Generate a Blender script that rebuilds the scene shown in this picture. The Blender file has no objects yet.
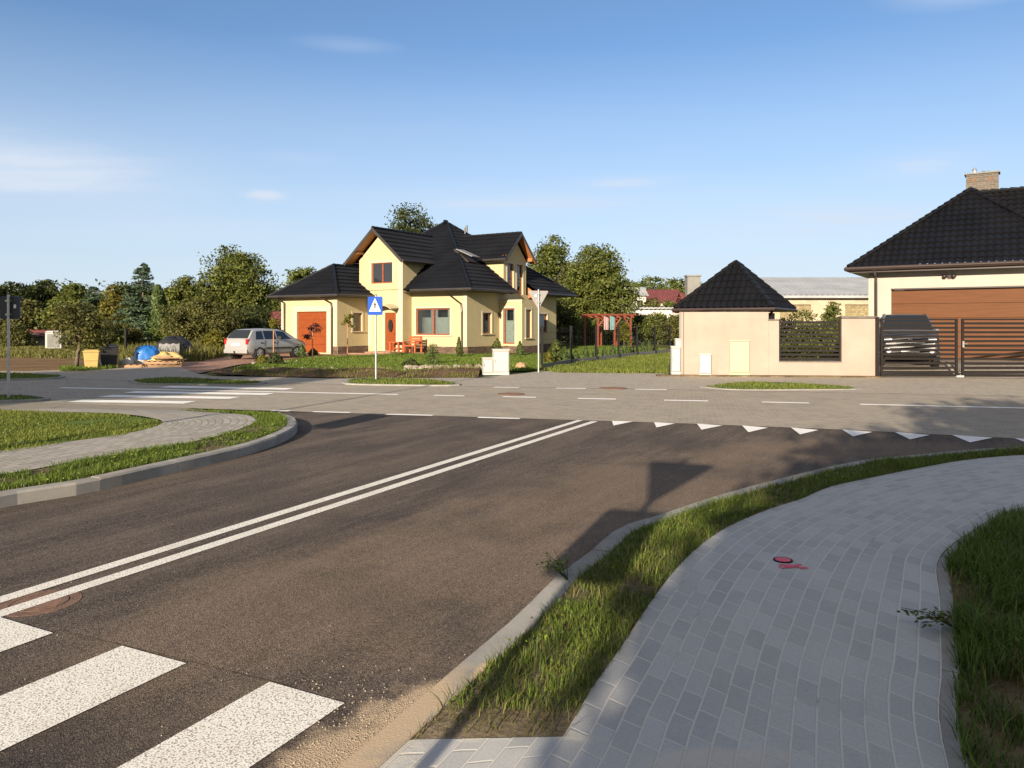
import bpy, math, random
import numpy as np
from mathutils import Vector, Matrix

random.seed(7)
RNG = np.random.default_rng(11)
sc = bpy.context.scene
COL = sc.collection
PI = math.pi
F, CX, HZ, H = 769.0, 512.0, 325.0, 1.65      # lens and eye height, from the photograph's perspective
SAZ = math.radians(20.5)                      # compass of the light's travel, right of straight ahead
SEL = math.radians(16.8)                      # sun elevation
SD = (math.sin(SAZ), math.cos(SAZ))


def gp(px, py, z=0.0):
    """ground point at height z seen at a photo position"""
    Y = (H - z) * F / (py - HZ)
    return ((px - CX) / F * Y, Y)


# ------------------------------------------------------------------ materials
def _nt(name):
    m = bpy.data.materials.new(name)
    m.use_nodes = True
    nt = m.node_tree
    b = nt.nodes['Principled BSDF']
    return m, nt, b


def N(nt, t, **kw):
    n = nt.nodes.new(t)
    for k, v in kw.items():
        if k.startswith('i_'):
            n.inputs[k[2:].replace('_', ' ')].default_value = v
        else:
            setattr(n, k, v)
    return n


def noise(nt, vec, scale, detail=4.0, rough=0.55):
    n = N(nt, 'ShaderNodeTexNoise')
    n.inputs['Scale'].default_value = scale
    n.inputs['Detail'].default_value = detail
    n.inputs['Roughness'].default_value = rough
    nt.links.new(vec, n.inputs['Vector'])
    return n.outputs['Fac']


def ramp(nt, fac, stops):
    r = N(nt, 'ShaderNodeValToRGB')
    el = r.color_ramp.elements
    while len(el) < len(stops):
        el.new(0.5)
    for e, (p, c) in zip(el, stops):
        e.position = p
        e.color = c if len(c) == 4 else (*c, 1)
    nt.links.new(fac, r.inputs['Fac'])
    return r.outputs['Color']


def mixc(nt, fac, a, b, mode='MIX'):
    m = N(nt, 'ShaderNodeMix', data_type='RGBA', blend_type=mode)
    if isinstance(fac, (int, float)):
        m.inputs[0].default_value = fac
    else:
        nt.links.new(fac, m.inputs[0])
    for i, v in ((6, a), (7, b)):
        if isinstance(v, tuple):
            m.inputs[i].default_value = v if len(v) == 4 else (*v, 1)
        else:
            nt.links.new(v, m.inputs[i])
    return m.outputs[2]


def math_(nt, op, a, b=None, c=None, clamp=False):
    m = N(nt, 'ShaderNodeMath', operation=op)
    m.use_clamp = clamp
    for i, v in enumerate((a, b, c)):
        if v is None:
            continue
        if isinstance(v, (int, float)):
            m.inputs[i].default_value = v
        else:
            nt.links.new(v, m.inputs[i])
    return m.outputs[0]


def bump(nt, b, height, strength=0.3, dist=0.01):
    n = N(nt, 'ShaderNodeBump')
    n.inputs['Strength'].default_value = strength
    n.inputs['Distance'].default_value = dist
    nt.links.new(height, n.inputs['Height'])
    nt.links.new(n.outputs['Normal'], b.inputs['Normal'])


def obj_coord(nt, geo=False):
    if geo:
        return N(nt, 'ShaderNodeNewGeometry').outputs['Position']
    return N(nt, 'ShaderNodeTexCoord').outputs['Object']


def plain(name, col, rough=0.6, var=0.12, scale=3.0, metal=0.0, bmp=0.0, bscale=60.0, spec=None, dirt=None):
    """a colour with a little broad and fine variation"""
    m, nt, b = _nt(name)
    v = obj_coord(nt)
    n1 = noise(nt, v, scale, 5)
    lo = tuple(c * (1 - var) for c in col)
    hi = tuple(min(1, c * (1 + var)) for c in col)
    c = ramp(nt, n1, [(0.3, lo), (0.7, hi)])
    if dirt:
        n3 = noise(nt, v, 1.7, 6, 0.65)
        f = ramp(nt, n3, [(0.52, (0, 0, 0)), (0.72, (0.55, 0.55, 0.55))])
        c = mixc(nt, f, c, dirt)
    nt.links.new(c, b.inputs['Base Color'])
    b.inputs['Roughness'].default_value = rough
    b.inputs['Metallic'].default_value = metal
    if spec is not None:
        b.inputs['Specular IOR Level'].default_value = spec
    if bmp:
        bump(nt, b, noise(nt, v, bscale, 3), bmp, 0.01)
    return m


def ellipse_mask(nt, pos, ells, nscale=3.0, namp=0.9):
    """soft irregular patches: ells = (cx, cy, rx, ry, angle)"""
    tot = None
    ns = noise(nt, pos, nscale, 6, 0.65)
    for (cx, cy, rx, ry, a) in ells:
        mp = N(nt, 'ShaderNodeMapping', vector_type='TEXTURE')
        mp.inputs['Location'].default_value = (cx, cy, 0)
        mp.inputs['Rotation'].default_value = (0, 0, a)
        mp.inputs['Scale'].default_value = (rx, ry, 1000)
        nt.links.new(pos, mp.inputs['Vector'])
        ln = N(nt, 'ShaderNodeVectorMath', operation='LENGTH')
        nt.links.new(mp.outputs[0], ln.inputs[0])
        d = math_(nt, 'SUBTRACT', 1.0, ln.outputs['Value'])
        d = math_(nt, 'MULTIPLY_ADD', math_(nt, 'SUBTRACT', ns, 0.5), namp * 2, d)
        d = math_(nt, 'MULTIPLY', d, 2.2, clamp=True)
        tot = d if tot is None else math_(nt, 'MAXIMUM', tot, d)
    return tot


SAND = (0.46, 0.35, 0.235)
SAND_SPOTS = [(-0.72, 2.75, 0.85, 0.30, math.radians(64)), (-0.42, 3.28, 0.42, 0.17, math.radians(62)),
              (-0.14, 3.16, 0.20, 0.13, math.radians(-30)), (0.16, 3.12, 0.24, 0.06, math.radians(-25)),
              (0.80, 2.90, 0.40, 0.10, 0.05),
              (1.75, 6.45, 0.5, 0.16, math.radians(42)), (-0.13, 3.62, 0.16, 0.05, math.radians(62))]


def asphalt_mat():
    m, nt, b = _nt('asphalt')
    v = obj_coord(nt)
    # grain
    g = N(nt, 'ShaderNodeTexVoronoi')
    g.inputs['Scale'].default_value = 140
    nt.links.new(v, g.inputs['Vector'])
    fine = noise(nt, v, 240, 2)
    # tyre-dust streaks running with the road
    mp = N(nt, 'ShaderNodeMapping', vector_type='TEXTURE')
    mp.inputs['Rotation'].default_value = (0, 0, math.radians(-27))
    mp.inputs['Scale'].default_value = (0.7, 5.0, 1)
    nt.links.new(v, mp.inputs['Vector'])
    st = noise(nt, mp.outputs[0], 1.6, 6, 0.6)
    mp2 = N(nt, 'ShaderNodeMapping', vector_type='TEXTURE')
    mp2.inputs['Rotation'].default_value = (0, 0, math.radians(-30))
    mp2.inputs['Scale'].default_value = (0.17, 2.2, 1)
    nt.links.new(v, mp2.inputs['Vector'])
    st2 = noise(nt, mp2.outputs[0], 2.2, 5, 0.6)
    blot = noise(nt, v, 0.7, 5, 0.6)
    base = ramp(nt, g.outputs['Color'], [(0.15, (0.028, 0.022, 0.0185)), (0.85, (0.115, 0.090, 0.073))])
    dust = mixc(nt, ramp(nt, st, [(0.40, (0, 0, 0)), (0.66, (0.7, 0.7, 0.7))]), base, (0.155, 0.118, 0.092))
    dust = mixc(nt, ramp(nt, st2, [(0.48, (0, 0, 0)), (0.72, (0.45, 0.45, 0.45))]), dust, (0.175, 0.14, 0.11))
    # dusty half of the lane towards the right kerb
    lane = ellipse_mask(nt, v, [(0.9, 7.0, 1.5, 5.0, math.radians(-33)), (4.6, 10.2, 2.6, 1.0, math.radians(0)), (-1.2, 4.8, 0.9, 2.2, math.radians(-26))], 1.3, 0.7)
    dust = mixc(nt, math_(nt, 'MULTIPLY', lane, 0.5), dust, (0.22, 0.16, 0.11))
    dark = ellipse_mask(nt, v, [(-2.5, 2.2, 4.0, 1.6, math.radians(-26))], 1.0, 0.25)
    dust = mixc(nt, math_(nt, 'MULTIPLY', dark, 0.6), dust, (0.030, 0.025, 0.024))
    dust = mixc(nt, ramp(nt, blot, [(0.30, (0.6, 0.6, 0.6)), (0.50, (0, 0, 0))]), dust, (0.05, 0.041, 0.036))
    gc_ = ramp(nt, g.outputs['Color'], [(0.10, (0.14, 0.14, 0.14)), (0.9, (0.86, 0.86, 0.86))])
    dust = mixc(nt, 0.62, dust, gc_, 'OVERLAY')
    dust = mixc(nt, 0.5, dust, ramp(nt, fine, [(0.3, (0.2, 0.2, 0.2)), (0.7, (0.8, 0.8, 0.8))]), 'OVERLAY')
    sm = ellipse_mask(nt, v, SAND_SPOTS, 5.0, 0.8)
    c = mixc(nt, sm, dust, mixc(nt, fine, tuple(s * 0.8 for s in SAND), tuple(s * 1.15 for s in SAND)))
    # loose pale specks
    sp = N(nt, 'ShaderNodeTexVoronoi')
    sp.inputs['Scale'].default_value = 9
    nt.links.new(v, sp.inputs['Vector'])
    spk = ramp(nt, sp.outputs['Distance'], [(0.03, (1, 1, 1)), (0.05, (0, 0, 0))])
    c = mixc(nt, math_(nt, 'MULTIPLY', spk, 0.5), c, (0.5, 0.46, 0.4))
    nt.links.new(c, b.inputs['Base Color'])
    b.inputs['Roughness'].default_value = 0.85
    b.inputs['Specular IOR Level'].default_value = 0.25
    hgt = math_(nt, 'MULTIPLY_ADD', g.outputs['Distance'], 1.0, fine)
    bump(nt, b, hgt, 0.9, 0.008)
    return m


def paint_mat():
    m, nt, b = _nt('road_paint')
    v = obj_coord(nt)
    vo = N(nt, 'ShaderNodeTexVoronoi')
    vo.inputs['Scale'].default_value = 120
    nt.links.new(v, vo.inputs['Vector'])
    fine = noise(nt, v, 210, 3)
    pit = math_(nt, 'MULTIPLY_ADD', fine, 0.7, vo.outputs['Distance'])
    wear = noise(nt, v, 2.5, 5, 0.6)
    c = ramp(nt, pit, [(0.72, (0.80, 0.78, 0.72)), (1.02, (0.62, 0.58, 0.51)), (1.16, (0.30, 0.26, 0.22))])
    c = mixc(nt, ramp(nt, wear, [(0.5, (0, 0, 0)), (0.8, (0.35, 0.35, 0.35))]), c, (0.40, 0.34, 0.27))
    nt.links.new(c, b.inputs['Base Color'])
    b.inputs['Roughness'].default_value = 0.75
    bump(nt, b, pit, -0.7, 0.008)
    return m


def paver_mat(name, cols, joint, bw=0.2, bh=0.1, mortar=0.006, rot=0.0, uv=False, sand=None, stain=0.25, jointvar=True, wall=False, msm=0.35, edge=False):
    m, nt, b = _nt(name)
    tc = N(nt, 'ShaderNodeTexCoord')
    obj = tc.outputs['Object']
    if uv:
        vec = tc.outputs['UV']
    elif wall:
        sp_ = N(nt, 'ShaderNodeSeparateXYZ')
        nt.links.new(obj, sp_.inputs[0])
        cb_ = N(nt, 'ShaderNodeCombineXYZ')
        nt.links.new(math_(nt, 'ADD', sp_.outputs[0], sp_.outputs[1]), cb_.inputs[0])
        nt.links.new(sp_.outputs[2], cb_.inputs[1])
        vec = cb_.outputs[0]
    else:
        mp = N(nt, 'ShaderNodeMapping')
        mp.inputs['Rotation'].default_value = (0, 0, rot)
        nt.links.new(obj, mp.inputs['Vector'])
        vec = mp.outputs[0]
    # a little wobble so courses are not ruler-straight
    wn = N(nt, 'ShaderNodeTexNoise')
    wn.inputs['Scale'].default_value = 2.5
    nt.links.new(vec, wn.inputs['Vector'])
    wob = N(nt, 'ShaderNodeVectorMath', operation='MULTIPLY_ADD')
    nt.links.new(wn.outputs['Color'], wob.inputs[0])
    wob.inputs[1].default_value = (0.007, 0.004, 0)
    nt.links.new(vec, wob.inputs[2])
    br = N(nt, 'ShaderNodeTexBrick')
    br.offset = 0.5
    br.inputs['Color1'].default_value = (0, 0, 0, 1)
    br.inputs['Color2'].default_value = (1, 1, 1, 1)
    br.inputs['Mortar'].default_value = (0.5, 0.5, 0.5, 1)
    br.inputs['Scale'].default_value = 1.0
    br.inputs['Mortar Size'].default_value = mortar
    br.inputs['Mortar Smooth'].default_value = msm
    br.inputs['Brick Width'].default_value = bw
    br.inputs['Row Height'].default_value = bh
    nt.links.new(wob.outputs[0], br.inputs['Vector'])
    c = ramp(nt, br.outputs['Color'], [(0.0, cols[0]), (0.5, cols[1]), (1.0, cols[2])])
    n1 = noise(nt, obj, 1.1, 6, 0.6)
    c = mixc(nt, ramp(nt, n1, [(0.42, (0, 0, 0)), (0.75, (stain * 2, stain * 2, stain * 2))]), c, joint)
    n2 = noise(nt, obj, 90, 3)
    c = mixc(nt, 0.35, c, ramp(nt, n2, [(0.25, (0.35, 0.35, 0.35)), (0.75, (0.65, 0.65, 0.65))]), 'OVERLAY')
    jf = br.outputs['Fac']
    if jointvar:
        n4 = noise(nt, obj, 3.5, 4)
        jd = ramp(nt, n4, [(0.25, tuple(j * 0.5 for j in joint)), (0.42, joint)])
    else:
        jd = joint
    if edge:
        c = mixc(nt, ramp(nt, jf, [(0.02, (0, 0, 0)), (0.30, (0.35, 0.35, 0.35)), (0.5, (0, 0, 0))]), c, (0.17, 0.165, 0.155))
        c = mixc(nt, ramp(nt, jf, [(0.38, (0, 0, 0)), (0.75, (1, 1, 1))]), c, jd)
    else:
        c = mixc(nt, jf, c, jd)
    hgt = math_(nt, 'SUBTRACT', 1.0, jf)
    if sand:
        sm = ellipse_mask(nt, obj, sand, 6.0, 0.9)
        c = mixc(nt, math_(nt, 'MULTIPLY', sm, 0.8), c, mixc(nt, n2, (0.42, 0.385, 0.33), (0.56, 0.52, 0.455)))
        hgt = math_(nt, 'MULTIPLY_ADD', sm, 0.6, hgt)
    nt.links.new(c, b.inputs['Base Color'])
    b.inputs['Roughness'].default_value = 0.8
    b.inputs['Specular IOR Level'].default_value = 0.3
    hgt = math_(nt, 'MULTIPLY_ADD', n2, 0.15, hgt)
    bump(nt, b, hgt, 0.6, 0.006)
    return m


def sandy_concrete():
    m, nt, b = _nt('kerb_concrete')
    v = obj_coord(nt)
    n1 = noise(nt, v, 3.0, 6, 0.6)
    n2 = noise(nt, v, 110, 3)
    c = ramp(nt, n1, [(0.3, (0.20, 0.192, 0.178)), (0.55, (0.265, 0.256, 0.238)), (0.75, (0.32, 0.31, 0.285))])
    c = mixc(nt, 0.4, c, ramp(nt, n2, [(0.25, (0.32, 0.32, 0.32)), (0.75, (0.68, 0.68, 0.68))]), 'OVERLAY')
    n3 = noise(nt, v, 1.3, 7, 0.7)
    c = mixc(nt, ramp(nt, n3, [(0.5, (0, 0, 0)), (0.7, (0.6, 0.6, 0.6))]), c, (0.27, 0.22, 0.155))
    sm = ellipse_mask(nt, v, SAND_SPOTS, 5.0, 0.7)
    c = mixc(nt, sm, c, mixc(nt, n2, tuple(s * 0.8 for s in SAND), tuple(s * 1.1 for s in SAND)))
    nt.links.new(c, b.inputs['Base Color'])
    b.inputs['Roughness'].default_value = 0.88
    b.inputs['Specular IOR Level'].default_value = 0.25
    bump(nt, b, n2, 0.35, 0.006)
    return m


def soil_mat(name, stops, scale=0.6, bmp=0.6):
    m, nt, b = _nt(name)
    v = obj_coord(nt)
    n1 = noise(nt, v, scale, 8, 0.65)
    n2 = noise(nt, v, scale * 14, 6, 0.7)
    f = math_(nt, 'MULTIPLY_ADD', math_(nt, 'SUBTRACT', n2, 0.5), 0.6, n1)
    nt.links.new(ramp(nt, f, stops), b.inputs['Base Color'])
    b.inputs['Roughness'].default_value = 0.95
    b.inputs['Specular IOR Level'].default_value = 0.1
    bump(nt, b, n2, bmp, 0.05)
    return m


def leaf_mat(name, dark, light, trans=0.35, rough=0.55):
    """foliage: each leaf's own tint comes from the mesh, plus light through the blade"""
    m, nt, b = _nt(name)
    at = N(nt, 'ShaderNodeAttribute', attribute_name='tint')
    c = ramp(nt, at.outputs['Fac'], [(0.0, dark), (1.0, light)])
    nt.links.new(c, b.inputs['Base Color'])
    b.inputs['Roughness'].default_value = rough
    b.inputs['Specular IOR Level'].default_value = 0.25
    tr = N(nt, 'ShaderNodeBsdfTranslucent')
    tc = mixc(nt, 0.5, c, (0.5, 0.6, 0.05), 'OVERLAY')
    nt.links.new(tc, tr.inputs['Color'])
    mx = N(nt, 'ShaderNodeMixShader')
    mx.inputs[0].default_value = trans
    nt.links.new(b.outputs[0], mx.inputs[1])
    nt.links.new(tr.outputs[0], mx.inputs[2])
    nt.links.new(mx.outputs[0], nt.nodes['Material Output'].inputs['Surface'])
    return m


def glass_mat(name, tint=(0.02, 0.025, 0.03), opaque=0.25):
    m, nt, b = _nt(name)
    b.inputs['Base Color'].default_value = (*tint, 1)
    b.inputs['Roughness'].default_value = 0.04
    b.inputs['Specular IOR Level'].default_value = 0.8
    tr = N(nt, 'ShaderNodeBsdfTransparent')
    tr.inputs['Color'].default_value = (0.8, 0.85, 0.85, 1)
    fr = N(nt, 'ShaderNodeFresnel')
    fr.inputs['IOR'].default_value = 1.6
    f = math_(nt, 'ADD', fr.outputs[0], opaque, clamp=True)
    mx = N(nt, 'ShaderNodeMixShader')
    nt.links.new(f, mx.inputs[0])
    nt.links.new(tr.outputs[0], mx.inputs[1])
    nt.links.new(b.outputs[0], mx.inputs[2])
    nt.links.new(mx.outputs[0], nt.nodes['Material Output'].inputs['Surface'])
    return m


def wood_mat(name, a, bcol, scale=(2, 30, 30), rough=0.5, spec=0.4):
    m, nt, b = _nt(name)
    v = obj_coord(nt)
    mp = N(nt, 'ShaderNodeMapping')
    mp.inputs['Scale'].default_value = scale
    nt.links.new(v, mp.inputs['Vector'])
    n1 = noise(nt, mp.outputs[0], 1.0, 6, 0.6)
    nt.links.new(ramp(nt, n1, [(0.3, a), (0.7, bcol)]), b.inputs['Base Color'])
    b.inputs['Roughness'].default_value = rough
    b.inputs['Specular IOR Level'].default_value = spec
    return m


M = {}
M['asphalt'] = asphalt_mat()
M['paint'] = paint_mat()
M['path'] = paver_mat('path_pavers', [(0.33, 0.33, 0.325), (0.375, 0.372, 0.364), (0.425, 0.42, 0.41)], (0.52, 0.495, 0.45), uv=True,
                      sand=SAND_SPOTS, stain=0.22, mortar=0.0078, msm=0.5)
M['path2'] = paver_mat('island_path_pavers', [(0.27, 0.25, 0.22), (0.32, 0.30, 0.265), (0.38, 0.355, 0.315)], (0.22, 0.19, 0.145), uv=True, stain=0.15, mortar=0.010)
MAINROT = math.radians(13)
M['mainroad'] = paver_mat('road_pavers', [(0.215, 0.187, 0.152), (0.26, 0.228, 0.188), (0.31, 0.275, 0.228)], (0.35, 0.30, 0.225), rot=MAINROT, stain=0.35, mortar=0.012)
M['farwalk'] = paver_mat('far_pavement_pavers', [(0.26, 0.23, 0.19), (0.30, 0.268, 0.225), (0.34, 0.305, 0.26)], (0.35, 0.30, 0.235), rot=MAINROT + PI / 2, stain=0.35, mortar=0.01)
M['redpave'] = paver_mat('red_drive_pavers', [(0.20, 0.095, 0.065), (0.27, 0.135, 0.09), (0.33, 0.18, 0.125)], (0.3, 0.2, 0.14), rot=math.radians(32), stain=0.25, mortar=0.01)
M['paint2'] = plain('clean_road_paint', (0.78, 0.76, 0.72), 0.7, 0.08, 2, dirt=(0.55, 0.50, 0.43))
M['kerb'] = sandy_concrete() if True else plain('kerb_concrete', (0.36, 0.345, 0.31), 0.85, 0.18, 4, bmp=0.3, bscale=90, dirt=(0.3, 0.24, 0.17))
M['ground'] = soil_mat('meadow_ground', [(0.25, (0.075, 0.055, 0.03)), (0.42, (0.075, 0.085, 0.022)), (0.6, (0.11, 0.12, 0.035)), (0.8, (0.17, 0.14, 0.06))], 0.25)
M['lawn'] = soil_mat('lawn_ground', [(0.25, (0.055, 0.075, 0.018)), (0.5, (0.085, 0.13, 0.024)), (0.8, (0.12, 0.16, 0.035))], 0.5)
M['soil'] = soil_mat('verge_soil', [(0.3, (0.07, 0.052, 0.032)), (0.5, (0.13, 0.10, 0.06)), (0.75, (0.25, 0.19, 0.12))], 1.5)
M['versoil'] = soil_mat('sandy_verge_soil', [(0.3, (0.07, 0.058, 0.032)), (0.5, (0.15, 0.12, 0.075)), (0.75, (0.27, 0.21, 0.14))], 2.2)
M['dirt'] = soil_mat('bare_dirt', [(0.25, (0.055, 0.036, 0.022)), (0.5, (0.115, 0.075, 0.045)), (0.75, (0.19, 0.135, 0.085))], 1.2, 1.0)
M['field'] = soil_mat('field_dirt', [(0.25, (0.10, 0.065, 0.03)), (0.5, (0.17, 0.105, 0.052)), (0.75, (0.22, 0.15, 0.08))], 0.5, 0.8)

M['grass'] = leaf_mat('grass_blades', (0.050, 0.082, 0.014), (0.20, 0.26, 0.042), 0.35)
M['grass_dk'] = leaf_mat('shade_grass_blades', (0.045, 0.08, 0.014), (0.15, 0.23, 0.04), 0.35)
M['grass_isl'] = leaf_mat('island_grass_blades', (0.062, 0.088, 0.016), (0.25, 0.275, 0.055), 0.3)
M['grass_dry'] = leaf_mat('dry_grass_blades', (0.072, 0.080, 0.018), (0.216, 0.188, 0.060), 0.3)
M['leaf_mid'] = leaf_mat('mid_green_leaves', (0.034, 0.053, 0.011), (0.182, 0.196, 0.043))
M['leaf_olive'] = leaf_mat('olive_leaves', (0.034, 0.038, 0.011), (0.175, 0.165, 0.046))
M['leaf_dark'] = leaf_mat('dark_leaves', (0.019, 0.030, 0.009), (0.091, 0.104, 0.030))
M['leaf_yell'] = leaf_mat('yellowish_leaves', (0.068, 0.068, 0.010), (0.208, 0.184, 0.024))
M['leaf_red'] = leaf_mat('purple_leaves', (0.04, 0.012, 0.014), (0.10, 0.03, 0.03))
M['needle_blue'] = leaf_mat('blue_green_needles', (0.022, 0.040, 0.022), (0.105, 0.150, 0.085), 0.15)
M['needle'] = leaf_mat('green_needles', (0.024, 0.043, 0.011), (0.104, 0.146, 0.034), 0.15)
M['needle_gold'] = leaf_mat('golden_needles', (0.068, 0.068, 0.013), (0.254, 0.214, 0.044), 0.2)
M['bark'] = plain('bark', (0.11, 0.085, 0.06), 0.95, 0.3, 9, bmp=0.8, bscale=25)
M['bark_red'] = plain('sapling_bark', (0.40, 0.20, 0.105), 0.85, 0.2, 9)

M['yellow'] = plain('yellow_render', (0.44, 0.365, 0.205), 0.9, 0.05, 2, bmp=0.15, bscale=120)
M['cream'] = plain('cream_trim', (0.46, 0.405, 0.285), 0.85, 0.05, 2)
M['plinth'] = paver_mat('stone_plinth', [(0.075, 0.045, 0.03), (0.12, 0.075, 0.05), (0.17, 0.11, 0.075)], (0.09, 0.07, 0.055), 0.3, 0.12, 0.012, stain=0.1, wall=True)
M['roof'] = plain('black_metal_tile', (0.008, 0.0085, 0.011), 0.42, 0.25, 0.8, spec=0.22)
M['roofr'] = plain('black_roof_tile', (0.007, 0.007, 0.008), 0.38, 0.3, 0.8, spec=0.25)
M['gutter'] = plain('dark_gutter_metal', (0.035, 0.030, 0.028), 0.4, 0.15, 2, spec=0.5)
M['gutterb'] = plain('brown_gutter_metal', (0.030, 0.018, 0.015), 0.35, 0.15, 2, spec=0.5)
M['soffit'] = wood_mat('orange_wood_soffit', (0.30, 0.11, 0.035), (0.40, 0.17, 0.06), (30, 3, 3))
M['soffdk'] = plain('dark_soffit', (0.035, 0.03, 0.03), 0.6)
M['orange'] = plain('orange_wood_door', (0.20, 0.045, 0.010), 0.6, 0.12, 4, spec=0.2)
M['winframe'] = plain('red_brown_window_frame', (0.22, 0.055, 0.025), 0.45, 0.12, 5)
M['glass'] = glass_mat('window_glass', opaque=0.06)
M['curtain'] = plain('net_curtain', (0.62, 0.60, 0.54), 0.9, 0.1, 6)
M['dark'] = plain('dark_interior', (0.02, 0.018, 0.016), 0.9)
M['peach'] = plain('peach_render', (0.345, 0.263, 0.218), 0.92, 0.08, 1.2, bmp=0.12, bscale=120, dirt=(0.28, 0.215, 0.172))
M['ivory'] = plain('ivory_render', (0.37, 0.335, 0.29), 0.92, 0.05, 1.5, bmp=0.12, bscale=120)
M['coping'] = plain('dark_coping', (0.10, 0.085, 0.075), 0.6, 0.2, 4)
M['anthracite'] = plain('anthracite_metal', (0.012, 0.009, 0.008), 0.6, 0.15, 3, spec=0.2)
M['black'] = plain('black_metal', (0.008, 0.008, 0.008), 0.7, 0.15, 3, spec=0.2)
M['woodgate'] = wood_mat('golden_oak_panel', (0.092, 0.036, 0.014), (0.128, 0.051, 0.020), (1.2, 20, 26), 0.6, 0.15)
M['cabwhite'] = plain('grey_white_plastic', (0.40, 0.395, 0.375), 0.5, 0.05, 4, dirt=(0.33, 0.31, 0.27))
M['cabcream'] = plain('cream_plastic', (0.40, 0.36, 0.235), 0.5, 0.05, 4)
M['galv'] = plain('galvanised_steel', (0.42, 0.42, 0.42), 0.45, 0.15, 12, metal=0.7)
M['signback'] = plain('sign_back_grey', (0.30, 0.295, 0.28), 0.5, 0.08, 5, metal=0.3)
M['signdark'] = plain('dark_sign_back', (0.02, 0.022, 0.03), 0.6, 0.1, 5)
M['signblue'] = plain('sign_blue', (0.015, 0.07, 0.36), 0.4, 0.05, 5)
M['signwhite'] = plain('sign_white', (0.62, 0.62, 0.62), 0.4, 0.04, 5)
M['signblack'] = plain('sign_black', (0.012, 0.012, 0.012), 0.4)
M['signred'] = plain('sign_red', (0.55, 0.02, 0.02), 0.4)
M['signyellow'] = plain('sign_yellow', (0.8, 0.6, 0.03), 0.4)
M['car'] = plain('silver_paint', (0.37, 0.365, 0.36), 0.28, 0.03, 2, metal=0.3, spec=0.6)
M['suv'] = plain('graphite_paint', (0.075, 0.076, 0.084), 0.38, 0.05, 2, metal=0.0, spec=0.4)
M['carglass'] = plain('tinted_car_glass', (0.012, 0.014, 0.017), 0.05, 0.1, 2, spec=0.8)
M['tyre'] = plain('tyre_rubber', (0.015, 0.015, 0.015), 0.85)
M['rim'] = plain('alloy_rim', (0.45, 0.45, 0.46), 0.35, 0.05, 3, metal=0.7)
M['trimblack'] = plain('black_plastic', (0.02, 0.02, 0.02), 0.55)
M['chrome'] = plain('chrome', (0.75, 0.75, 0.76), 0.12, 0.02, 3, metal=1.0)
M['lamp_red'] = plain('red_lamp_glass', (0.45, 0.015, 0.012), 0.2, 0.05, 3)
M['lamp_clear'] = plain('clear_lamp_glass', (0.75, 0.77, 0.78), 0.1, 0.05, 3, spec=0.8)
M['plate'] = plain('licence_plate', (0.75, 0.75, 0.73), 0.5, 0.03, 3)
M['binyellow'] = plain('yellow_bin_plastic', (0.42, 0.30, 0.10), 0.55, 0.08, 4)
M['binblack'] = plain('black_bin_plastic', (0.018, 0.018, 0.02), 0.5, 0.08, 4)
M['tarpblue'] = plain('blue_tarpaulin', (0.015, 0.13, 0.42), 0.4, 0.12, 6)
M['tarpblack'] = plain('black_tarpaulin', (0.013, 0.013, 0.015), 0.4, 0.2, 6)
M['sheet'] = plain('grey_plastic_sheet', (0.20, 0.20, 0.20), 0.5, 0.35, 9)
M['pallet'] = wood_mat('raw_pallet_wood', (0.22, 0.13, 0.07), (0.40, 0.25, 0.14), (6, 6, 20), 0.8)
M['sack'] = plain('straw_sack', (0.45, 0.34, 0.13), 0.85, 0.2, 8)
M['stone'] = plain('pale_stone', (0.36, 0.30, 0.23), 0.9, 0.3, 6)
M['redroof'] = plain('red_roof_tile', (0.14, 0.04, 0.032), 0.7, 0.25, 1.2)
M['maroonroof'] = plain('maroon_roof_tile', (0.13, 0.035, 0.035), 0.7, 0.25, 1.2)
M['white'] = plain('white_render', (0.55, 0.52, 0.47), 0.9, 0.06, 1)
M['concrete'] = plain('concrete', (0.19, 0.185, 0.175), 0.9, 0.15, 2, bmp=0.2)
M['greyroof'] = plain('corrugated_grey_roof', (0.30, 0.31, 0.32), 0.6, 0.15, 0.5)
M['brickbeige'] = paver_mat('beige_block_wall', [(0.34, 0.28, 0.19), (0.40, 0.33, 0.235), (0.45, 0.38, 0.28)], (0.42, 0.35, 0.26), 0.5, 0.25, 0.015, stain=0.3, wall=True)
M['boards'] = paver_mat('glass_block', [(0.20, 0.16, 0.08), (0.26, 0.21, 0.11), (0.33, 0.27, 0.15)], (0.16, 0.13, 0.08), 0.25, 0.2, 0.02, stain=0.1, wall=True)
M['chimbrick'] = paver_mat('grey_brown_brick', [(0.075, 0.062, 0.050), (0.10, 0.083, 0.066), (0.13, 0.108, 0.086)], (0.17, 0.145, 0.12), 0.25, 0.085, 0.014, stain=0.1, wall=True)
M['pergola'] = plain('red_stained_wood', (0.20, 0.05, 0.025), 0.6, 0.15, 5)
M['bench'] = plain('red_brown_wood', (0.38, 0.085, 0.03), 0.55, 0.15, 8)
M['cloth_pink'] = plain('pale_pink_cloth', (0.34, 0.21, 0.21), 0.9)
M['cloth_teal'] = plain('pale_teal_cloth', (0.13, 0.24, 0.25), 0.9)
M['rust'] = plain('rusty_iron', (0.15, 0.085, 0.055), 0.85, 0.3, 14, bmp=0.5, bscale=70)
M['pink'] = plain('pink_spray_paint', (0.72, 0.08, 0.12), 0.6, 0.1, 14)


# ------------------------------------------------------------------ mesh helpers
def link(o, parent=None):
    COL.objects.link(o)
    if parent is not None:
        o.parent = parent
    return o


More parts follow.
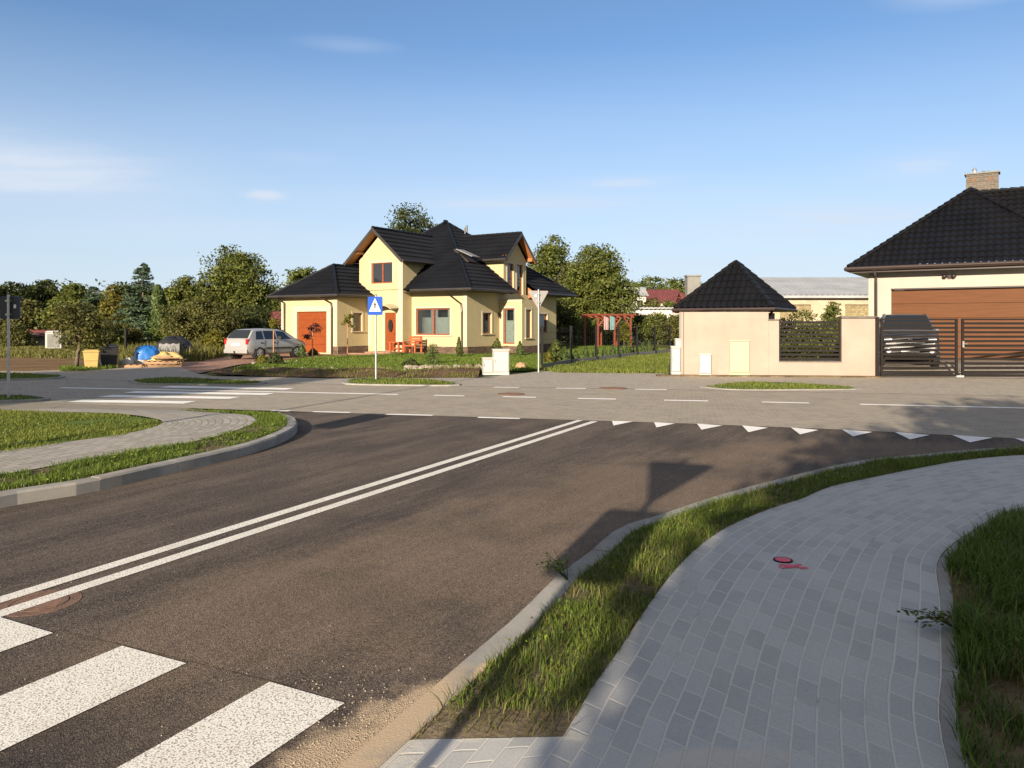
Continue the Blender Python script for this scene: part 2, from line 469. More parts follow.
class MB:
    """collects faces; build() links them as one mesh object"""

    def __init__(s):
        s.v, s.f, s.m, s.uv = [], [], [], {}

    def add(s, vs, fs, mi=0):
        k = len(s.v)
        s.v += [tuple(p) for p in vs]
        for f in fs:
            s.f.append(tuple(i + k for i in f))
            s.m.append(mi)
        return s

    def quad(s, *p, mi=0):
        return s.add(p, [tuple(range(len(p)))], mi)

    def box(s, x0, x1, y0, y1, z0, z1, mi=0):
        return s.add([(x0, y0, z0), (x1, y0, z0), (x1, y1, z0), (x0, y1, z0), (x0, y0, z1), (x1, y0, z1), (x1, y1, z1), (x0, y1, z1)],
                     [(0, 3, 2, 1), (4, 5, 6, 7), (0, 1, 5, 4), (1, 2, 6, 5), (2, 3, 7, 6), (3, 0, 4, 7)], mi)

    def ob(s, O, e, n, s0, s1, d0, d1, z0, z1, mi=0):
        """box on a wall plane: s along e, d along the outward normal n"""
        def P(a, d, z):
            return (O[0] + e[0] * a + n[0] * d, O[1] + e[1] * a + n[1] * d, z)
        return s.add([P(s0, d0, z0), P(s1, d0, z0), P(s1, d1, z0), P(s0, d1, z0), P(s0, d0, z1), P(s1, d0, z1), P(s1, d1, z1), P(s0, d1, z1)],
                     [(0, 3, 2, 1), (4, 5, 6, 7), (0, 1, 5, 4), (1, 2, 6, 5), (2, 3, 7, 6), (3, 0, 4, 7)], mi)

    def frustum(s, x, y, z0, z1, a0, b0, a1, b1, mi=0):
        return s.add([(x - a0, y - b0, z0), (x + a0, y - b0, z0), (x + a0, y + b0, z0), (x - a0, y + b0, z0),
                      (x - a1, y - b1, z1), (x + a1, y - b1, z1), (x + a1, y + b1, z1), (x - a1, y + b1, z1)],
                     [(0, 3, 2, 1), (4, 5, 6, 7), (0, 1, 5, 4), (1, 2, 6, 5), (2, 3, 7, 6), (3, 0, 4, 7)], mi)

    def prism(s, pts, z0, z1, mi=0):
        n = len(pts)
        zf0 = z0 if callable(z0) else (lambda x, y: z0)
        zf1 = z1 if callable(z1) else (lambda x, y: z1)
        vs = [(x, y, zf0(x, y)) for x, y in pts] + [(x, y, zf1(x, y)) for x, y in pts]
        fs = [tuple(reversed(range(n))), tuple(range(n, 2 * n))] + [(i, (i + 1) % n, n + (i + 1) % n, n + i) for i in range(n)]
        return s.add(vs, fs, mi)

    def tube(s, path, rad, seg=8, mi=0, cap=True):
        P = [Vector(p) for p in path]
        rad = rad if isinstance(rad, (list, tuple)) else [rad] * len(P)
        rings = []
        up = Vector((0, 0, 1))
        for i, p in enumerate(P):
            d = (P[min(i + 1, len(P) - 1)] - P[max(i - 1, 0)]).normalized()
            a = d.cross(up)
            if a.length < 1e-3:
                a = d.cross(Vector((1, 0, 0)))
            a.normalize()
            b = d.cross(a).normalized()
            rings.append([p + (a * math.cos(2 * PI * k / seg) + b * math.sin(2 * PI * k / seg)) * rad[i] for k in range(seg)])
        vs = [q for r in rings for q in r]
        fs = []
        for i in range(len(P) - 1):
            for k in range(seg):
                fs.append((i * seg + k, i * seg + (k + 1) % seg, (i + 1) * seg + (k + 1) % seg, (i + 1) * seg + k))
        if cap:
            fs.append(tuple(range(seg))[::-1])
            fs.append(tuple((len(P) - 1) * seg + k for k in range(seg)))
        return s.add(vs, fs, mi)

    def lathe(s, prof, seg=16, axis='z', O=(0, 0, 0), mi=0):
        vs, fs = [], []
        for (r, h) in prof:
            for k in range(seg):
                a = 2 * PI * k / seg
                c, d = r * math.cos(a), r * math.sin(a)
                p = (c, d, h) if axis == 'z' else ((c, h, d) if axis == 'y' else (h, c, d))
                vs.append((O[0] + p[0], O[1] + p[1], O[2] + p[2]))
        for i in range(len(prof) - 1):
            for k in range(seg):
                fs.append((i * seg + k, i * seg + (k + 1) % seg, (i + 1) * seg + (k + 1) % seg, (i + 1) * seg + k))
        fs.append(tuple(range(seg))[::-1])
        fs.append(tuple((len(prof) - 1) * seg + k for k in range(seg)))
        return s.add(vs, fs, mi)

    def build(s, name, mats, parent=None, smooth=False, bevel=0.0, loc=None):
        me = bpy.data.meshes.new(name)
        me.from_pydata(s.v, [], s.f)
        mats = mats if isinstance(mats, (list, tuple)) else [mats]
        for m in mats:
            me.materials.append(m)
        if len(mats) > 1:
            me.polygons.foreach_set('material_index', s.m)
        if smooth:
            me.polygons.foreach_set('use_smooth', [True] * len(me.polygons))
        me.update()
        o = bpy.data.objects.new(name, me)
        link(o, parent)
        if loc:
            o.location = loc
        if bevel:
            b = o.modifiers.new('bevel', 'BEVEL')
            b.width = bevel
            b.segments = 2
            b.limit_method = 'ANGLE'
        return o


def np_mesh(name, verts, quads, mat, tris=None, tint=None, parent=None, smooth=False):
    me = bpy.data.meshes.new(name)
    nq = 0 if quads is None else len(quads)
    ntr = 0 if tris is None else len(tris)
    me.vertices.add(len(verts))
    me.vertices.foreach_set('co', np.asarray(verts, np.float32).ravel())
    me.loops.add(nq * 4 + ntr * 3)
    li = []
    if nq:
        li.append(np.asarray(quads, np.int32).ravel())
    if ntr:
        li.append(np.asarray(tris, np.int32).ravel())
    me.loops.foreach_set('vertex_index', np.concatenate(li))
    me.polygons.add(nq + ntr)
    st = np.concatenate([np.arange(nq) * 4, nq * 4 + np.arange(ntr) * 3]).astype(np.int32)
    me.polygons.foreach_set('loop_start', st)
    me.update(calc_edges=True)
    me.validate()
    if tint is not None:
        a = me.attributes.new('tint', 'FLOAT', 'POINT')
        a.data.foreach_set('value', np.asarray(tint, np.float32))
    if smooth:
        me.polygons.foreach_set('use_smooth', [True] * len(me.polygons))
    me.materials.append(mat)
    o = bpy.data.objects.new(name, me)
    return link(o, parent)


def thing(name, label, cat, loc=(0, 0, 0), rz=0.0, group=None):
    o = bpy.data.objects.new(name, None)
    o.empty_display_size = 0.3
    o.location = loc
    o.rotation_euler = (0, 0, rz)
    link(o)
    return tag(o, label, cat, group)


def leaf_mesh(name, C, nrm, size, tint, mat, parent=None, asp=0.62):
    """rhombic leaves at C facing nrm"""
    n = len(C)
    rs = np.random.default_rng(n)
    nrm = nrm / (np.linalg.norm(nrm, axis=1)[:, None] + 1e-9)
    r = rs.normal(size=(n, 3))
    a = np.cross(nrm, r)
    a /= np.linalg.norm(a, axis=1)[:, None] + 1e-9
    b = np.cross(nrm, a)
    s = size[:, None]
    V = np.stack([C - a * s, C - b * s * asp + a * s * 0.1, C + a * s, C + b * s * asp + a * s * 0.1], 1).reshape(-1, 3)
    return np_mesh(name, V, np.arange(n * 4).reshape(-1, 4), mat, None, np.repeat(tint, 4), parent)


def tag(o, label=None, cat=None, group=None, kind=None):
    if label:
        o['label'] = label
    if cat:
        o['category'] = cat
    if group:
        o['group'] = group
    if kind:
        o['kind'] = kind
    return o


def dup(root, loc, rz=None, label=None, scale=None):
    r = root.copy()
    COL.objects.link(r)
    r.location = loc
    if rz is not None:
        r.rotation_euler = (0, 0, rz)
    if label:
        r['label'] = label
    if scale:
        r.scale = scale
    for ch in list(root.children):
        c = ch.copy()
        COL.objects.link(c)
        c.parent = r
        for g in list(ch.children):
            d = g.copy()
            COL.objects.link(d)
            d.parent = c
    return r


def struct(o, label=None):
    o['kind'] = 'structure'
    if label:
        o['label'] = label
    return o


def smooth_line(pts, step=0.25):
    """Catmull-Rom through points, resampled evenly"""
    P = np.array(pts, float)
    P = np.vstack([2 * P[0] - P[1], P, 2 * P[-1] - P[-2]])
    out = []
    for i in range(1, len(P) - 2):
        t = np.linspace(0, 1, 16, endpoint=False)[:, None]
        p0, p1, p2, p3 = P[i - 1], P[i], P[i + 1], P[i + 2]
        out.append(0.5 * ((2 * p1) + (-p0 + p2) * t + (2 * p0 - 5 * p1 + 4 * p2 - p3) * t ** 2 + (-p0 + 3 * p1 - 3 * p2 + p3) * t ** 3))
    out = np.vstack(out + [P[-2][None]])
    d = np.r_[0, np.cumsum(np.linalg.norm(np.diff(out, axis=0), axis=1))]
    n = max(2, int(d[-1] / step) + 1)
    s = np.linspace(0, d[-1], n)
    return np.c_[np.interp(s, d, out[:, 0]), np.interp(s, d, out[:, 1])]


def offset_line(P, w):
    """shift a polyline to its right by w"""
    d = np.gradient(P, axis=0)
    d /= np.linalg.norm(d, axis=1)[:, None]
    return P + np.c_[d[:, 1], -d[:, 0]] * w


def resample(P, n):
    d = np.r_[0, np.cumsum(np.linalg.norm(np.diff(P, axis=0), axis=1))]
    s = np.linspace(0, d[-1], n)
    return np.c_[np.interp(s, d, P[:, 0]), np.interp(s, d, P[:, 1])]


def ribbon(name, L, R, zf, mat, across=4, uvw=None, v0=0.0):
    """sheet between two polylines with UVs in metres (u along, v across)"""
    n = max(len(L), len(R))
    L, R = resample(L, n), resample(R, n)
    C = (L + R) / 2
    u = np.r_[0, np.cumsum(np.linalg.norm(np.diff(C, axis=0), axis=1))]
    t = np.linspace(0, 1, across + 1)
    P = L[:, None, :] * (1 - t)[None, :, None] + R[:, None, :] * t[None, :, None]
    W = uvw if uvw else float(np.mean(np.linalg.norm(R - L, axis=1)))
    Z = np.vectorize(zf)(P[..., 0], P[..., 1])
    V = np.dstack([P, Z]).reshape(-1, 3)
    k = across + 1
    i, j = np.meshgrid(np.arange(n - 1), np.arange(across), indexing='ij')
    a = (i * k + j).ravel()
    q = np.c_[a, a + 1, a + k + 1, a + k][:, ::-1]
    o = np_mesh(name, V, q, mat)
    # make sure it faces up
    me = o.data
    uvl = me.uv_layers.new(name='UVMap')
    UU = np.repeat(u, k)
    VV = v0 + np.tile(t * W, n)
    vi = np.empty(len(me.loops), np.int32)
    me.loops.foreach_get('vertex_index', vi)
    uvl.data.foreach_set('uv', np.c_[UU[vi], VV[vi]].astype(np.float32).ravel())
    if me.polygons[0].normal.z < 0:
        me.flip_normals()
    return o


def sheet(name, pts, z, mat):
    """flat (or z(x,y)) polygon, triangulated into a fine enough fan by Blender"""
    mb = MB()
    zf = z if callable(z) else (lambda x, y: z)
    p = list(pts)
    ar = sum(p[i][0] * p[(i + 1) % len(p)][1] - p[(i + 1) % len(p)][0] * p[i][1] for i in range(len(p)))
    if ar < 0:
        p = p[::-1]
    mb.quad(*[(x, y, zf(x, y)) for x, y in p])
    return mb.build(name, mat)


def in_poly(x, y, poly):
    poly = np.asarray(poly)
    r = np.zeros(len(x), bool)
    j = len(poly) - 1
    for i in range(len(poly)):
        xi, yi = poly[i]
        xj, yj = poly[j]
        c = ((yi > y) != (yj > y)) & (x < (xj - xi) * (y - yi) / (yj - yi + 1e-12) + xi)
        r ^= c
        j = i
    return r


def vnoise(x, y, scale, seed=0):
    """cheap smooth 2-D value noise"""
    rs = np.random.default_rng(seed)
    g = rs.random((64, 64))
    u, v = x * scale, y * scale
    i, j = np.floor(u).astype(int), np.floor(v).astype(int)
    fu, fv = u - i, v - j
    fu, fv = fu * fu * (3 - 2 * fu), fv * fv * (3 - 2 * fv)
    a, b = g[i % 64, j % 64], g[(i + 1) % 64, j % 64]
    c, d = g[i % 64, (j + 1) % 64], g[(i + 1) % 64, (j + 1) % 64]
    return a * (1 - fu) * (1 - fv) + b * fu * (1 - fv) + c * (1 - fu) * fv + d * fu * fv


def grass(name, poly, dens, zf, mat, h=(0.05, 0.12), w=0.006, lean=0.6, patchy=0.35, seed=1, label=None, ns=1.4, cap=140000):
    rs = np.random.default_rng(seed)
    P = np.asarray(poly)
    x0, y0, x1, y1 = P[:, 0].min(), P[:, 1].min(), P[:, 0].max(), P[:, 1].max()
    n = int((x1 - x0) * (y1 - y0) * dens)
    x, y = rs.uniform(x0, x1, n), rs.uniform(y0, y1, n)
    k = in_poly(x, y, P)
    nz = 0.6 * vnoise(x, y, ns, seed) + 0.4 * vnoise(x, y, ns * 3.7, seed + 1)
    k &= nz > patchy * rs.uniform(0.75, 1.15, n)
    x, y, nz = x[k][:cap], y[k][:cap], nz[k][:cap]
    n = len(x)
    z = np.vectorize(zf)(x, y) if n else x
    hh = rs.uniform(h[0], h[1], n) * (0.45 + 0.95 * nz)
    a = rs.uniform(0, 2 * PI, n)
    d = np.c_[np.cos(a), np.sin(a)]
    s = np.c_[-d[:, 1], d[:, 0]]
    ln = rs.uniform(0.1, lean, n) * hh
    ww = w * rs.uniform(0.6, 1.5, n)
    b = np.c_[x, y]
    V = np.zeros((n, 5, 3))
    V[:, 0, :2] = b - s * ww[:, None] / 2
    V[:, 1, :2] = b + s * ww[:, None] / 2
    mid = b + d * (ln * 0.35)[:, None]
    V[:, 2, :2] = mid + s * ww[:, None] * 0.4
    V[:, 3, :2] = mid - s * ww[:, None] * 0.4
    V[:, 4, :2] = b + d * ln[:, None]
    V[:, :2, 2] = (z - 0.01)[:, None]
    V[:, 2:4, 2] = (z + hh * 0.6)[:, None]
    V[:, 4, 2] = z + hh
    bi = np.arange(n) * 5
    q = np.c_[bi, bi + 1, bi + 2, bi + 3]
    t = np.c_[bi + 3, bi + 2, bi + 4]
    tint = np.clip(0.15 + 0.5 * nz + rs.normal(0, 0.22, n), 0, 1)
    o = np_mesh(name, V.reshape(-1, 3), q, mat, t, np.repeat(tint, 5))
    o['kind'] = 'stuff'
    if label:
        o['label'] = label
    return o


# ------------------------------------------------------------------ camera, sun, sky
cam = bpy.data.cameras.new('camera')
cam.sensor_width = 36.0
cam.lens = F / 1024 * 36.0
cam.shift_y = (HZ - 384.0) / 1024.0
cam.clip_end = 3000
co = bpy.data.objects.new('camera', cam)
co.location = (0, 0, H)
co.rotation_euler = (PI / 2, 0, 0)
link(co)
sc.camera = co

sl = bpy.data.lights.new('sun', 'SUN')
sl.energy = 4.6
sl.angle = math.radians(0.55)
sl.color = (1.0, 0.86, 0.67)
so = bpy.data.objects.new('sun', sl)
dvec = Vector((SD[0] * math.cos(SEL), SD[1] * math.cos(SEL), -math.sin(SEL)))
so.rotation_euler = dvec.to_track_quat('-Z', 'Y').to_euler()
so.location = (-8, -20, 14)
link(so)

w = bpy.data.worlds.new('World')
sc.world = w
w.use_nodes = True
nt = w.node_tree
bg = nt.nodes['Background']
sky = N(nt, 'ShaderNodeTexSky')
sky.sky_type = 'NISHITA'
sky.sun_disc = False
sky.sun_elevation = SEL
sky.sun_rotation = SAZ + PI
sky.air_density = 1.0
sky.dust_density = 0.3
sky.ozone_density = 4.5
tcw = N(nt, 'ShaderNodeTexCoord')
sep = N(nt, 'ShaderNodeSeparateXYZ')
nt.links.new(tcw.outputs['Generated'], sep.inputs[0])
zz = math_(nt, 'ADD', math_(nt, 'MAXIMUM', sep.outputs['Z'], 0.0), 0.10)
cmb = N(nt, 'ShaderNodeCombineXYZ')
nt.links.new(math_(nt, 'DIVIDE', sep.outputs['X'], zz), cmb.inputs[0])
nt.links.new(math_(nt, 'DIVIDE', sep.outputs['Y'], zz), cmb.inputs[1])
mpw = N(nt, 'ShaderNodeMapping')
mpw.inputs['Scale'].default_value = (0.42, 1.25, 1)
mpw.inputs['Location'].default_value = (2.2, 0.4, 0)
nt.links.new(cmb.outputs[0], mpw.inputs['Vector'])
cn = noise(nt, mpw.outputs[0], 0.62, 7, 0.56)
cl = ramp(nt, cn, [(0.47, (0, 0, 0)), (0.68, (0.85, 0.85, 0.85))])
# thin veil that thickens towards the horizon
veil = N(nt, 'ShaderNodeMapRange')
veil.inputs['From Min'].default_value = 0.34
veil.inputs['From Max'].default_value = 0.0
veil.inputs['To Min'].default_value = 0.04
veil.inputs['To Max'].default_value = 0.85
nt.links.new(sep.outputs['Z'], veil.inputs['Value'])
lowc = N(nt, 'ShaderNodeMapRange')
lowc.inputs['From Min'].default_value = 0.31
lowc.inputs['From Max'].default_value = 0.18
nt.links.new(sep.outputs['Z'], lowc.inputs['Value'])
# separate wisps low in the sky: (azimuth, height, half-width, half-height, strength)
azm = math_(nt, 'ARCTAN2', sep.outputs['X'], sep.outputs['Y'])
wn_ = noise(nt, mpw.outputs[0], 1.5, 6, 0.6)
wisp = None
for (a_, e_, ra, re, st_) in ((-0.56, 0.165, 0.20, 0.05, 0.8), (-0.40, 0.115, 0.30, 0.022, 0.5), (-0.27, 0.205, 0.06, 0.010, 0.35), (-0.31, 0.158, 0.035, 0.010, 0.75), (-0.21, 0.335, 0.07, 0.010, 0.16),
                              (0.14, 0.180, 0.09, 0.011, 0.6), (0.02, 0.155, 0.30, 0.022, 0.6), (0.36, 0.125, 0.24, 0.028, 0.8), (0.49, 0.178, 0.07, 0.018, 0.75), (0.56, 0.36, 0.08, 0.02, 0.6), (0.25, 0.075, 0.35, 0.03, 0.4)):
    dx_ = math_(nt, 'DIVIDE', math_(nt, 'SUBTRACT', azm, a_), ra)
    dy_ = math_(nt, 'DIVIDE', math_(nt, 'SUBTRACT', sep.outputs['Z'], e_), re)
    d2 = math_(nt, 'ADD', math_(nt, 'MULTIPLY', dx_, dx_), math_(nt, 'MULTIPLY', dy_, dy_))
    g_ = math_(nt, 'MULTIPLY', math_(nt, 'EXPONENT', math_(nt, 'MULTIPLY', d2, -1.0)), st_)
    wisp = g_ if wisp is None else math_(nt, 'MAXIMUM', wisp, g_)
wisp = math_(nt, 'MULTIPLY', wisp, math_(nt, 'MULTIPLY', ramp(nt, wn_, [(0.25, (0.45, 0.45, 0.45)), (0.62, (1, 1, 1))]), 1.1))
cl = math_(nt, 'MULTIPLY', cl, 0.5)
cfac = math_(nt, 'MULTIPLY', cl, math_(nt, 'MULTIPLY_ADD', lowc.outputs[0], 0.80, 0.10))
cfac = math_(nt, 'MAXIMUM', cfac, wisp)
fac = math_(nt, 'MAXIMUM', veil.outputs[0], cfac)
fac = math_(nt, 'MULTIPLY_ADD', cfac, 0.35, fac, clamp=True)
skyc = mixc(nt, fac, sky.outputs[0], (4.5, 5.1, 6.0))
# unseen bright cloud added sunward, behind the camera, to lift the fill light
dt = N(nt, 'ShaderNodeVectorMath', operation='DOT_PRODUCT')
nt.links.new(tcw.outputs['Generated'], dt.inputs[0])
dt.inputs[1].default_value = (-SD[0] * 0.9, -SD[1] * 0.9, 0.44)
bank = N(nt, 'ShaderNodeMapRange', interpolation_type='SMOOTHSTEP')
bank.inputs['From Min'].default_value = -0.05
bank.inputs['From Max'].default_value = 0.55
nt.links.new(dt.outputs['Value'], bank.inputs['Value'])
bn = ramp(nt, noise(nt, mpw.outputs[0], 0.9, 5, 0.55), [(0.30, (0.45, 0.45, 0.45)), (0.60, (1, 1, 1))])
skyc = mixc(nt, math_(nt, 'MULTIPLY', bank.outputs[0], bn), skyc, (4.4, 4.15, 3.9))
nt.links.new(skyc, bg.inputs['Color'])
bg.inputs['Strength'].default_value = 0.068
sc.view_settings.view_transform = 'Standard'
sc.view_settings.look = 'None'
sc.view_settings.exposure = 1.17
sc.view_settings.gamma = 1.0
sc.view_settings.use_curve_mapping = False
sc.cycles.use_denoising = True
sc.cycles.max_bounces = 6
sc.cycles.transparent_max_bounces = 12
sc.cycles.use_adaptive_sampling = False



# ------------------------------------------------------------------ ground, roads, paths
def sstep(a, b, t):
    t = min(1, max(0, (t - a) / (b - a)))
    return t * t * (3 - 2 * t)


def z_right(x, y):          # near right pavement: flush at the crossing, rising to kerb height
    return 0.012 + 0.088 * sstep(3.2, 5.4, y + 0.45 * x)


def z_left(x, y):           # left island: kerb height, ramping down to the cross road
    d = (14.58 - 0.27 * (x + 3.77)) - y
    return 0.016 + 0.104 * sstep(0.25, 1.9, d)


def plot_z(x, y):           # the right-hand plot rises behind its gate
    return 0.02 + 0.36 * sstep(24.4, 26.6, y + 0.11 * (x - 11.4))


g = sheet('ground', [(-600, -120), (600, -120), (600, 900), (-600, 900)], -0.03, M['ground'])
struct(g, 'rough grassy ground reaching the horizon')

a = sheet('asphalt_road', [(-14, -12), (6, -12), (14, 6), (14, 9.3), (7.28, 11.5), (1.67, 13.4), (-3.77, 14.56), (-4.6, 14.5), (-6.5, 8), (-12, -4)], 0.0, M['asphalt'])
struct(a, 'dark asphalt side road')
mr = sheet('paved_cross_road', [(40, 1.0), (14, 8.7), *[gp(512 + a / 2, 384 + b / 2 - 0.2) for a, b in ((1098, 115.5), (1005, 109.5), (880, 103), (765, 97), (660, 92), (558, 88), (460, 84), (370, 80.5), (284, 77.5), (200, 75))], (-3.77, 14.55), (-6.33, 15.2), (-10, 16.3), (-13, 17.6), (-40, 25.5), (-40, 29.2), (-15, 23.7), (-4.66, 21.3), (3.96, 19.64), (11.8, 17.75), (40, 11.6)], 0.004, M['mainroad'])
struct(mr, 'beige block-paved cross road')
fw = sheet('far_pavement', [(40, 11.6), (11.8, 17.75), (3.96, 19.64), (-4.66, 21.3), (-15, 23.7), (-40, 29.2), (-40, 32), (-25, 28.6), (-17.2, 27.3), (-16, 29), (-14.2, 30.5), (-13.4, 30.9), (-10.6, 25.9),
                            (-9.6, 24.9), (-5.56, 23.6), (-1, 24.0), (1.18, 27.4), (5.15, 26.0), (5.3, 24.9), (11.4, 24.2), (19, 23.2), (40, 20.5)], 0.008, M['farwalk'])
struct(fw, 'paved strip and drive entrances beyond the cross road')
rd = sheet('red_paved_drive', [(-13.4, 30.9), (-10.6, 25.9), (-11.3, 31.7), (-10.6, 38.4), (-9.3, 41.2), (-6.4, 42.0), (-4.2, 41.2), (-3.2, 42.4), (-6.5, 46), (-13.5, 45.5), (-14.6, 40), (-14.5, 34)], 0.012, M['redpave'])
struct(rd, 'reddish paved drive in front of the yellow house')
pd = MB()
xs = np.linspace(10.5, 30, 14)
for yy0, yy1 in zip(np.linspace(24.1, 34, 14)[:-1], np.linspace(24.1, 34, 14)[1:]):
    for x0, x1 in zip(xs[:-1], xs[1:]):
        sh = lambda x, y: y - 0.11 * (x - 11.4)
        q = [(x0, yy0), (x1, yy0), (x1, yy1), (x0, yy1)]
        pd.quad(*[(x, sh(x, y), plot_z(x, sh(x, y))) for x, y in q])
o = pd.build('paved_yard', M['farwalk'], smooth=True)
struct(o, 'paved yard rising behind the gate')

# --- right pavement, kerb, verges
KR_OUT = smooth_line([(-2.6, -1.2), (-1.35, 1.35), (-0.67, 2.82), (-0.252, 3.73), (0.0, 4.2), (0.334, 4.94), (0.494, 5.2), (0.80, 5.87), (1.136, 6.22), (1.72, 6.85), (2.39, 7.48), (3.19, 8.19), (4.03, 8.83), (4.8, 9.17), (5.61, 9.5), (6.53, 9.81),
                      (8.0, 10.0), (9.5, 9.9), (11, 9.5), (14, 8.6), (20, 6.8)], 0.25)
PATH_L = smooth_line([(-0.95, 0.5), (-0.4, 1.75), (0.185, 3.02), (0.335, 3.40), (0.537, 3.82), (0.83, 4.45), (1.2, 5.19), (1.6, 5.83), (2.1, 6.41), (2.57, 6.85), (3.04, 7.36), (3.52, 7.72), (4.33, 8.28), (5.21, 8.83), (6.1, 9.17), (7.5, 9.38), (9.2, 9.3), (12, 8.4)], 0.2)
PATH_R = smooth_line([(0.55, -0.3), (1.05, 1.0), (1.684, 2.83), (2.06, 3.54), (2.5, 4.35), (2.80, 4.93), (3.08, 5.30), (3.61, 5.84), (4.28, 6.43), (5.6, 7.1), (7.2, 7.5), (9.0, 7.45), (11.4, 6.8)], 0.2)
EDGE_W = 0.07
p_in = offset_line(PATH_R, -EDGE_W)
rp = ribbon('pavement', PATH_L, p_in, z_right, M['path'], 8, uvw=1.5)
struct(rp, 'grey block pavement curving round the corner')
KR_IN = offset_line(KR_OUT, 0.15)
# crossing landing between kerb and pavement
ik = int(np.argmin(np.abs(KR_IN[:, 1] - 3.12)))
ip = int(np.argmin(np.abs(PATH_L[:, 1] - 2.98)))
kin = KR_IN[:ik + 1]
pl = PATH_L[:ip + 1]
lp = ribbon('pavement', kin, pl, lambda x, y: z_right(x, y) - 0.001, M['path'], 6, uvw=0.62, v0=-0.62)
struct(lp, 'grey block paving at the crossing')


def kerb(name, line, zf, w=0.15, seg=1.0, side=1, label=None, mat='kerb', depth=0.2, gap=0.006, ch=0.02):
    P = resample(line, max(3, int(np.sum(np.linalg.norm(np.diff(line, axis=0), axis=1)) / (seg / 4)) // 4 * 4 + 1))
    mb = MB()
    d = np.gradient(P, axis=0)
    d /= np.linalg.norm(d, axis=1)[:, None]
    nr = np.c_[d[:, 1], -d[:, 0]] * side
    for i in range(0, len(P) - 1, 4):
        j1 = min(i + 4, len(P) - 1)
        jit = random.uniform(-0.004, 0.004)
        rings = []
        for j in range(i, j1 + 1):
            p = P[j].copy()
            if j == i:
                p = p + d[j] * gap / 2
            if j == j1:
                p = p - d[j] * gap / 2
            zt = zf(p[0], p[1]) + jit
            n = nr[j]
            rings.append([(p[0], p[1], zt - depth), (p[0], p[1], zt - ch), (p[0] + n[0] * ch, p[1] + n[1] * ch, zt),
                          (p[0] + n[0] * (w - 0.006), p[1] + n[1] * (w - 0.006), zt), (p[0] + n[0] * w, p[1] + n[1] * w, zt - 0.006), (p[0] + n[0] * w, p[1] + n[1] * w, zt - depth)])
        vs = [q for r in rings for q in r]
        fs = []
        for r in range(len(rings) - 1):
            for k in range(5):
                f = (r * 6 + k, r * 6 + k + 1, (r + 1) * 6 + k + 1, (r + 1) * 6 + k)
                fs.append(f if side < 0 else f[::-1])
        e = (0, 1, 2, 3, 4, 5)
        fs.append(e if side > 0 else e[::-1])
        e2 = tuple((len(rings) - 1) * 6 + k for k in (5, 4, 3, 2, 1, 0))
        fs.append(e2 if side > 0 else e2[::-1])
        mb.add(vs, fs)
    o = mb.build(name, M[mat])
    return struct(o, label)


kerb('kerb', KR_OUT, lambda x, y: z_right(x, y) + 0.008, label='pale concrete kerb along the near right verge')
kerb('edging_strip', p_in, lambda x, y: z_right(x, y) + 0.004, w=EDGE_W, ch=0.006, label='thin concrete edging beside the shaded grass')

ki = KR_IN[ik:][KR_IN[ik:, 0] < 14]
pv = PATH_L[ip:]
VERGE_R = np.vstack([ki, pv[::-1]])
vg = ribbon('verge_soil', ki, pv, lambda x, y: z_right(x, y) - 0.003, M['versoil'], 3)
struct(vg, 'sandy soil of the near grass verge')
LAWN_R = np.vstack([PATH_R, [(12, 5), (12, -3), (2, -3)]])
o = sheet('shaded_verge', LAWN_R, lambda x, y: z_right(x, y) - 0.01, M['soil'])
struct(o, 'soil under the shaded grass at right')
VERGE_G = VERGE_R[(VERGE_R[:, 1] > 3.12)]
grass('grass', VERGE_G, 5600, lambda x, y: z_right(x, y) - 0.012, M['grass'], (0.02, 0.078), 0.0048, 1.35, 0.31, 3, 'green tufty grass on the near verge', 2.2)
near = np.vstack([PATH_R[(PATH_R[:, 1] < 7.2)] + np.array([-0.02, 0]), [(6.6, 7.0), (6.0, 3.4), (2.6, 1.6)]])
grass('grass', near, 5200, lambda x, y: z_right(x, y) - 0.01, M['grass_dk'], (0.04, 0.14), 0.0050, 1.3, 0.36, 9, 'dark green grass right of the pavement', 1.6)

# --- left island
KL_OUT = smooth_line([(-10.2, -5.1), (-6.9, 2.0), (-5.6, 4.8), (-4.61, 6.92), (-4.30, 7.31), (-4.09, 7.69), (-3.87, 8.29), (-3.55, 9.12), (-3.34, 9.8), (-3.22, 10.8), (-3.30, 11.8), (-3.63, 12.8), (-4.06, 13.5), (-4.75, 14.15), (-5.6, 14.65)], 0.2)
KL_IN = offset_line(KL_OUT, -0.16)
PL_OUT = smooth_line([(-10.6, -3.7), (-7.9, 2.1), (-6.4, 5.3), (-5.14, 8.03), (-4.95, 8.5), (-4.62, 9.19), (-4.32, 9.75), (-4.06, 10.64), (-4.0, 11.8), (-4.2, 12.58), (-4.75, 13.35), (-6.33, 14.55)], 0.2)
PL_IN = smooth_line([(-12.0, -3.2), (-9.0, 3.4), (-7.4, 6.8), (-6.22, 9.34), (-5.55, 10.6), (-5.37, 11.3), (-5.46, 12.0), (-5.86, 12.6), (-6.9, 13.3), (-9.3, 13.9)], 0.2)
o = ribbon('island_path', PL_IN, PL_OUT, z_left, M['path2'], 6, uvw=1.4)
struct(o, 'beige paved path curving across the left island')
o = sheet('island_path', [(-9.3, 13.87), (-6.33, 14.53), (-5.7, 14.62), (-6.6, 15.25), (-10, 16.28), (-14, 17.5), (-40, 25), (-40, 22.4), (-14, 15.0)], lambda x, y: z_left(x, y) * 0 + 0.015, M['path2'])
struct(o, 'paved footway between the island lawn and the cross road')
kerb('kerb', KL_OUT, lambda x, y: z_left(x, y) + 0.008, side=-1, label='grey concrete kerb curving round the left island')
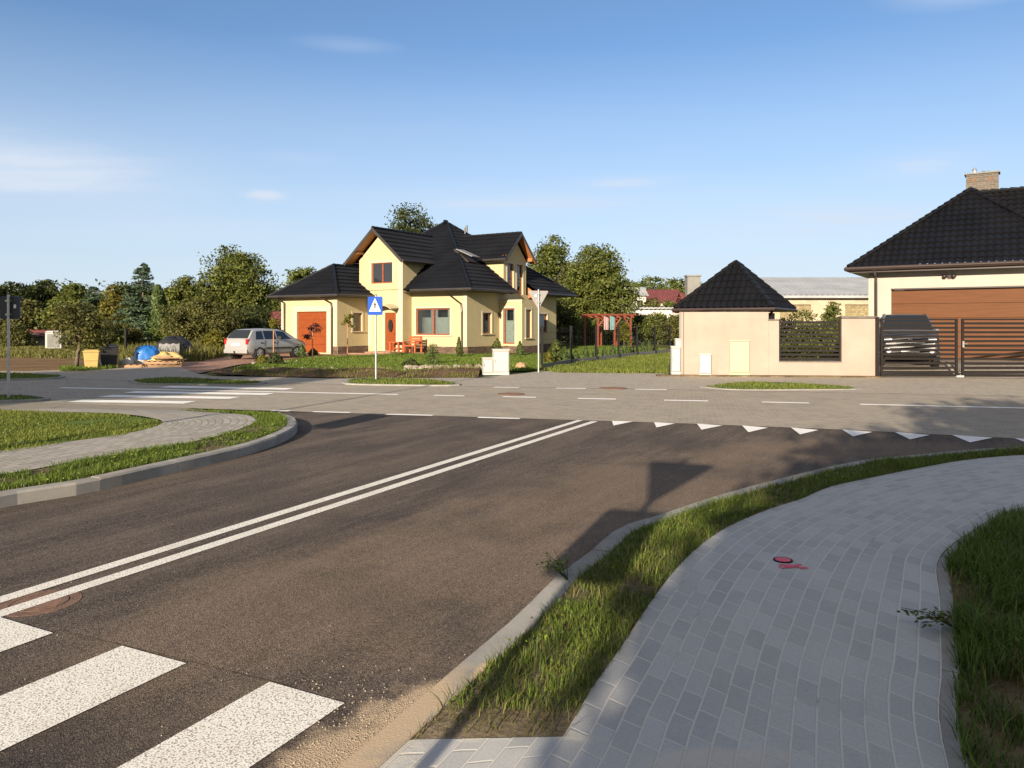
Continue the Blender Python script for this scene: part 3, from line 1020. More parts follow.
o = ribbon('verge_soil', PL_OUT, KL_IN, lambda x, y: z_left(x, y) - 0.008, M['soil'], 3)
struct(o, 'soil of the curved island verge')
LAWN_L = np.vstack([PL_IN, [(-14, 14.6), (-34, 21.0), (-34, 2), (-13, -3)]])
o = sheet('island_lawn', LAWN_L, lambda x, y: min(0.10, z_left(x, y) - 0.006), M['lawn'])
struct(o, 'ground under the island lawn')
VERGE_L = np.vstack([PL_OUT[3:], KL_IN[::-1][2:]])
k = VERGE_L[:, 1] > 4.0
grass('grass', VERGE_L[k], 3400, lambda x, y: z_left(x, y) - 0.01, M['grass'], (0.025, 0.085), 0.0065, 1.2, 0.36, 5, 'sunlit grass strip behind the left kerb', 1.6)
LAWN_V = [(-5.4, 10.5), (-5.37, 11.3), (-5.46, 12.0), (-5.86, 12.6), (-6.9, 13.3), (-9.3, 13.9), (-14, 15.2), (-14, 9.6), (-7.8, 6.2)]
grass('grass', LAWN_V, 2400, lambda x, y: min(0.10, z_left(x, y) - 0.006), M['grass_isl'], (0.02, 0.055), 0.008, 1.2, 0.26, 6, 'short yellow-green lawn on the left island', 0.9)

# --- small islands beyond the cross road
def island(pts, hz, label, glabel, dens=420):
    P = smooth_line(list(pts) + [pts[0]], 0.3)[:-1]
    # orientation
    ar = np.sum(P[:, 0] * np.roll(P[:, 1], -1) - np.roll(P[:, 0], -1) * P[:, 1])
    if ar < 0:
        P = P[::-1]
    c = P.mean(0)
    inn = c + (P - c) * (1 - 0.16 / np.maximum(np.linalg.norm(P - c, axis=1), 0.3))[:, None]
    mb = MB()
    n = len(P)
    vs = [(x, y, 0.0) for x, y in P] + [(x, y, hz) for x, y in P] + [(x, y, hz) for x, y in inn]
    fs = []
    for i in range(n):
        j = (i + 1) % n
        fs += [(i, j, n + j, n + i), (n + i, n + j, 2 * n + j, 2 * n + i)]
    mb.add(vs, fs)
    struct(mb.build('island_kerb', M['kerb']), label)
    struct(sheet('island_soil', inn, hz - 0.01, M['lawn']), label + ' ground')
    grass('grass', inn, dens, lambda x, y: hz - 0.015, M['grass_isl'], (0.03, 0.08), 0.014, 0.9, 0.3, int(abs(c[0]) * 10) + 3, glabel, 1.2, 40000)


def weeds(name, poly, n, zf, mat, label, size=(0.007, 0.016), hmax=0.07, seed=1, ns=2.0, thr=0.5):
    """low broad-leaved weeds in patches"""
    rs = np.random.default_rng(seed)
    P = np.asarray(poly)
    x, y = rs.uniform(P[:, 0].min(), P[:, 0].max(), n), rs.uniform(P[:, 1].min(), P[:, 1].max(), n)
    k = in_poly(x, y, P)
    x, y = x[k], y[k]
    nz = vnoise(x, y, ns, seed + 20)
    k = nz > thr * rs.uniform(0.8, 1.15, len(x))
    x, y, nz = x[k], y[k], nz[k]
    z = np.vectorize(zf)(x, y) + rs.uniform(0.005, hmax, len(x)) * (0.3 + nz)
    nr = rs.normal(size=(len(x), 3)) * 0.6 + np.array([0, 0, 1.0])
    V = leaf_mesh(name, np.c_[x, y, z], nr, rs.uniform(size[0], size[1], len(x)), np.clip(nz * 0.6 + rs.normal(0.1, 0.25, len(x)), 0, 1), M[mat])
    return tag(V, label, None, None, 'stuff')


grass('grass', VERGE_R, 900, lambda x, y: z_right(x, y) - 0.006, M['grass_dry'], (0.02, 0.09), 0.005, 1.5, 0.3, 31, 'dry yellow blades among the near verge grass', 3.0)
grass('grass', near, 900, lambda x, y: z_right(x, y) - 0.006, M['grass_dry'], (0.02, 0.10), 0.005, 1.5, 0.4, 32, 'dry blades among the shaded grass', 3.0)
weeds('weeds', VERGE_G, 30000, z_right, 'grass', 'low broad-leaved weeds in the near verge', seed=3)
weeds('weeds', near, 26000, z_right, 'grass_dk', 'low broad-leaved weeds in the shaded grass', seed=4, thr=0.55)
weeds('weeds', VERGE_L[k], 26000, z_left, 'grass', 'low weeds in the left island verge', (0.009, 0.02), 0.05, 5)
island([gp(700, 387.5), gp(731, 383.3), gp(763, 382.6), gp(810, 384.5), gp(856, 388), gp(856, 390), gp(810, 390.5), gp(735, 390.5)], 0.03, 'low kerbed island in front of the peach wall', 'thin grass on the island by the peach wall')
island([gp(341, 383), gp(352, 379.5), gp(376, 379), gp(425, 380), gp(455, 383.5), gp(456, 386.2), gp(400, 386), gp(350, 385)], 0.04, 'low kerbed island around the crossing sign', 'grass around the crossing sign post')
island([gp(128, 382), gp(160, 378.6), gp(190, 379), gp(225, 380.5), gp(266, 383), gp(250, 385.4), gp(190, 385.4), gp(140, 384.8)], 0.04, 'low kerbed island before the red drive', 'grass on the island before the red drive')
island([gp(-40, 373), gp(20, 374.5), gp(62, 376.5), gp(58, 379), gp(20, 380.5), gp(-40, 381)], 0.05, 'kerbed verge beyond the cross road at left', 'grass on the far left verge')
island([gp(-60, 394), gp(0, 396), (-10.9, 17.5), (-10.05, 16.75), (-10.6, 16.35), gp(-60, 402)], 0.05, 'small verge around the dark sign post', 'grass around the dark sign post')


# --- markings
def line_px(mb, p, q, wd=0.12, z=0.009):
    a, b = Vector(gp(*p)), Vector(gp(*q))
    d = (b - a).normalized()
    n = Vector((-d.y, d.x)) * wd / 2
    mb.quad(*[(v.x, v.y, z) for v in (a - n, b - n, b + n, a + n)])


def marking(name, mb, label, mat='paint'):
    o = mb.build(name, M[mat])
    if o.data.polygons[0].normal.z < 0:
        o.data.flip_normals()
    return struct(o, label)


mb = MB()
for pts in ([(-1.118, 3.547), (-0.729, 3.348)], [(-2.0, 3.945), (-1.585, 3.742)], [(-2.90, 4.34), (-2.453, 4.11)], [(-3.78, 4.74), (-3.35, 4.53)], [(-4.66, 5.15), (-4.23, 4.95)]):
    (x0, y0), (x1, y1) = pts
    dx, dy = 0.452 * 4, 0.892 * 4
    mb.quad((x0 - dx, y0 - dy, 0.005), (x1 - dx, y1 - dy, 0.005), (x1, y1, 0.005), (x0, y0, 0.005))
marking('crossing_stripes', mb, 'white zebra crossing stripes on the asphalt')
mb = MB()
for (x0, y0), (x1, y1) in (((-3.35, 4.03), (1.18, 13.30)), ((-3.16, 3.90), (1.42, 13.16))):
    d = Vector((x1 - x0, y1 - y0)).normalized()
    n = Vector((-d.y, d.x)) * 0.056
    mb.quad((x0 - n.x, y0 - n.y, 0.0045), (x0 + n.x, y0 + n.y, 0.0045), (x1 + n.x, y1 + n.y, 0.0045), (x1 - n.x, y1 - n.y, 0.0045))
marking('centre_lines', mb, 'double white centre line on the asphalt')
mb = MB()
for tri in (((200, 75), (203, 84), (242, 76)), ((284, 77.5), (289, 88), (326, 80)), ((370, 80.5), (379, 92.5), (421, 84)), ((460, 84), (473, 97.5), (512, 88.5)),
            ((558, 88), (576, 102), (613, 93)), ((660, 92), (682, 106), (721, 97)), ((765, 97), (796, 112), (836, 103)), ((880, 103), (916, 118), (962, 108.5)), ((1005, 109.5), (1048, 126), (1098, 116))):
    mb.quad(*[(*gp(512 + a / 2, 384 + b / 2), 0.0095) for a, b in tri])
marking('give_way_triangles', mb, 'row of white give-way triangles at the junction', 'paint2')
mb = MB()
for p, q in (((313, 412), (350, 413)), ((386, 414.6), (433, 415.8)), ((478, 417.8), (520, 419)), ((272, 411), (290, 411.4))):
    line_px(mb, p, q, 0.14)
for p, q in (((60, 388), (315, 393.0)), ((315, 393.0), (398, 394.8)), ((434, 395.6), (464, 396.2)), ((503, 397.0), (536, 397.7)), ((578, 398.7), (616, 399.5)), ((664, 400.5), (708, 401.3)),
             ((762, 402.4), (809, 403.4)), ((860, 404.6), (1100, 410.2)), ((494, 387.5), (519, 387.8)), ((556, 388.4), (586, 388.8)), ((635, 389.6), (667, 390))):
    line_px(mb, p, q, 0.2)
marking('lane_lines', mb, 'white lane lines on the paved cross road', 'paint2')
mb = MB()
for p, q in (((75, 401.3), (190, 403.0)), ((105, 396.4), (235, 398.4)), ((130, 392.4), (270, 394.6)), ((165, 387.0), (290, 389.4))):
    line_px(mb, p, q, 0.5, 0.012)
marking('crossing_stripes', mb, 'white zebra crossing stripes on the paved cross road', 'paint2')
# joint in the asphalt at the crossing
mb = MB()
mb.quad((-2.46, 4.16, 0.003), (-1.0, 3.50, 0.003), (-0.998, 3.504, 0.003), (-2.458, 4.164, 0.003))
struct(mb.build('asphalt_joint', M['soil']), 'fine joint across the asphalt beside the crossing')
rs = np.random.default_rng(4)
# crumbs of sand and gravel on the asphalt
def pebbles(name, c, r, mat, label, zf=lambda x, y: 0.0, seed=2):
    rs = np.random.default_rng(seed)
    n = len(c)
    th = np.linspace(0, 2 * PI, 5, endpoint=False)
    V = np.zeros((n, 6, 3))
    rad = r[:, None] * rs.uniform(0.7, 1.2, (n, 5))
    ph = rs.uniform(0, 2 * PI, n)[:, None]
    V[:, :5, 0] = c[:, :1] + rad * np.cos(th + ph)
    V[:, :5, 1] = c[:, 1:] + rad * np.sin(th + ph)
    zz = np.array([zf(x, y) for x, y in c])
    V[:, :5, 2] = zz[:, None]
    V[:, 5, :2] = c
    V[:, 5, 2] = zz + r * 1.0
    b = np.arange(n)[:, None] * 6
    T = np.concatenate([np.c_[b + i, b + (i + 1) % 5, b + 5] for i in range(5)])
    o = np_mesh(name, V.reshape(-1, 3), None, mat, T)
    return tag(o, label, None, None, 'stuff')


cc = np.r_[rs.normal(0, 1, (500, 2)) * [0.25, 0.35] + [-0.62, 3.1], rs.uniform([-3, 3], [3.5, 11], (260, 2))]
ok = ~in_poly(cc[:, 0], cc[:, 1], np.vstack([KR_OUT, [(20, -5), (-2, -5)]]))
pebbles('gravel', cc[ok], rs.uniform(0.0015, 0.0055, ok.sum()), M['stone'], 'loose grit scattered over the asphalt', lambda x, y: 0.001)

# iron covers, spray paint
def cover(name, px, py, r, label, grp=None, zc=0.004):
    x, y = gp(px, py)
    t = thing(name, label, 'manhole cover', (x, y, zc), 0.3, grp)
    MB().lathe([(r + 0.06, 0.0), (r + 0.06, 0.0125), (r, 0.0125), (r, 0.008)], 28).build('frame', M['rust'], t)
    m = MB().lathe([(r - 0.01, 0.002), (r - 0.01, 0.0135), (0.01, 0.0135)], 28)
    for i in range(-3, 4):
        m.box(-0.7 * r, 0.7 * r, i * r * 0.22 - 0.012, i * r * 0.22 + 0.012, 0.0132, 0.0146)
    m.build('lid', M['rust'], t)


cover('manhole_cover', 511, 394.4, 0.27, 'rusty round cover in the far lane, left of its pair', 'iron covers in the cross road')
cover('manhole_cover', 613, 388.6, 0.30, 'rusty round cover near the far pavement, right of its pair', 'iron covers in the cross road')
cover('manhole_cover', 40, 602.5, 0.16, 'rusty round cover under the double line beside the zebra crossing', None, -0.0105)
vx, vy = gp(783, 562, 0.09)
zv = z_right(vx, vy)
t = thing('valve_cap', 'small round valve cap sprayed pink on the block pavement', 'valve cap', (vx, vy, zv))
MB().lathe([(0.062, -0.01), (0.062, 0.006), (0.052, 0.008), (0.05, 0.004)], 24).build('rim', M['black'], t)
MB().lathe([(0.05, -0.01), (0.05, 0.007), (0.02, 0.009)], 24).build('lid', M['pink'], t)
mb = MB()
rs2 = random.Random(3)
for k in range(60):
    x = rs2.gauss(0, 0.034)
    y = -0.125 + rs2.gauss(0, 0.012) + 0.35 * abs(x) * (1 if rs2.random() < .5 else -1)
    r = rs2.uniform(0.004, 0.013)
    pts = [(x + r * 1.7 * math.cos(a), y + r * math.sin(a), 0.0035 + k * 0.00002) for a in np.linspace(0, 2 * PI, 7)[:-1]]
    mb.quad(*pts)
o = mb.build('spray_mark', M['pink'], loc=(vx + 0.005, vy, zv))
struct(o, 'pink spray-paint mark beside the valve cap')


# ------------------------------------------------------------------ buildings
def tile_slope(mb, EL, ER, TR, TL, wave=0.22, row=0.40, amp=0.034, step=0.05, mi=0):
    """pressed-tile roof slope with real courses and waves"""
    EL, ER, TR, TL = map(Vector, (EL, ER, TR, TL))
    e = (ER - EL).normalized()
    n = e.cross(TL - EL if (TL - EL).length > 1e-6 else TR - EL).normalized()
    if n.z < 0:
        n = -n
    s = n.cross(e)
    if s.z < 0:
        s = -s
    Ls = (TL - EL).dot(s)
    nr = max(2, int(round(Ls / row)))
    aL0, aL1 = 0.0, (TL - EL).dot(e)
    aR0, aR1 = (ER - EL).dot(e), (TR - EL).dot(e)
    lo, hi = min(aL0, aL1), max(aR0, aR1)
    grid = np.arange(math.floor(lo / wave * 4), math.ceil(hi / wave * 4) + 1) * wave / 4
    lines = []
    for j in range(nr):
        lines += [(j / nr, step), ((j + 1) / nr, 0.0)]
    V, Fc = [], []
    m = len(grid)
    for (t, off) in lines:
        l, r = aL0 + (aL1 - aL0) * t, aR0 + (aR1 - aR0) * t
        a = np.clip(grid, l, r)
        h = off + amp * np.sin(2 * PI * a / wave)
        for ai, hi_ in zip(a, h):
            p = EL + e * float(ai) + s * (t * Ls) + n * float(hi_)
            V.append(tuple(p))
    fl = (e.cross(s)).z > 0
    for j in range(len(lines) - 1):
        t0, t1 = lines[j][0], lines[j + 1][0]
        l = min(aL0 + (aL1 - aL0) * t0, aL0 + (aL1 - aL0) * t1)
        r = max(aR0 + (aR1 - aR0) * t0, aR0 + (aR1 - aR0) * t1)
        for i in range(m - 1):
            if grid[i + 1] <= l or grid[i] >= r:
                continue
            f = (j * m + i, j * m + i + 1, (j + 1) * m + i + 1, (j + 1) * m + i)
            Fc.append(f if fl else f[::-1])
    mb.add(V, Fc, mi)


def panel(mb, O, e, n, L, z0, z1, ops=(), depth=0.14, mi=0):
    """wall plane with real openings and reveals"""
    S = sorted({0.0, L} | {o[0] for o in ops} | {o[1] for o in ops})
    Z = sorted({z0, z1} | {o[2] for o in ops} | {o[3] for o in ops})
    S = [q for q in S if 0 <= q <= L]
    Z = [q for q in Z if z0 <= q <= z1]

    def P(a, z, d=0.0):
        return (O[0] + e[0] * a + n[0] * d, O[1] + e[1] * a + n[1] * d, z)
    # orientation: e x z should follow n
    flip = (e[1] * 1.0 * n[0] - e[0] * 1.0 * n[1]) < 0

    def q(*p):
        mb.quad(*(p[::-1] if flip else p), mi=mi)
    for i in range(len(S) - 1):
        for j in range(len(Z) - 1):
            a, z = (S[i] + S[i + 1]) / 2, (Z[j] + Z[j + 1]) / 2
            if any(o[0] < a < o[1] and o[2] < z < o[3] for o in ops):
                continue
            q(P(S[i], Z[j]), P(S[i + 1], Z[j]), P(S[i + 1], Z[j + 1]), P(S[i], Z[j + 1]))
    for (a0, a1, b0, b1) in ops:
        q(P(a0, b0), P(a0, b0, -depth), P(a0, b1, -depth), P(a0, b1))
        q(P(a1, b0, -depth), P(a1, b0), P(a1, b1), P(a1, b1, -depth))
        q(P(a0, b1), P(a0, b1, -depth), P(a1, b1, -depth), P(a1, b1))
        q(P(a0, b0, -depth), P(a0, b0), P(a1, b0), P(a1, b0, -depth))


def window(parent, O, e, n, op, mull=1, frame='winframe', trim='cream', sill=True, curtain=True, d=-0.08, fw=0.075, rail=None, depth=0.14):
    a0, a1, z0, z1 = op
    mb = MB()
    g = 0.004
    mb.ob(O, e, n, a0 + g, a0 + fw, d - 0.05, d, z0 + g, z1 - g)
    mb.ob(O, e, n, a1 - fw, a1 - g, d - 0.05, d, z0 + g, z1 - g)
    mb.ob(O, e, n, a0 + fw, a1 - fw, d - 0.05, d - 0.002, z0 + g, z0 + fw)
    mb.ob(O, e, n, a0 + fw, a1 - fw, d - 0.05, d - 0.002, z1 - fw, z1 - g)
    for k in range(1, mull + 1):
        c = a0 + (a1 - a0) * k / (mull + 1)
        mb.ob(O, e, n, c - fw * 0.7, c + fw * 0.7, d - 0.05, d + 0.004, z0 + fw, z1 - fw)
    if rail:
        mb.ob(O, e, n, a0 + fw, a1 - fw, d - 0.045, d + 0.002, rail - 0.03, rail + 0.03)
    wdw = mb.build('window', M[frame], parent)
    mb = MB()
    mb.ob(O, e, n, a0 + fw * 0.9, a1 - fw * 0.9, d - 0.032, d - 0.026, z0 + fw * 0.9, z1 - fw * 0.9)
    mb.build('pane', M['glass'], wdw)
    if curtain:
        mb = MB()
        for k in range(mull + 1):
            c0 = a0 + (a1 - a0) * k / (mull + 1) + fw
            c1 = a0 + (a1 - a0) * (k + 1) / (mull + 1) - fw
            W = c1 - c0
            for (p0, p1, zlo) in ((c0, c0 + W * 0.17, z0 + 0.06), (c1 - W * 0.17, c1, z0 + 0.06), (c0, c1, z0 + 0.05)):
                nn_ = 14 if p1 - p0 < W * 0.9 else 26
                top = z1 - 0.05 if zlo > z0 + 0.055 or (p1 - p0) < W * 0.9 else z0 + (z1 - z0) * 0.66
                pts = []
                for i in range(nn_ + 1):
                    a = p0 + (p1 - p0) * i / nn_
                    dd = d - 0.065 + 0.018 * math.sin(i * 2.1)
                    pts.append((O[0] + e[0] * a + n[0] * dd, O[1] + e[1] * a + n[1] * dd))
                for i in range(nn_):
                    mb.quad((*pts[i], zlo), (*pts[i + 1], zlo), (*pts[i + 1], top), (*pts[i], top))
        mb.build('curtain', M['curtain'], wdw)
    if trim:
        mb = MB()
        tw, td = 0.11, 0.022
        mb.ob(O, e, n, a0 - tw, a0 - 0.002, 0.001, td, z0 - 0.002, z1 + tw)
        mb.ob(O, e, n, a1 + 0.002, a1 + tw, 0.001, td, z0 - 0.002, z1 + tw)
        mb.ob(O, e, n, a0 - 0.002, a1 + 0.002, 0.001, td - 0.002, z1 + 0.002, z1 + tw - 0.002)
        mb.build('surround', M[trim], wdw)
    if sill:
        mb = MB()
        mb.ob(O, e, n, a0 - 0.15, a1 + 0.15, -0.09, 0.07, z0 - 0.06, z0 - 0.003)
        mb.build('sill', M['cream'], wdw)
    return wdw


def ridge(mb, p, q, r=0.09, seg=0.36, taper=0.8):
    P, Q = Vector(p), Vector(q)
    L = (Q - P).length
    n = max(1, int(L / seg))
    for i in range(n):
        a, b = P.lerp(Q, i / n), P.lerp(Q, (i + 1.06) / n if i < n - 1 else 1)
        mb.tube([a, b], [r, r * taper], 8)


# ---- yellow house: u along the front, v into depth
TH = math.radians(32)
HC = (-2.475, 42.3)
yh = thing('yellow_house', 'two-storey pale yellow house with black tiled roofs and an orange garage door', 'house', (HC[0], HC[1], 0.0), -TH)
E_A, N_A = (1, 0), (0, -1)        # front faces
E_B, N_B = (0, 1), (1, 0)         # right-hand faces
WB, VB = 11.0, 10.2
wall = MB()
opA = [(-3.59 + 4.8, -1.16 + 4.8, 1.08, 2.6)]
panel(wall, (-4.8, 0), E_A, N_A, 4.8, 0, 3.5, opA)
opB1 = (1.54, 2.43, 1.16, 2.35)
opB2 = (8.0, 9.0, 1.16, 2.35)
panel(wall, (0, 0), E_B, N_B, VB, 0, 3.5, [opB1, opB2])
panel(wall, (-WB, VB), E_A, (0, 1), WB, 0, 3.5)
panel(wall, (-WB, 0), E_B, (-1, 0), VB, 0, 3.5)
panel(wall, (-WB, 0), E_A, N_A, WB - 4.8, 0, 3.5)
# gable block
GL, GR, GV = -7.22, -3.9, -0.8
opG = (-6.26 - GL, -4.66 - GL, 4.06, 5.28)
opD = (-5.22 - GL, -4.39 - GL, 0.16, 2.36)
panel(wall, (GL, GV), E_A, N_A, GR - GL, 0, 5.25, [opG, opD])
panel(wall, (GR, GV), E_B, N_B, 3.4, 0, 5.3)
panel(wall, (GL, GV), E_B, (-1, 0), 3.4, 0, 5.3)
gc = (GL + GR) / 2
wall.quad((GL, GV, 5.25), (GR, GV, 5.25), (GR, GV, 5.45), (gc + 0.02, GV, 6.95), (GL, GV, 5.45))
# garage
AL, AR, AV = -11.05, -6.53, -3.3
opGD = (-9.74 - AL, -7.34 - AL, 0.08, 2.42)
panel(wall, (AL, AV), E_A, N_A, AR - AL, 0, 3.3, [opGD], 0.18)
opGW = (-2.06 - AV, -1.31 - AV, 1.3, 2.34)
panel(wall, (AR, AV), E_B, N_B, 3.4, 0, 3.3, [opGW])
panel(wall, (AL, AV), E_B, (-1, 0), 3.4, 0, 3.3)
# bay on the right-hand side, with a canted corner
BV0, BU, BV1 = 3.29, 1.54, 5.3
opW1 = (0.26, 1.05, 0.55, 2.62)
panel(wall, (0, BV0), E_A, N_A, BU, 0, 3.12, [opW1])
opW2 = (0.45, 1.05, 0.9, 2.55)
panel(wall, (BU, BV0), E_B, N_B, BV1 - BV0, 0, 3.12, [opW2])
panel(wall, (0, BV1), E_A, (0, 1), BU, 0, 3.12)
wall.quad((0, BV0, 3.12), (BU, BV0, 3.12), (BU, BV1, 3.12), (0, BV1, 3.12))
# dormer
DC, DH, DU = 5.18, 1.3, -0.1
opF1 = (0.42, 1.12, 3.35, 5.35)
opF2 = (1.5, 2.2, 3.35, 5.35)
panel(wall, (DU, DC - DH), E_B, N_B, 2 * DH, 3.1, 5.6, [opF1, opF2])
wall.quad((DU, DC - DH, 5.6), (DU, DC + DH, 5.6), (DU, DC, 6.9))
panel(wall, (DU - 2.6, DC - DH), E_A, N_A, 2.6, 3.2, 5.7)
panel(wall, (DU - 2.6, DC + DH), E_A, (0, 1), 2.6, 3.2, 5.7)
wall.build('wall', M['yellow'], yh)
# dark lining so no light leaks through the rooms
lin = MB()
lin.box(-WB + 0.5, -0.6, 0.6, VB - 0.5, 0.02, 3.45)
lin.box(GL + 0.3, GR - 0.3, GV + 0.55, 2.0, 3.6, 5.2)
lin.box(0.1, BU - 0.5, BV0 + 0.5, BV1 - 0.1, 0.02, 3.0)
lin.box(DU - 2.2, DU - 0.5, DC - 1.1, DC + 1.1, 3.3, 5.4)
lin.box(AL + 0.3, AR - 0.5, AV + 0.4, 0.0, 0.02, 3.2)
lin.build('interior', M['dark'], yh)
for (O, e, n, L) in (((-3.9, 0), E_A, N_A, 3.9), ((0, 0.02), E_B, N_B, BV0 - 0.02), ((0.02, BV0), E_A, N_A, BU), ((BU, BV0 + 0.02), E_B, N_B, BV1 - BV0), ((0, BV1 + 0.02), E_B, N_B, VB - BV1), ((AR, AV + 0.02), E_B, N_B, 2.45), ((AL, AV), E_A, N_A, 1.0), ((-7.0, AV), E_A, N_A, 0.46)):
    pb = MB()
    pb.ob(O, e, n, 0, L, 0.002, 0.03, -0.05, 0.44)
    pb.build('plinth', M['plinth'], yh)
for (O, e, n, a, b, z1) in (((GR, GV), E_A, N_A, -0.3, 0.0, 5.25), ((GL, GV), E_A, N_A, 0.72, 1.0, 2.9), ((0, 0), E_A, N_A, -0.25, 0.0, 3.45), ((AR, AV), E_A, N_A, -0.3, 0.0, 3.2), ((AL, AV), E_A, N_A, 0.0, 0.25, 3.2)):
    MB().ob(O, e, n, a, b, 0.002, 0.018, 0.45, z1).build('corner_strip', M['cream'], yh)
cr = MB()
cr.ob((AL, AV), E_A, N_A, opGD[0] - 0.34, opGD[0] - 0.004, 0.002, 0.03, 0.05, 2.75)
cr.ob((AL, AV), E_A, N_A, opGD[1] + 0.004, opGD[1] + 0.34, 0.002, 0.03, 0.05, 2.75)
cr.ob((AL, AV), E_A, N_A, opGD[0] - 0.004, opGD[1] + 0.004, 0.002, 0.028, 2.424, 2.748)
cr.build('garage_surround', M['cream'], yh)
cr = MB()
cr.ob((GL, GV), E_A, N_A, opD[0] - 0.16, opD[0] - 0.004, 0.002, 0.025, 0.1, 2.5)
cr.ob((GL, GV), E_A, N_A, opD[1] + 0.004, opD[1] + 0.16, 0.002, 0.025, 0.1, 2.5)
cr.build('door_surround', M['cream'], yh)
cr = MB()
cr.ob((0, BV0), E_A, N_A, 0.0, BU + 0.03, 0.002, 0.04, 2.98, 3.10)
cr.build('string_course', M['cream'], yh)

window(yh, (-4.8, 0), E_A, N_A, opA[0], 1)
window(yh, (0, 0), E_B, N_B, opB1, 0)
window(yh, (0, 0), E_B, N_B, opB2, 0)
window(yh, (GL, GV), E_A, N_A, opG, 1, sill=False)
window(yh, (AR, AV), E_B, N_B, opGW, 0)
window(yh, (0, BV0), E_A, N_A, opW1, 0, sill=False)
window(yh, (BU, BV0), E_B, N_B, opW2, 0, curtain=False)
window(yh, (DU, DC - DH), E_B, N_B, opF1, 0, sill=False, rail=4.2)
window(yh, (DU, DC - DH), E_B, N_B, opF2, 0, sill=False, rail=4.2)
# front door
mb = MB()
mb.ob((GL, GV), E_A, N_A, opD[0] + 0.004, opD[1] - 0.004, -0.11, -0.06, 0.164, 2.355)
for k in (0.12, 0.52):
    mb.ob((GL, GV), E_A, N_A, opD[0] + k, opD[0] + k + 0.2, -0.06, -0.045, 0.35, 0.9)
fd = mb.build('front_door', M['orange'], yh)
mb = MB()
cx = (opD[0] + opD[1]) / 2 + GL
mb.add([(cx + 0.15 * math.cos(t_), GV - 0.035 + 0 * t_, 1.62 + 0.36 * math.sin(t_)) for t_ in np.linspace(0, 2 * PI, 21)[:-1]] , [tuple(range(20))])
mb.build('oval_pane', M['carglass'], fd)
mb = MB().tube([(cx + 0.32, GV + 0.05, 1.15), (cx + 0.32, GV - 0.03, 1.15), (cx + 0.22, GV - 0.03, 1.15)], 0.014, 6)
mb.build('handle', M['chrome'], fd)
# garage door
mb = MB()
for k in range(5):
    z0 = 0.084 + k * 0.466
    mb.ob((AL, AV), E_A, N_A, opGD[0] + 0.004, opGD[1] - 0.004, -0.16, -0.10, z0, z0 + 0.455)
mb.ob((AL, AV), E_A, N_A, opGD[0] + 0.004, opGD[1] - 0.004, -0.17, -0.155, 0.084, 2.41)
mb.build('garage_door', M['orange'], yh)
# steps and little canopy over the door
mb = MB()
mb.box(-5.6, -3.7, GV - 1.3, GV - 0.03, 0.0, 0.14)
mb.box(-6.4, -3.0, GV - 1.9, GV - 1.302, 0.0, 0.07)
mb.build('doorstep', M['redpave'], yh)
mb = MB()
nn_ = 8
for i in range(nn_):
    a0, a1 = PI * 0.15 + PI * 0.7 * i / nn_, PI * 0.15 + PI * 0.7 * (i + 1) / nn_
    p0 = (cx + 0.72 * math.cos(PI - a0), 2.40 + 0.42 * math.sin(a0))
    p1 = (cx + 0.72 * math.cos(PI - a1), 2.40 + 0.42 * math.sin(a1))
    mb.add([(p0[0], GV - 0.75, p0[1] - 0.08), (p1[0], GV - 0.75, p1[1] - 0.08), (p1[0], GV - 0.005, p1[1]), (p0[0], GV - 0.005, p0[1]),
            (p0[0], GV - 0.75, p0[1] - 0.03), (p1[0], GV - 0.75, p1[1] - 0.03), (p1[0], GV - 0.005, p1[1] + 0.05), (p0[0], GV - 0.005, p0[1] + 0.05)],
           [(0, 1, 2, 3), (7, 6, 5, 4), (0, 4, 5, 1)])
mb.build('door_canopy', M['cabcream'], yh)


def lantern(parent, x, y, z):
    mb = MB()
    mb.box(x - 0.03, x + 0.03, y - 0.12, y, z - 0.02, z + 0.02)
    mb.lathe([(0.05, z - 0.26), (0.085, z - 0.08), (0.10, z - 0.06), (0.02, z + 0.05)], 8, 'z', (x, y - 0.14, 0))
    mb.build('wall_lamp', M['black'], parent)


lantern(yh, -5.65, GV - 0.003, 2.75)
lantern(yh, -0.001 + 0.12, 3.2, 2.35)

# roofs
OV, EZ, SL = 0.8, 3.62, 0.748
rf = MB()


def zmain(d):
    return EZ + SL * d


A0, A1 = (-WB - OV, -OV, EZ), (OV, -OV, EZ)
UR, V1R = -5.5, 5.5
VE = 11.5
apx, apx2 = (UR, V1R, zmain(5.5 + OV)), (UR, VE - 5.5 - OV, zmain(5.5 + OV))
tile_slope(rf, A0, A1, apx, apx)
# right-hand slope, opened up around the dormer
hipu = lambda v: (OV - (v + OV))
tile_slope(rf, (OV, -OV, EZ), (OV, DC - DH, EZ), (hipu(DC - DH), DC - DH, zmain(DC - DH + OV)), (hipu(DC - DH), DC - DH, zmain(DC - DH + OV)))
d0 = OV - (DU - 0.12)
tile_slope(rf, (OV - d0, DC - DH, zmain(d0)), (OV - d0, DC + DH, zmain(d0)), (hipu(DC - DH), DC + DH, zmain(DC - DH + OV)), (hipu(DC - DH), DC - DH, zmain(DC - DH + OV)))
tile_slope(rf, (hipu(DC - DH), DC - DH, zmain(DC - DH + OV)), (hipu(DC - DH), DC + DH, zmain(DC - DH + OV)), apx2, apx)
ve_u = lambda v: OV - (VE - v)
tile_slope(rf, (OV, DC + DH, EZ), (OV, VE, EZ), (ve_u(DC + DH), DC + DH, zmain(VE - DC - DH)), (ve_u(DC + DH), DC + DH, zmain(VE - DC - DH)))
tile_slope(rf, (OV, VE, EZ), (-WB - OV, VE, EZ), apx2, apx2)
tile_slope(rf, (-WB - OV, VE, EZ), (-WB - OV, -OV, EZ), apx, apx2)
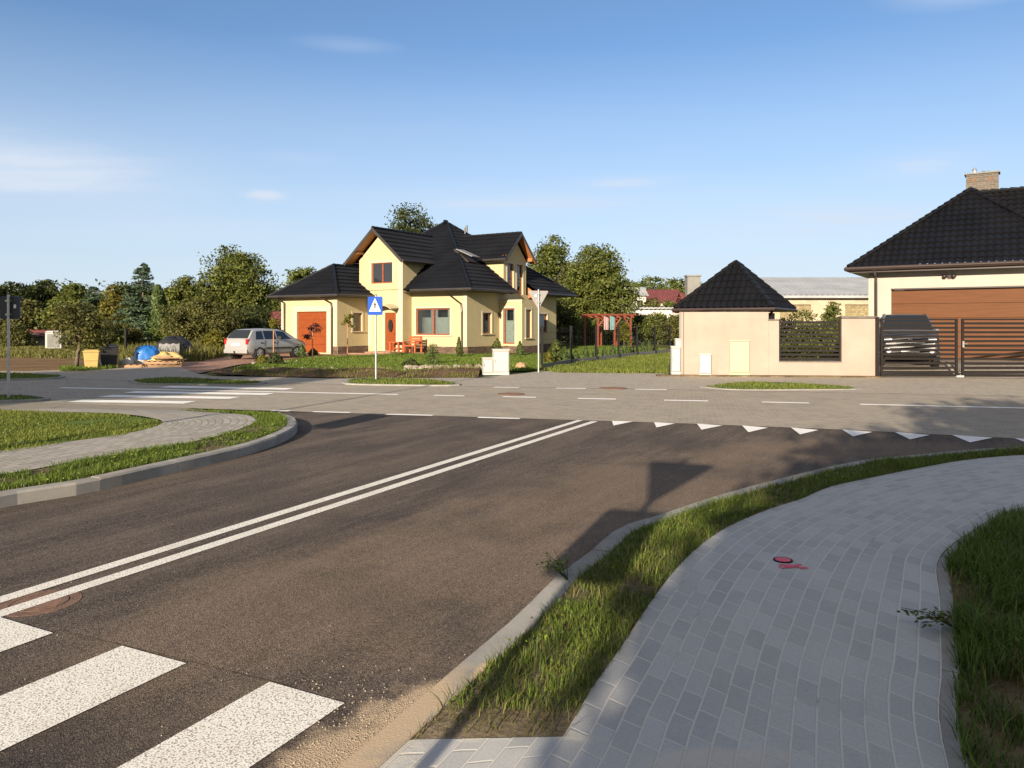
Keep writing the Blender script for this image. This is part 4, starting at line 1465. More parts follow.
# gable roof over the entrance
GO = 2.18
RZ, GE = 7.2, 5.28
gs = (RZ - GE) / GO
gb = lambda z: (z - EZ) / SL - OV
tile_slope(rf, (gc + GO, GV - 0.7, GE), (gc + GO, gb(GE) + 0.3, GE), (gc, gb(RZ) + 0.3, RZ), (gc, GV - 0.7, RZ))
tile_slope(rf, (gc - GO, gb(GE) + 0.3, GE), (gc - GO, GV - 0.7, GE), (gc, GV - 0.7, RZ), (gc, gb(RZ) + 0.3, RZ))
# dormer roof
DO, DRZ, DEZ = 1.77, 7.2, 5.53
du = lambda z: OV - (z - EZ) / SL
tile_slope(rf, (du(DEZ) - 0.2, DC - DO, DEZ), (0.38, DC - DO, DEZ), (0.38, DC, DRZ), (du(DRZ) - 0.2, DC, DRZ))
tile_slope(rf, (0.38, DC + DO, DEZ), (du(DEZ) - 0.2, DC + DO, DEZ), (du(DRZ) - 0.2, DC, DRZ), (0.38, DC, DRZ))
# garage roof
AO, AEZ, ARZ = 0.5, 3.33, 5.2
ac = (AL + AR) / 2
av = -1.35
tile_slope(rf, (AL - AO, AV - AO, AEZ), (AR + AO, AV - AO, AEZ), (ac, av, ARZ), (ac, av, ARZ))
tile_slope(rf, (AR + AO, AV - AO, AEZ), (AR + AO, 1.0, AEZ), (ac, 2.6, ARZ), (ac, av, ARZ))
tile_slope(rf, (AL - AO, 1.0, AEZ), (AL - AO, AV - AO, AEZ), (ac, av, ARZ), (ac, 2.6, ARZ))
roof = rf.build('roof', M['roof'], yh)
for p, q in ((A1, apx), (A0, apx), (apx, apx2), (apx2, (OV, VE, EZ)), ((gc, GV - 0.7, RZ), (gc, gb(RZ), RZ)), ((du(DRZ), DC, DRZ), (0.38, DC, DRZ)),
             ((AL - AO, AV - AO, AEZ), (ac, av, ARZ)), ((AR + AO, AV - AO, AEZ), (ac, av, ARZ)), ((ac, av, ARZ), (ac, 2.4, ARZ))):
    rc = MB()
    ridge(rc, (p[0], p[1], p[2] + 0.03), (q[0], q[1], q[2] + 0.03), 0.10)
    rc.build('ridge_cap', M['roof'], roof)
sf = MB()    # level soffits
sf.box(-WB - OV + 0.05, OV - 0.05, -OV + 0.05, -0.002, EZ - 0.12, EZ - 0.10)
sf.box(0.002, OV - 0.05, 0, DC - DH, EZ - 0.12, EZ - 0.10)
sf.box(0.002, OV - 0.05, DC + DH, VE - 0.1, EZ - 0.12, EZ - 0.10)
sf.box(-WB, 0.0, VB + 0.002, VE - 0.05, EZ - 0.12, EZ - 0.10)
sf.box(AL - AO + 0.05, AR + AO - 0.05, AV - AO + 0.05, AV - 0.002, AEZ - 0.12, AEZ - 0.10)
sf.box(AR + 0.002, AR + AO - 0.05, AV, -0.9, AEZ - 0.12, AEZ - 0.10)
sf.box(AL - AO + 0.05, AL - 0.002, AV, 0, AEZ - 0.12, AEZ - 0.10)
sf.build('soffit', M['soffdk'], roof)
for (cu, half, rz, ez, v0, v1, ax) in ((gc, GO, RZ, GE, GV - 0.68, GV - 0.002, 'u'),):
    for sg in (-1, 1):
        ws = MB()
        ws.add([(cu, v0, rz - 0.06), (cu, v1, rz - 0.06), (cu + sg * half, v1, ez - 0.06), (cu + sg * half, v0, ez - 0.06)], [(0, 1, 2, 3)])
        ws.box(cu + sg * half * 0.62 - 0.05, cu + sg * half * 0.62 + 0.05, v0 + 0.1, v1, ez + (rz - ez) * 0.38 - 0.22, ez + (rz - ez) * 0.38 - 0.08)
        ws.build('boarded_eaves', M['soffit'], roof)
for sg in (-1, 1):
    ws = MB()
    ws.add([(DU + 0.002, DC, DRZ - 0.06), (0.36, DC, DRZ - 0.06), (0.36, DC + sg * DO, DEZ - 0.06), (DU + 0.002, DC + sg * DO, DEZ - 0.06)], [(0, 1, 2, 3)])
    ws.box(DU, 0.30, DC + sg * DO * 0.8 - 0.07, DC + sg * DO * 0.8 + 0.07, DEZ + 0.06, DEZ + 0.26)
    ws.build('boarded_eaves', M['soffit'], roof)
ws = MB()
ws.quad((0.02, DC + DH + 0.02, 3.3), (OV - 0.05, DC + DH + 0.02, 3.52), (0.02, DC + DH + 0.02, 3.98))
ws.build('boarded_eaves', M['soffit'], roof)
for sg in (-1, 1):
    gt = MB()
    gt.add([(gc, GV - 0.70, RZ + 0.04), (gc + sg * GO, GV - 0.70, GE + 0.04), (gc + sg * GO, GV - 0.70, GE - 0.18), (gc, GV - 0.70, RZ - 0.18),
            (gc, GV - 0.73, RZ + 0.04), (gc + sg * GO, GV - 0.73, GE + 0.04), (gc + sg * GO, GV - 0.73, GE - 0.18), (gc, GV - 0.73, RZ - 0.18)], [(0, 1, 2, 3), (7, 6, 5, 4), (3, 2, 6, 7), (0, 4, 5, 1)])
    gt.build('bargeboard', M['gutter'], roof)
    gt = MB()
    gt.add([(0.385, DC, DRZ + 0.04), (0.385, DC + sg * DO, DEZ + 0.04), (0.385, DC + sg * DO, DEZ - 0.16), (0.385, DC, DRZ - 0.16),
            (0.415, DC, DRZ + 0.04), (0.415, DC + sg * DO, DEZ + 0.04), (0.415, DC + sg * DO, DEZ - 0.16), (0.415, DC, DRZ - 0.16)], [(0, 1, 2, 3), (7, 6, 5, 4), (3, 2, 6, 7), (0, 4, 5, 1)])
    gt.build('bargeboard', M['gutter'], roof)
for path in ([(-3.3, -OV - 0.05, EZ - 0.02), (OV + 0.05, -OV - 0.05, EZ - 0.03), (OV + 0.05, DC - DH, EZ - 0.03)], [(OV + 0.05, DC + DH, EZ - 0.03), (OV + 0.05, VE, EZ - 0.03)],
             [(AL - AO - 0.05, 0.5, AEZ - 0.03), (AL - AO - 0.05, AV - AO - 0.05, AEZ - 0.03), (AR + AO + 0.05, AV - AO - 0.05, AEZ - 0.03), (AR + AO + 0.05, GV, AEZ - 0.03)],
             [(gc + GO + 0.05, GV - 0.7, GE - 0.03), (gc + GO + 0.05, gb(GE), GE - 0.03)], [(gc - GO - 0.05, GV - 0.7, GE - 0.03), (gc - GO - 0.05, gb(GE), GE - 0.03)], [(du(DEZ), DC - DO - 0.05, DEZ - 0.03), (0.4, DC - DO - 0.05, DEZ - 0.03)]):
    MB().tube(path, 0.075, 8).build('gutter', M['gutter'], roof)
for path in ([(-0.95, -OV - 0.05, EZ - 0.08), (-0.72, -0.35, EZ - 0.45), (-0.35, -0.08, EZ - 0.8), (-0.30, -0.08, 2.4), (-0.30, -0.08, 0.25), (-0.18, -0.2, 0.12)],
             [(AL + 0.05, AV - AO, AEZ - 0.08), (AL + 0.32, AV - 0.08, AEZ - 0.4), (AL + 0.32, AV - 0.08, 0.05)],
             [(AR - 0.9, AV - AO, AEZ - 0.08), (AR - 0.42, AV - 0.08, AEZ - 0.45), (AR - 0.36, AV - 0.08, AEZ - 0.7), (AR - 0.36, AV - 0.08, 0.05)]):
    MB().tube(path, 0.05, 8).build('downpipe', M['gutterb'], yh)
# roof window, vents
sd = 2.2
p0 = Vector((OV - sd, 2.05, zmain(sd)))
sdir = Vector((-1, 0, SL)).normalized()
nrm = Vector((SL, 0, 1)).normalized()
fr = MB()


def roofbox(mb, c, l, wv, t0, t1):
    vs = []
    for t_ in (t0, t1):
        for a, b in ((0, 0), (0, wv), (l, wv), (l, 0)):
            q = c + sdir * a + Vector((0, b, 0)) + nrm * t_
            vs.append(tuple(q))
    mb.add(vs, [(3, 2, 1, 0), (4, 5, 6, 7), (0, 1, 5, 4), (1, 2, 6, 5), (2, 3, 7, 6), (3, 0, 4, 7)])


roofbox(fr, p0, 1.3, 0.85, 0.02, 0.12)
# open sash tilted out at the bottom
sw = fr.build('roof_window', M['gutter'], yh)
sa = MB()
c = p0 + nrm * 0.14
q = [c + Vector((0, 0.03, 0)) + nrm * 0.30, c + Vector((0, 0.82, 0)) + nrm * 0.30, c + sdir * 1.2 + Vector((0, 0.82, 0)), c + sdir * 1.2 + Vector((0, 0.03, 0))]
sa.add([tuple(x) for x in q] + [tuple(x + nrm * 0.05) for x in q], [(3, 2, 1, 0), (4, 5, 6, 7), (0, 1, 5, 4), (1, 2, 6, 5), (2, 3, 7, 6), (3, 0, 4, 7)])
sa.build('sash', M['sheet'], sw)
for (v, s_) in ((6.0, 5.2), (6.6, 5.5)):
    MB().tube([(OV - s_, v, zmain(s_)), (OV - s_, v, zmain(s_) + 0.45)], 0.06, 8).build('vent_pipe', M['gutter'], yh)

# ---- gatehouse shed and peach boundary wall (front plane through two ground points)
WA, WBp = Vector((5.56, 24.86)), Vector((11.52, 24.22))
we = (WBp - WA).normalized()
wn = Vector((we.y, -we.x))
WRZ = math.atan2(we.y, we.x)
WL = (WBp - WA).length
sx = lambda px: (lambda r: ((r * WA.y - WA.x) / (we.x - r * we.y)))((px - CX) / F)   # photo column to metres along the wall
zx = lambda py, s_: H + (HZ - py) / F * (WA.y + we.y * s_)
sh = thing('gate_shelter', 'small peach rendered shelter with black pyramid roof at the kerbside', 'shelter', (WA.x, WA.y, 0), WRZ)
s0, s1 = sx(684.5), sx(768.5)
zt = zx(312, 1.5)
TW = 2.65
mb = MB()
mb.box(0.0, s1, 0.0, 0.22, 0, zt)
SR = math.radians(25)
for bx0 in (0.1, s1 - 0.3):
    mb.ob((bx0, 0.223), (math.sin(SR), math.cos(SR)), (math.cos(SR), -math.sin(SR)), 0.06, 2.5, -0.2, 0.0, 0, zt)
mb.build('wall', M['peach'], sh)
rf = MB()
zA = 3.84
zE = zx(307.5, 1.5)
fR = (sx(771.5), -0.12)
ru, rv = (math.cos(SR), -math.sin(SR)), (math.sin(SR), math.cos(SR))
RU, RV = 3.22, 3.5
rp_ = lambda a, b, z: (fR[0] + ru[0] * a + rv[0] * b, fR[1] + ru[1] * a + rv[1] * b, z)
cs = [rp_(-RU, 0, zE), rp_(0, 0, zE), rp_(0, RV, zE), rp_(-RU, RV, zE)]
ap = rp_(-RU / 2, RV / 2, zA)
for i in range(4):
    tile_slope(rf, cs[i], cs[(i + 1) % 4], ap, ap, wave=0.22, row=0.33, amp=0.03, step=0.035)
r_ = rf.build('roof', M['roofr'], sh)
for c in cs:
    rc = MB()
    ridge(rc, (c[0], c[1], c[2] + 0.03), (ap[0], ap[1], ap[2] + 0.03), 0.085, 0.3, 0.7)
    rc.build('ridge_cap', M['roofr'], r_)
gt = MB()
gt.prism([rp_(-RU + .04, .04, 0)[:2], rp_(-.04, .04, 0)[:2], rp_(-.04, RV - .04, 0)[:2], rp_(-RU + .04, RV - .04, 0)[:2]], zE - 0.10, zE - 0.07)
gt.tube([rp_(-RU - .05, RV, zE - 0.05), rp_(-RU - 0.05, -0.06, zE - 0.05), rp_(0.06, -0.06, zE - 0.05), rp_(0.06, RV, zE - 0.05)], 0.055, 8)
gt.tube([rp_(-0.05, 0.3, zE - 0.1), rp_(-0.3, 0.6, zE - 0.35), rp_(-0.3, 0.6, 0.1)], 0.04, 8)
gt.build('gutter', M['gutterb'], sh)

bw = thing('boundary_wall', 'low peach boundary wall with a dark slatted panel and end pillar', 'wall', (WA.x, WA.y, 0), WRZ)
o0, o1, zb = sx(779), sx(841.8), zx(362, 3.6)
pz = zx(318.5, 4.9)
sm = zx(320.5, 3)
mb = MB()
mb.box(s1 + 0.003, o0, 0.002, 0.22, 0, sm)
mb.box(o0 + 0.001, o1 - 0.001, 0.002, 0.22, 0, zb)
mb.box(o1, WL - 0.02, 0.0, 0.30, 0, pz)
mb.build('masonry', M['peach'], bw)
mb = MB()
mb.box(s1 - 0.02, o0 + 0.0, -0.03, 0.25, sm + 0.002, sm + 0.04)
mb.box(o0 + 0.002, o1 - 0.002, -0.03, 0.25, zb + 0.002, zb + 0.035)
mb.box(o1 - 0.02, WL + 0.0, -0.04, 0.34, pz + 0.002, pz + 0.07)
mb.build('coping', M['coping'], bw)
mb = MB()
zs0, zs1 = zb + 0.045, zx(319.5, 3.5)
mb.box(o0 + 0.01, o0 + 0.06, 0.07, 0.13, zs0, zs1)
mb.box(o1 - 0.06, o1 - 0.01, 0.07, 0.13, zs0, zs1)
nsl = 10
for i in range(nsl):
    z = zs0 + 0.02 + (zs1 - zs0 - 0.02) * i / nsl
    mb.box(o0 + 0.06, o1 - 0.06, 0.085, 0.115, z, z + (zs1 - zs0) / nsl * 0.56)
mb.build('slat_panel', M['anthracite'], bw)
mb = MB()
mb.box(-0.9, WL + 0.0, -0.42, 0.0 - 0.004, 0.0, 0.05)
struct(mb.build('gravel_margin', M['soil'], None), 'narrow soil margin at the foot of the peach wall')
bpy.data.objects['gravel_margin'].location = (WA.x, WA.y, 0)
bpy.data.objects['gravel_margin'].rotation_euler = (0, 0, WRZ)


def cabinet(name, label, x, y, rz, w_, d_, h_, mat, doors=1, cap=True, base=True, group=None, vents=False):
    t = thing(name, label, 'utility cabinet', (x, y, 0), rz, group)
    mb = MB()
    z0 = 0.0
    mb.box(0, w_, 0, d_, z0, h_)
    mb.build('body', M[mat], t, bevel=0.008)
    dd = MB()
    for k in range(doors):
        dd.box(w_ * k / doors + 0.025, w_ * (k + 1) / doors - 0.025, -0.014, -0.001, 0.10 * h_ + 0.03, h_ - 0.05)
    gp_ = MB()
    gp_.box(0.012, w_ - 0.012, -0.004, -0.0005, 0.10 * h_ + 0.015, h_ - 0.035)
    gp_.build('door_gap', M['coping'], t)
    d_o = dd.build('door', M[mat], t, bevel=0.004)
    hb = MB()
    hb.box(w_ * 0.1, w_ * 0.1 + 0.03, -0.03, -0.015, h_ * 0.5, h_ * 0.5 + 0.11)
    hb.build('handle', M['signback'], d_o)
    if cap:
        MB().box(-0.02, w_ + 0.02, -0.025, d_ + 0.02, h_ + 0.001, h_ + 0.03).build('lid', M[mat], t, bevel=0.006)
    if vents:
        for z in (h_ * 0.25, h_ * 0.7):
            MB().box(w_ + 0.001, w_ + 0.012, d_ * 0.15, d_ * 0.85, z, z + 0.14).build('vent', M['coping'], t)
    return t


def on_wall(name, label, pa, pb, ytop, ybot, mat, proud):
    a, b = sx(pa), sx(pb)
    p = WA + we * a + wn * proud
    return cabinet(name, label, p.x, p.y, WRZ, b - a, proud - 0.003, zx(ytop, a), mat, 1, False)


on_wall('meter_cabinet', 'small white meter cabinet set against the peach shelter wall', 698.5, 711, 353.5, 374.4, 'cabwhite', 0.10)
on_wall('meter_cabinet', 'taller cream meter cabinet set against the peach shelter wall', 729, 749.5, 340, 374.8, 'cabcream', 0.05)
x, y = gp(671.5, 375)
cabinet('utility_cabinet', 'white cabinet with dark side vents left of the peach shelter', x, y, WRZ, 0.30, 0.45, zx(347.5, 0), 'cabwhite', 1, True, vents=True)
x, y = gp(676.3, 374.2)
cabinet('utility_cabinet', 'taller white cabinet squeezed between vented cabinet and shelter', x, y + 0.12, WRZ, 0.26, 0.4, zx(340, 0), 'cabwhite', 1, True)
x, y = gp(482.8, 375.2)
cabinet('utility_cabinet', 'smaller grey-white cabinet by the yellow house garden', x, y, 0.12, 0.345, 0.32, 0.55, 'cabwhite', 1)
x, y = gp(493.2, 375.2)
cabinet('utility_cabinet', 'larger grey-white cabinet by the yellow house garden', x, y, 0.12, 0.53, 0.36, 0.83, 'cabwhite', 1)

# ---- gate leaves
def gate_leaf(p, q, ztop, label, nsl=12):
    p, q = Vector(p), Vector(q)
    L = (q - p).length
    rz = math.atan2((q - p).y, (q - p).x)
    t = thing('gate_leaf', label, 'gate', (p.x, p.y, 0.0), rz, 'leaves of the dark driveway gate')
    mb = MB()
    z0, z1 = 0.06, ztop
    mb.box(0, 0.07, -0.03, 0.03, z0, z1)
    mb.box(L - 0.07, L, -0.03, 0.03, z0, z1)
    mb.box(0.07, L - 0.07, -0.03, 0.03, z1 - 0.05, z1)
    mb.box(0.07, L - 0.07, -0.03, 0.03, z0, z0 + 0.06)
    mb.build('frame', M['anthracite'], t, bevel=0.004)
    mb = MB()
    lo, hi = z0 + 0.075, z1 - 0.06
    for i in range(nsl):
        z = lo + (hi - lo) * i / nsl
        mb.box(0.07, L - 0.07, -0.012, 0.012, z + 0.012, z + (hi - lo) / nsl * 0.60)
    mb.build('slats', M['anthracite'], t)
    return t


gz = 1.85
g0 = Vector(gp(877.5, 377.6))
g1 = Vector(gp(957.5, 377.9))
gd = (g1 - g0).normalized()
gate_leaf(g0 + gd * 0.09, g1, gz, 'dark slatted gate leaf in front of the parked SUV')
gl2 = gate_leaf(g1 + gd * 0.12, g1 + gd * 3.1, gz, 'dark slatted gate leaf right of the SUV, its middle clear')
hb = MB()
hb.box(0.0, 0.05, -0.075, -0.032, 0.95, 1.15)
hb.tube([(0.025, -0.08, 1.06), (0.025, -0.12, 1.06), (0.13, -0.12, 1.06)], 0.012, 6)
hb.build('handle', M['galv'], gl2)
for (pp, lab) in ((g0, 'dark steel gate post beside the peach pillar'),):
    t = thing('gate_post', lab, 'post', (pp.x, pp.y, 0), WRZ)
    MB().box(-0.05, 0.05, -0.05, 0.05, 0, gz + 0.03).build('shaft', M['anthracite'], t, bevel=0.004)
    MB().box(-0.056, 0.056, -0.056, 0.056, gz + 0.031, gz + 0.045).build('cap', M['black'], t)
mb = MB()
mb.box(-0.05, 0.17, -0.06, 0.06, 0.0, 0.07)
o = mb.build('gate_stop', M['cabwhite'], loc=(g1.x, g1.y, 0.008))
tag(o, 'small white ground stop where the gate leaves meet', 'gate stop')

# ---- garage house at right
TH2 = math.radians(33)
G0 = Vector(((868.5 - CX) / F * 30.0, 30.0))
gh = thing('garage_house', 'ivory house with black hipped roof and wide golden garage door', 'house', (G0.x, G0.y, 0.0), -TH2)
GZ0 = 0.3
EZ2, OV2 = 3.86, 0.62
W2, D2 = 6.6, 8.0
opg = (0.80, 5.80, GZ0, 3.00)
wl = MB()
panel(wl, (0, 0), E_A, N_A, W2, GZ0 - 0.3, 3.85, [opg], 0.2)
panel(wl, (W2, 0), E_B, N_B, 5, GZ0 - 0.3, 3.85)
panel(wl, (0, 0), E_B, (-1, 0), D2, GZ0 - 0.3, 3.85)
panel(wl, (W2, 5), E_A, N_A, 9, GZ0 - 0.3, 3.85)
panel(wl, (0, D2 + 4), E_A, (0, 1), W2 + 9, GZ0 - 0.3, 3.85)
wl.build('wall', M['ivory'], gh)
mb = MB()
k = 5
for i in range(k):
    z0 = GZ0 + 0.02 + i * (2.68 / k)
    mb.ob((0, 0), E_A, N_A, 0.806, 5.794, -0.19, -0.13, z0, z0 + 2.68 / k - 0.012)
mb.ob((0, 0), E_A, N_A, 0.806, 5.794, -0.2, -0.18, GZ0 + 0.02, 2.99)
gdoor = mb.build('garage_door', M['woodgate'], gh)
mb = MB()
mb.ob((0, 0), E_A, N_A, 0.79, 5.81, 0.002, 0.03, 3.0, 3.05)
mb.build('lintel_strip', M['gutterb'], gh)
# roof: front hip of the wing, main roof ridge running right behind it
rf = MB()
AZ2 = 1.65 + (HZ - 190.0) / F * 31.0 - 0.1
half = (W2 + 2 * OV2) / 2
ap2 = (W2 / 2, half - OV2, AZ2 + 0.1)
c0, c1 = (-OV2, -OV2, EZ2), (W2 + OV2, -OV2, EZ2)
tile_slope(rf, c0, c1, ap2, ap2, wave=0.24, row=0.36, amp=0.03, step=0.045)
c0b, apb = (-OV2, D2 + 4, EZ2), (W2 / 2, D2 + 4, ap2[2])
tile_slope(rf, c0b, c0, ap2, apb, wave=0.24, row=0.36, amp=0.03, step=0.045)
tile_slope(rf, c1, (W2 + OV2, 6, EZ2), (W2 / 2, 6 + half, ap2[2]), ap2, wave=0.24, row=0.36, amp=0.03, step=0.045)
# main roof slope facing front, ridge level with the wing's apex
mz = ap2[2]
s2 = (ap2[2] - EZ2) / half
tile_slope(rf, (W2 / 2 + 3.2, ap2[1] + 1.1 - 3.2, mz - 3.2 * s2), (W2 + 9, ap2[1] + 1.1 - 3.2, mz - 3.2 * s2), (W2 + 9, ap2[1] + 1.1, mz), (W2 / 2, ap2[1] + 1.1, mz), wave=0.24, row=0.36, amp=0.03, step=0.045)
roof2 = rf.build('roof', M['roofr'], gh)
for p, q in ((c0, ap2), (c1, ap2), (ap2, apb), ((W2 / 2, ap2[1] + 1.1, mz), (W2 + 9, ap2[1] + 1.1, mz))):
    rc = MB()
    ridge(rc, (p[0], p[1], p[2] + 0.04), (q[0], q[1], q[2] + 0.04), 0.11, 0.33, 0.65)
    rc.build('ridge_cap', M['roofr'], roof2)
gt = MB()
gt.box(-OV2 + 0.04, W2 + OV2 - 0.04, -OV2 + 0.04, -0.004, EZ2 - 0.16, EZ2 - 0.12)
gt.box(-OV2 + 0.04, -0.004, 0.0, D2, EZ2 - 0.16, EZ2 - 0.12)
gt.box(-OV2 + 0.02, W2 + OV2, -OV2 + 0.0, -OV2 + 0.035, EZ2 - 0.2, EZ2 - 0.02)
gt.build('soffit', M['gutterb'], roof2)
gt = MB()
gt.tube([(-OV2 - 0.09, D2, EZ2 - 0.04), (-OV2 - 0.09, -OV2 - 0.09, EZ2 - 0.05), (W2 + OV2, -OV2 - 0.09, EZ2 - 0.04)], 0.085, 8)
gt.build('gutter', M['gutterb'], roof2)
MB().tube([(0.3, -OV2 - 0.05, EZ2 - 0.12), (0.28, -0.12, EZ2 - 0.3), (0.28, -0.12, EZ2 - 0.6), (0.28, -0.12, GZ0)], 0.055, 8).build('downpipe', M['gutterb'], gh)
mb = MB()
cxl = 2.75
mb.box(cxl - 0.06, cxl + 0.06, -0.05, -0.002, 3.36, 3.48)
for sg in (-1, 1):
    mb.lathe([(0.03, 0.0), (0.075, 0.05), (0.085, 0.14)], 10, 'y', (cxl + sg * 0.15, -0.22, 3.46))
    mb.tube([(cxl, -0.04, 3.42), (cxl + sg * 0.15, -0.1, 3.45)], 0.018, 6)
mb.build('wall_lamp', M['gutterb'], gh)
ch = MB()
cz = 1.65 + (HZ - 190) / F * 32.0
cw, cd = 1.15, 0.62
chx, chy = W2 / 2 - 0.22, ap2[1] + 1.3
ch.box(chx, chx + cw, chy, chy + cd, 6.0, cz + 0.66)
cho = ch.build('chimney', M['chimbrick'], gh)
cp = MB()
cp.box(chx - 0.06, chx + cw + 0.06, chy - 0.06, chy + cd + 0.06, cz + 0.661, cz + 0.72)
cp.build('cap', M['concrete'], cho)
for fx in (chx + 0.18, chx + cw - 0.36):
    MB().box(fx, fx + 0.18, chy - 0.006, chy + 0.1, cz + 0.34, cz + 0.5).build('flue_opening', M['rust'], cho)
cp = MB()
for dx, hh in ((0.3, 0.3), (0.62, 0.14), (0.8, 0.12)):
    cp.lathe([(0.06, cz + 0.68), (0.06, cz + 0.68 + hh * 0.6), (0.10, cz + 0.68 + hh * 0.65), (0.03, cz + 0.68 + hh)], 10, 'z', (chx + dx, chy + 0.3, 0))
cp.build('flue_cowl', M['galv'], cho)

# ---- warehouse and houses behind
def at(px, py, Y):
    return ((px - CX) / F * Y, Y, H + (HZ - py) / F * Y)


Yw = 72.0
x0, x1 = at(748, 0, Yw)[0], at(930, 0, Yw)[0]
zt, zb_ = at(0, 295.5, Yw)[2], 0.0
wh = thing('warehouse', 'long beige block warehouse with shallow grey roof behind the gate', 'warehouse', (x0, Yw, 0))
mb = MB()
ops = []
for (pa, pb) in ((780, 811), (845, 873)):
    ops.append((at(pa, 0, Yw)[0] - x0, at(pb, 0, Yw)[0] - x0, at(0, 319.5, Yw)[2], at(0, 304.5, Yw)[2]))
panel(mb, (0, 0), E_A, N_A, x1 - x0, 0, zt, ops, 0.3)
panel(mb, (0, 0), E_B, (-1, 0), 14, 0, zt)
mb.build('wall', M['brickbeige'], wh)
for op in ops:
    MB().ob((0, 0), E_A, N_A, op[0], op[1], -0.3, -0.2, op[2], op[3]).build('window', M['boards'], wh)
mb = MB()
zr = at(0, 277.5, Yw + 9)[2]
nx = int((x1 - x0 + 2) / 0.5)
for i in range(nx):
    xa, xb = -1 + i * 0.5, -1 + (i + 1) * 0.5
    xm = (xa + xb) / 2
    mb.quad((xa, -0.6, zt), (xm, -0.6, zt + 0.05), (xm, 9, zr + 0.05), (xa, 9, zr))
    mb.quad((xm, -0.6, zt + 0.05), (xb, -0.6, zt), (xb, 9, zr), (xm, 9, zr + 0.05))
mb.box(-1, x1 - x0 + 1, -0.62, -0.5, zt - 0.25, zt - 0.005)
mb.box(-1, x1 - x0 + 1, 9, 18, zr - 2, zr - 1.6)
mb.build('roof', M['greyroof'], wh)


def far_house(name, label, px0, px1, pye, pyr, pyb, Y, wallm, roofm, depth=7.0, chim=None, win=2, rz=0.0):
    x0, x1 = at(px0, 0, Y)[0], at(px1, 0, Y)[0]
    ze, zr = at(0, pye, Y)[2], at(0, pyr, Y + depth / 2)[2]
    t = thing(name, label, 'house', (x0, Y, 0), rz)
    L = x1 - x0
    mb = MB()
    ops = []
    for i in range(win):
        a = L * (i + 0.5) / win
        ops.append((a - 0.55, a + 0.55, max(0.9, ze - 1.9), ze - 0.6))
    panel(mb, (0, 0), E_A, N_A, L, 0, ze, ops)
    panel(mb, (0, 0), E_B, (-1, 0), depth, 0, ze)
    panel(mb, (L, 0), E_B, (1, 0), depth, 0, ze)
    mb.quad((0, 0, ze), (0, depth / 2, zr - 0.05), (0, depth, ze))
    mb.quad((L, 0, ze), (L, depth / 2, zr - 0.05), (L, depth, ze))
    mb.build('wall', M[wallm], t)
    for op in ops:
        window(t, (0, 0), E_A, N_A, op, 0, 'white', None, False, False)
    r = MB()
    tile_slope(r, (-0.4, -0.4, ze - 0.05), (L + 0.4, -0.4, ze - 0.05), (L + 0.4, depth / 2, zr), (-0.4, depth / 2, zr), 0.5, 0.6, 0.04, 0.05)
    tile_slope(r, (L + 0.4, depth + 0.4, ze - 0.05), (-0.4, depth + 0.4, ze - 0.05), (-0.4, depth / 2, zr), (L + 0.4, depth / 2, zr), 0.5, 0.6, 0.04, 0.05)
    ro = r.build('roof', M[roofm], t)
    if chim:
        ca, cb, ct = chim
        xa, xb = at(ca, 0, Y + depth * 0.3)[0] - x0, at(cb, 0, Y + depth * 0.3)[0] - x0
        zc = at(0, ct, Y + depth * 0.3)[2]
        c = MB()
        c.box(xa, xb, depth * 0.3, depth * 0.3 + 0.7, ze, zc)
        c.box(xa - 0.06, xb + 0.06, depth * 0.3 - 0.06, depth * 0.3 + 0.76, zc + 0.002, zc + 0.1)
        c.build('chimney', M['concrete'], ro)
    return t


far_house('far_house', 'house with red roof and broad grey chimney behind the peach shelter', 692, 748, 312, 293, 330, 47, 'white', 'redroof', 3.6, (687.5, 700.5, 276.5), 2)
far_house('far_house', 'distant house with maroon roof among the trees', 634, 682, 303, 289.5, 315, 150, 'white', 'maroonroof', 10, None, 3)
far_house('far_house', 'white house glimpsed between trees right of the yellow house', 622, 646, 296, 287, 318, 120, 'white', 'greyroof', 8, None, 2)
far_house('far_house', 'long low white building with flat roof beyond the garden fence', 636, 690, 309, 307.5, 322, 88, 'white', 'greyroof', 6, None, 3)
far_house('far_house', 'red-roofed house half hidden behind the silver car and bushes', 238, 288, 325, 311, 345, 76, 'white', 'redroof', 8, None, 3)
far_house('garden_shed', 'small grey shed with orange roof at the edge of the field', 22, 43, 336, 329.5, 347, 60, 'concrete', 'redroof', 3, None, 1)


# ------------------------------------------------------------------ signs, poles, fence
def post(t, h, r=0.03, mat='galv'):
    MB().tube([(0, 0, 0), (0, 0, h)], r, 12).build('post', M[mat], t, smooth=False)
    MB().lathe([(r + 0.002, h), (r + 0.004, h + 0.02), (0.005, h + 0.03)], 12).build('post_cap', M['trimblack'], t)


def rounded(wd, hh, r, n=5):
    pts = []
    for cx_, cy_, a0 in ((wd / 2 - r, hh / 2 - r, 0), (-wd / 2 + r, hh / 2 - r, PI / 2), (-wd / 2 + r, -hh / 2 + r, PI), (wd / 2 - r, -hh / 2 + r, 1.5 * PI)):
        pts += [(cx_ + r * math.cos(a0 + PI / 2 * i / n), cy_ + r * math.sin(a0 + PI / 2 * i / n)) for i in range(n + 1)]
    return pts


def plate(mb, pts, zc, y0, y1, xc=0.0):
    """flat outline (x,z) with thickness between y0 and y1 (front is y0)"""
    n = len(pts)
    vs = [(xc + x, y0, zc + z) for x, z in pts] + [(xc + x, y1, zc + z) for x, z in pts]
    mb.add(vs, [tuple(range(n)), tuple(reversed(range(n, 2 * n)))] + [(i, n + i, n + (i + 1) % n, (i + 1) % n) for i in range(n)])
    return mb


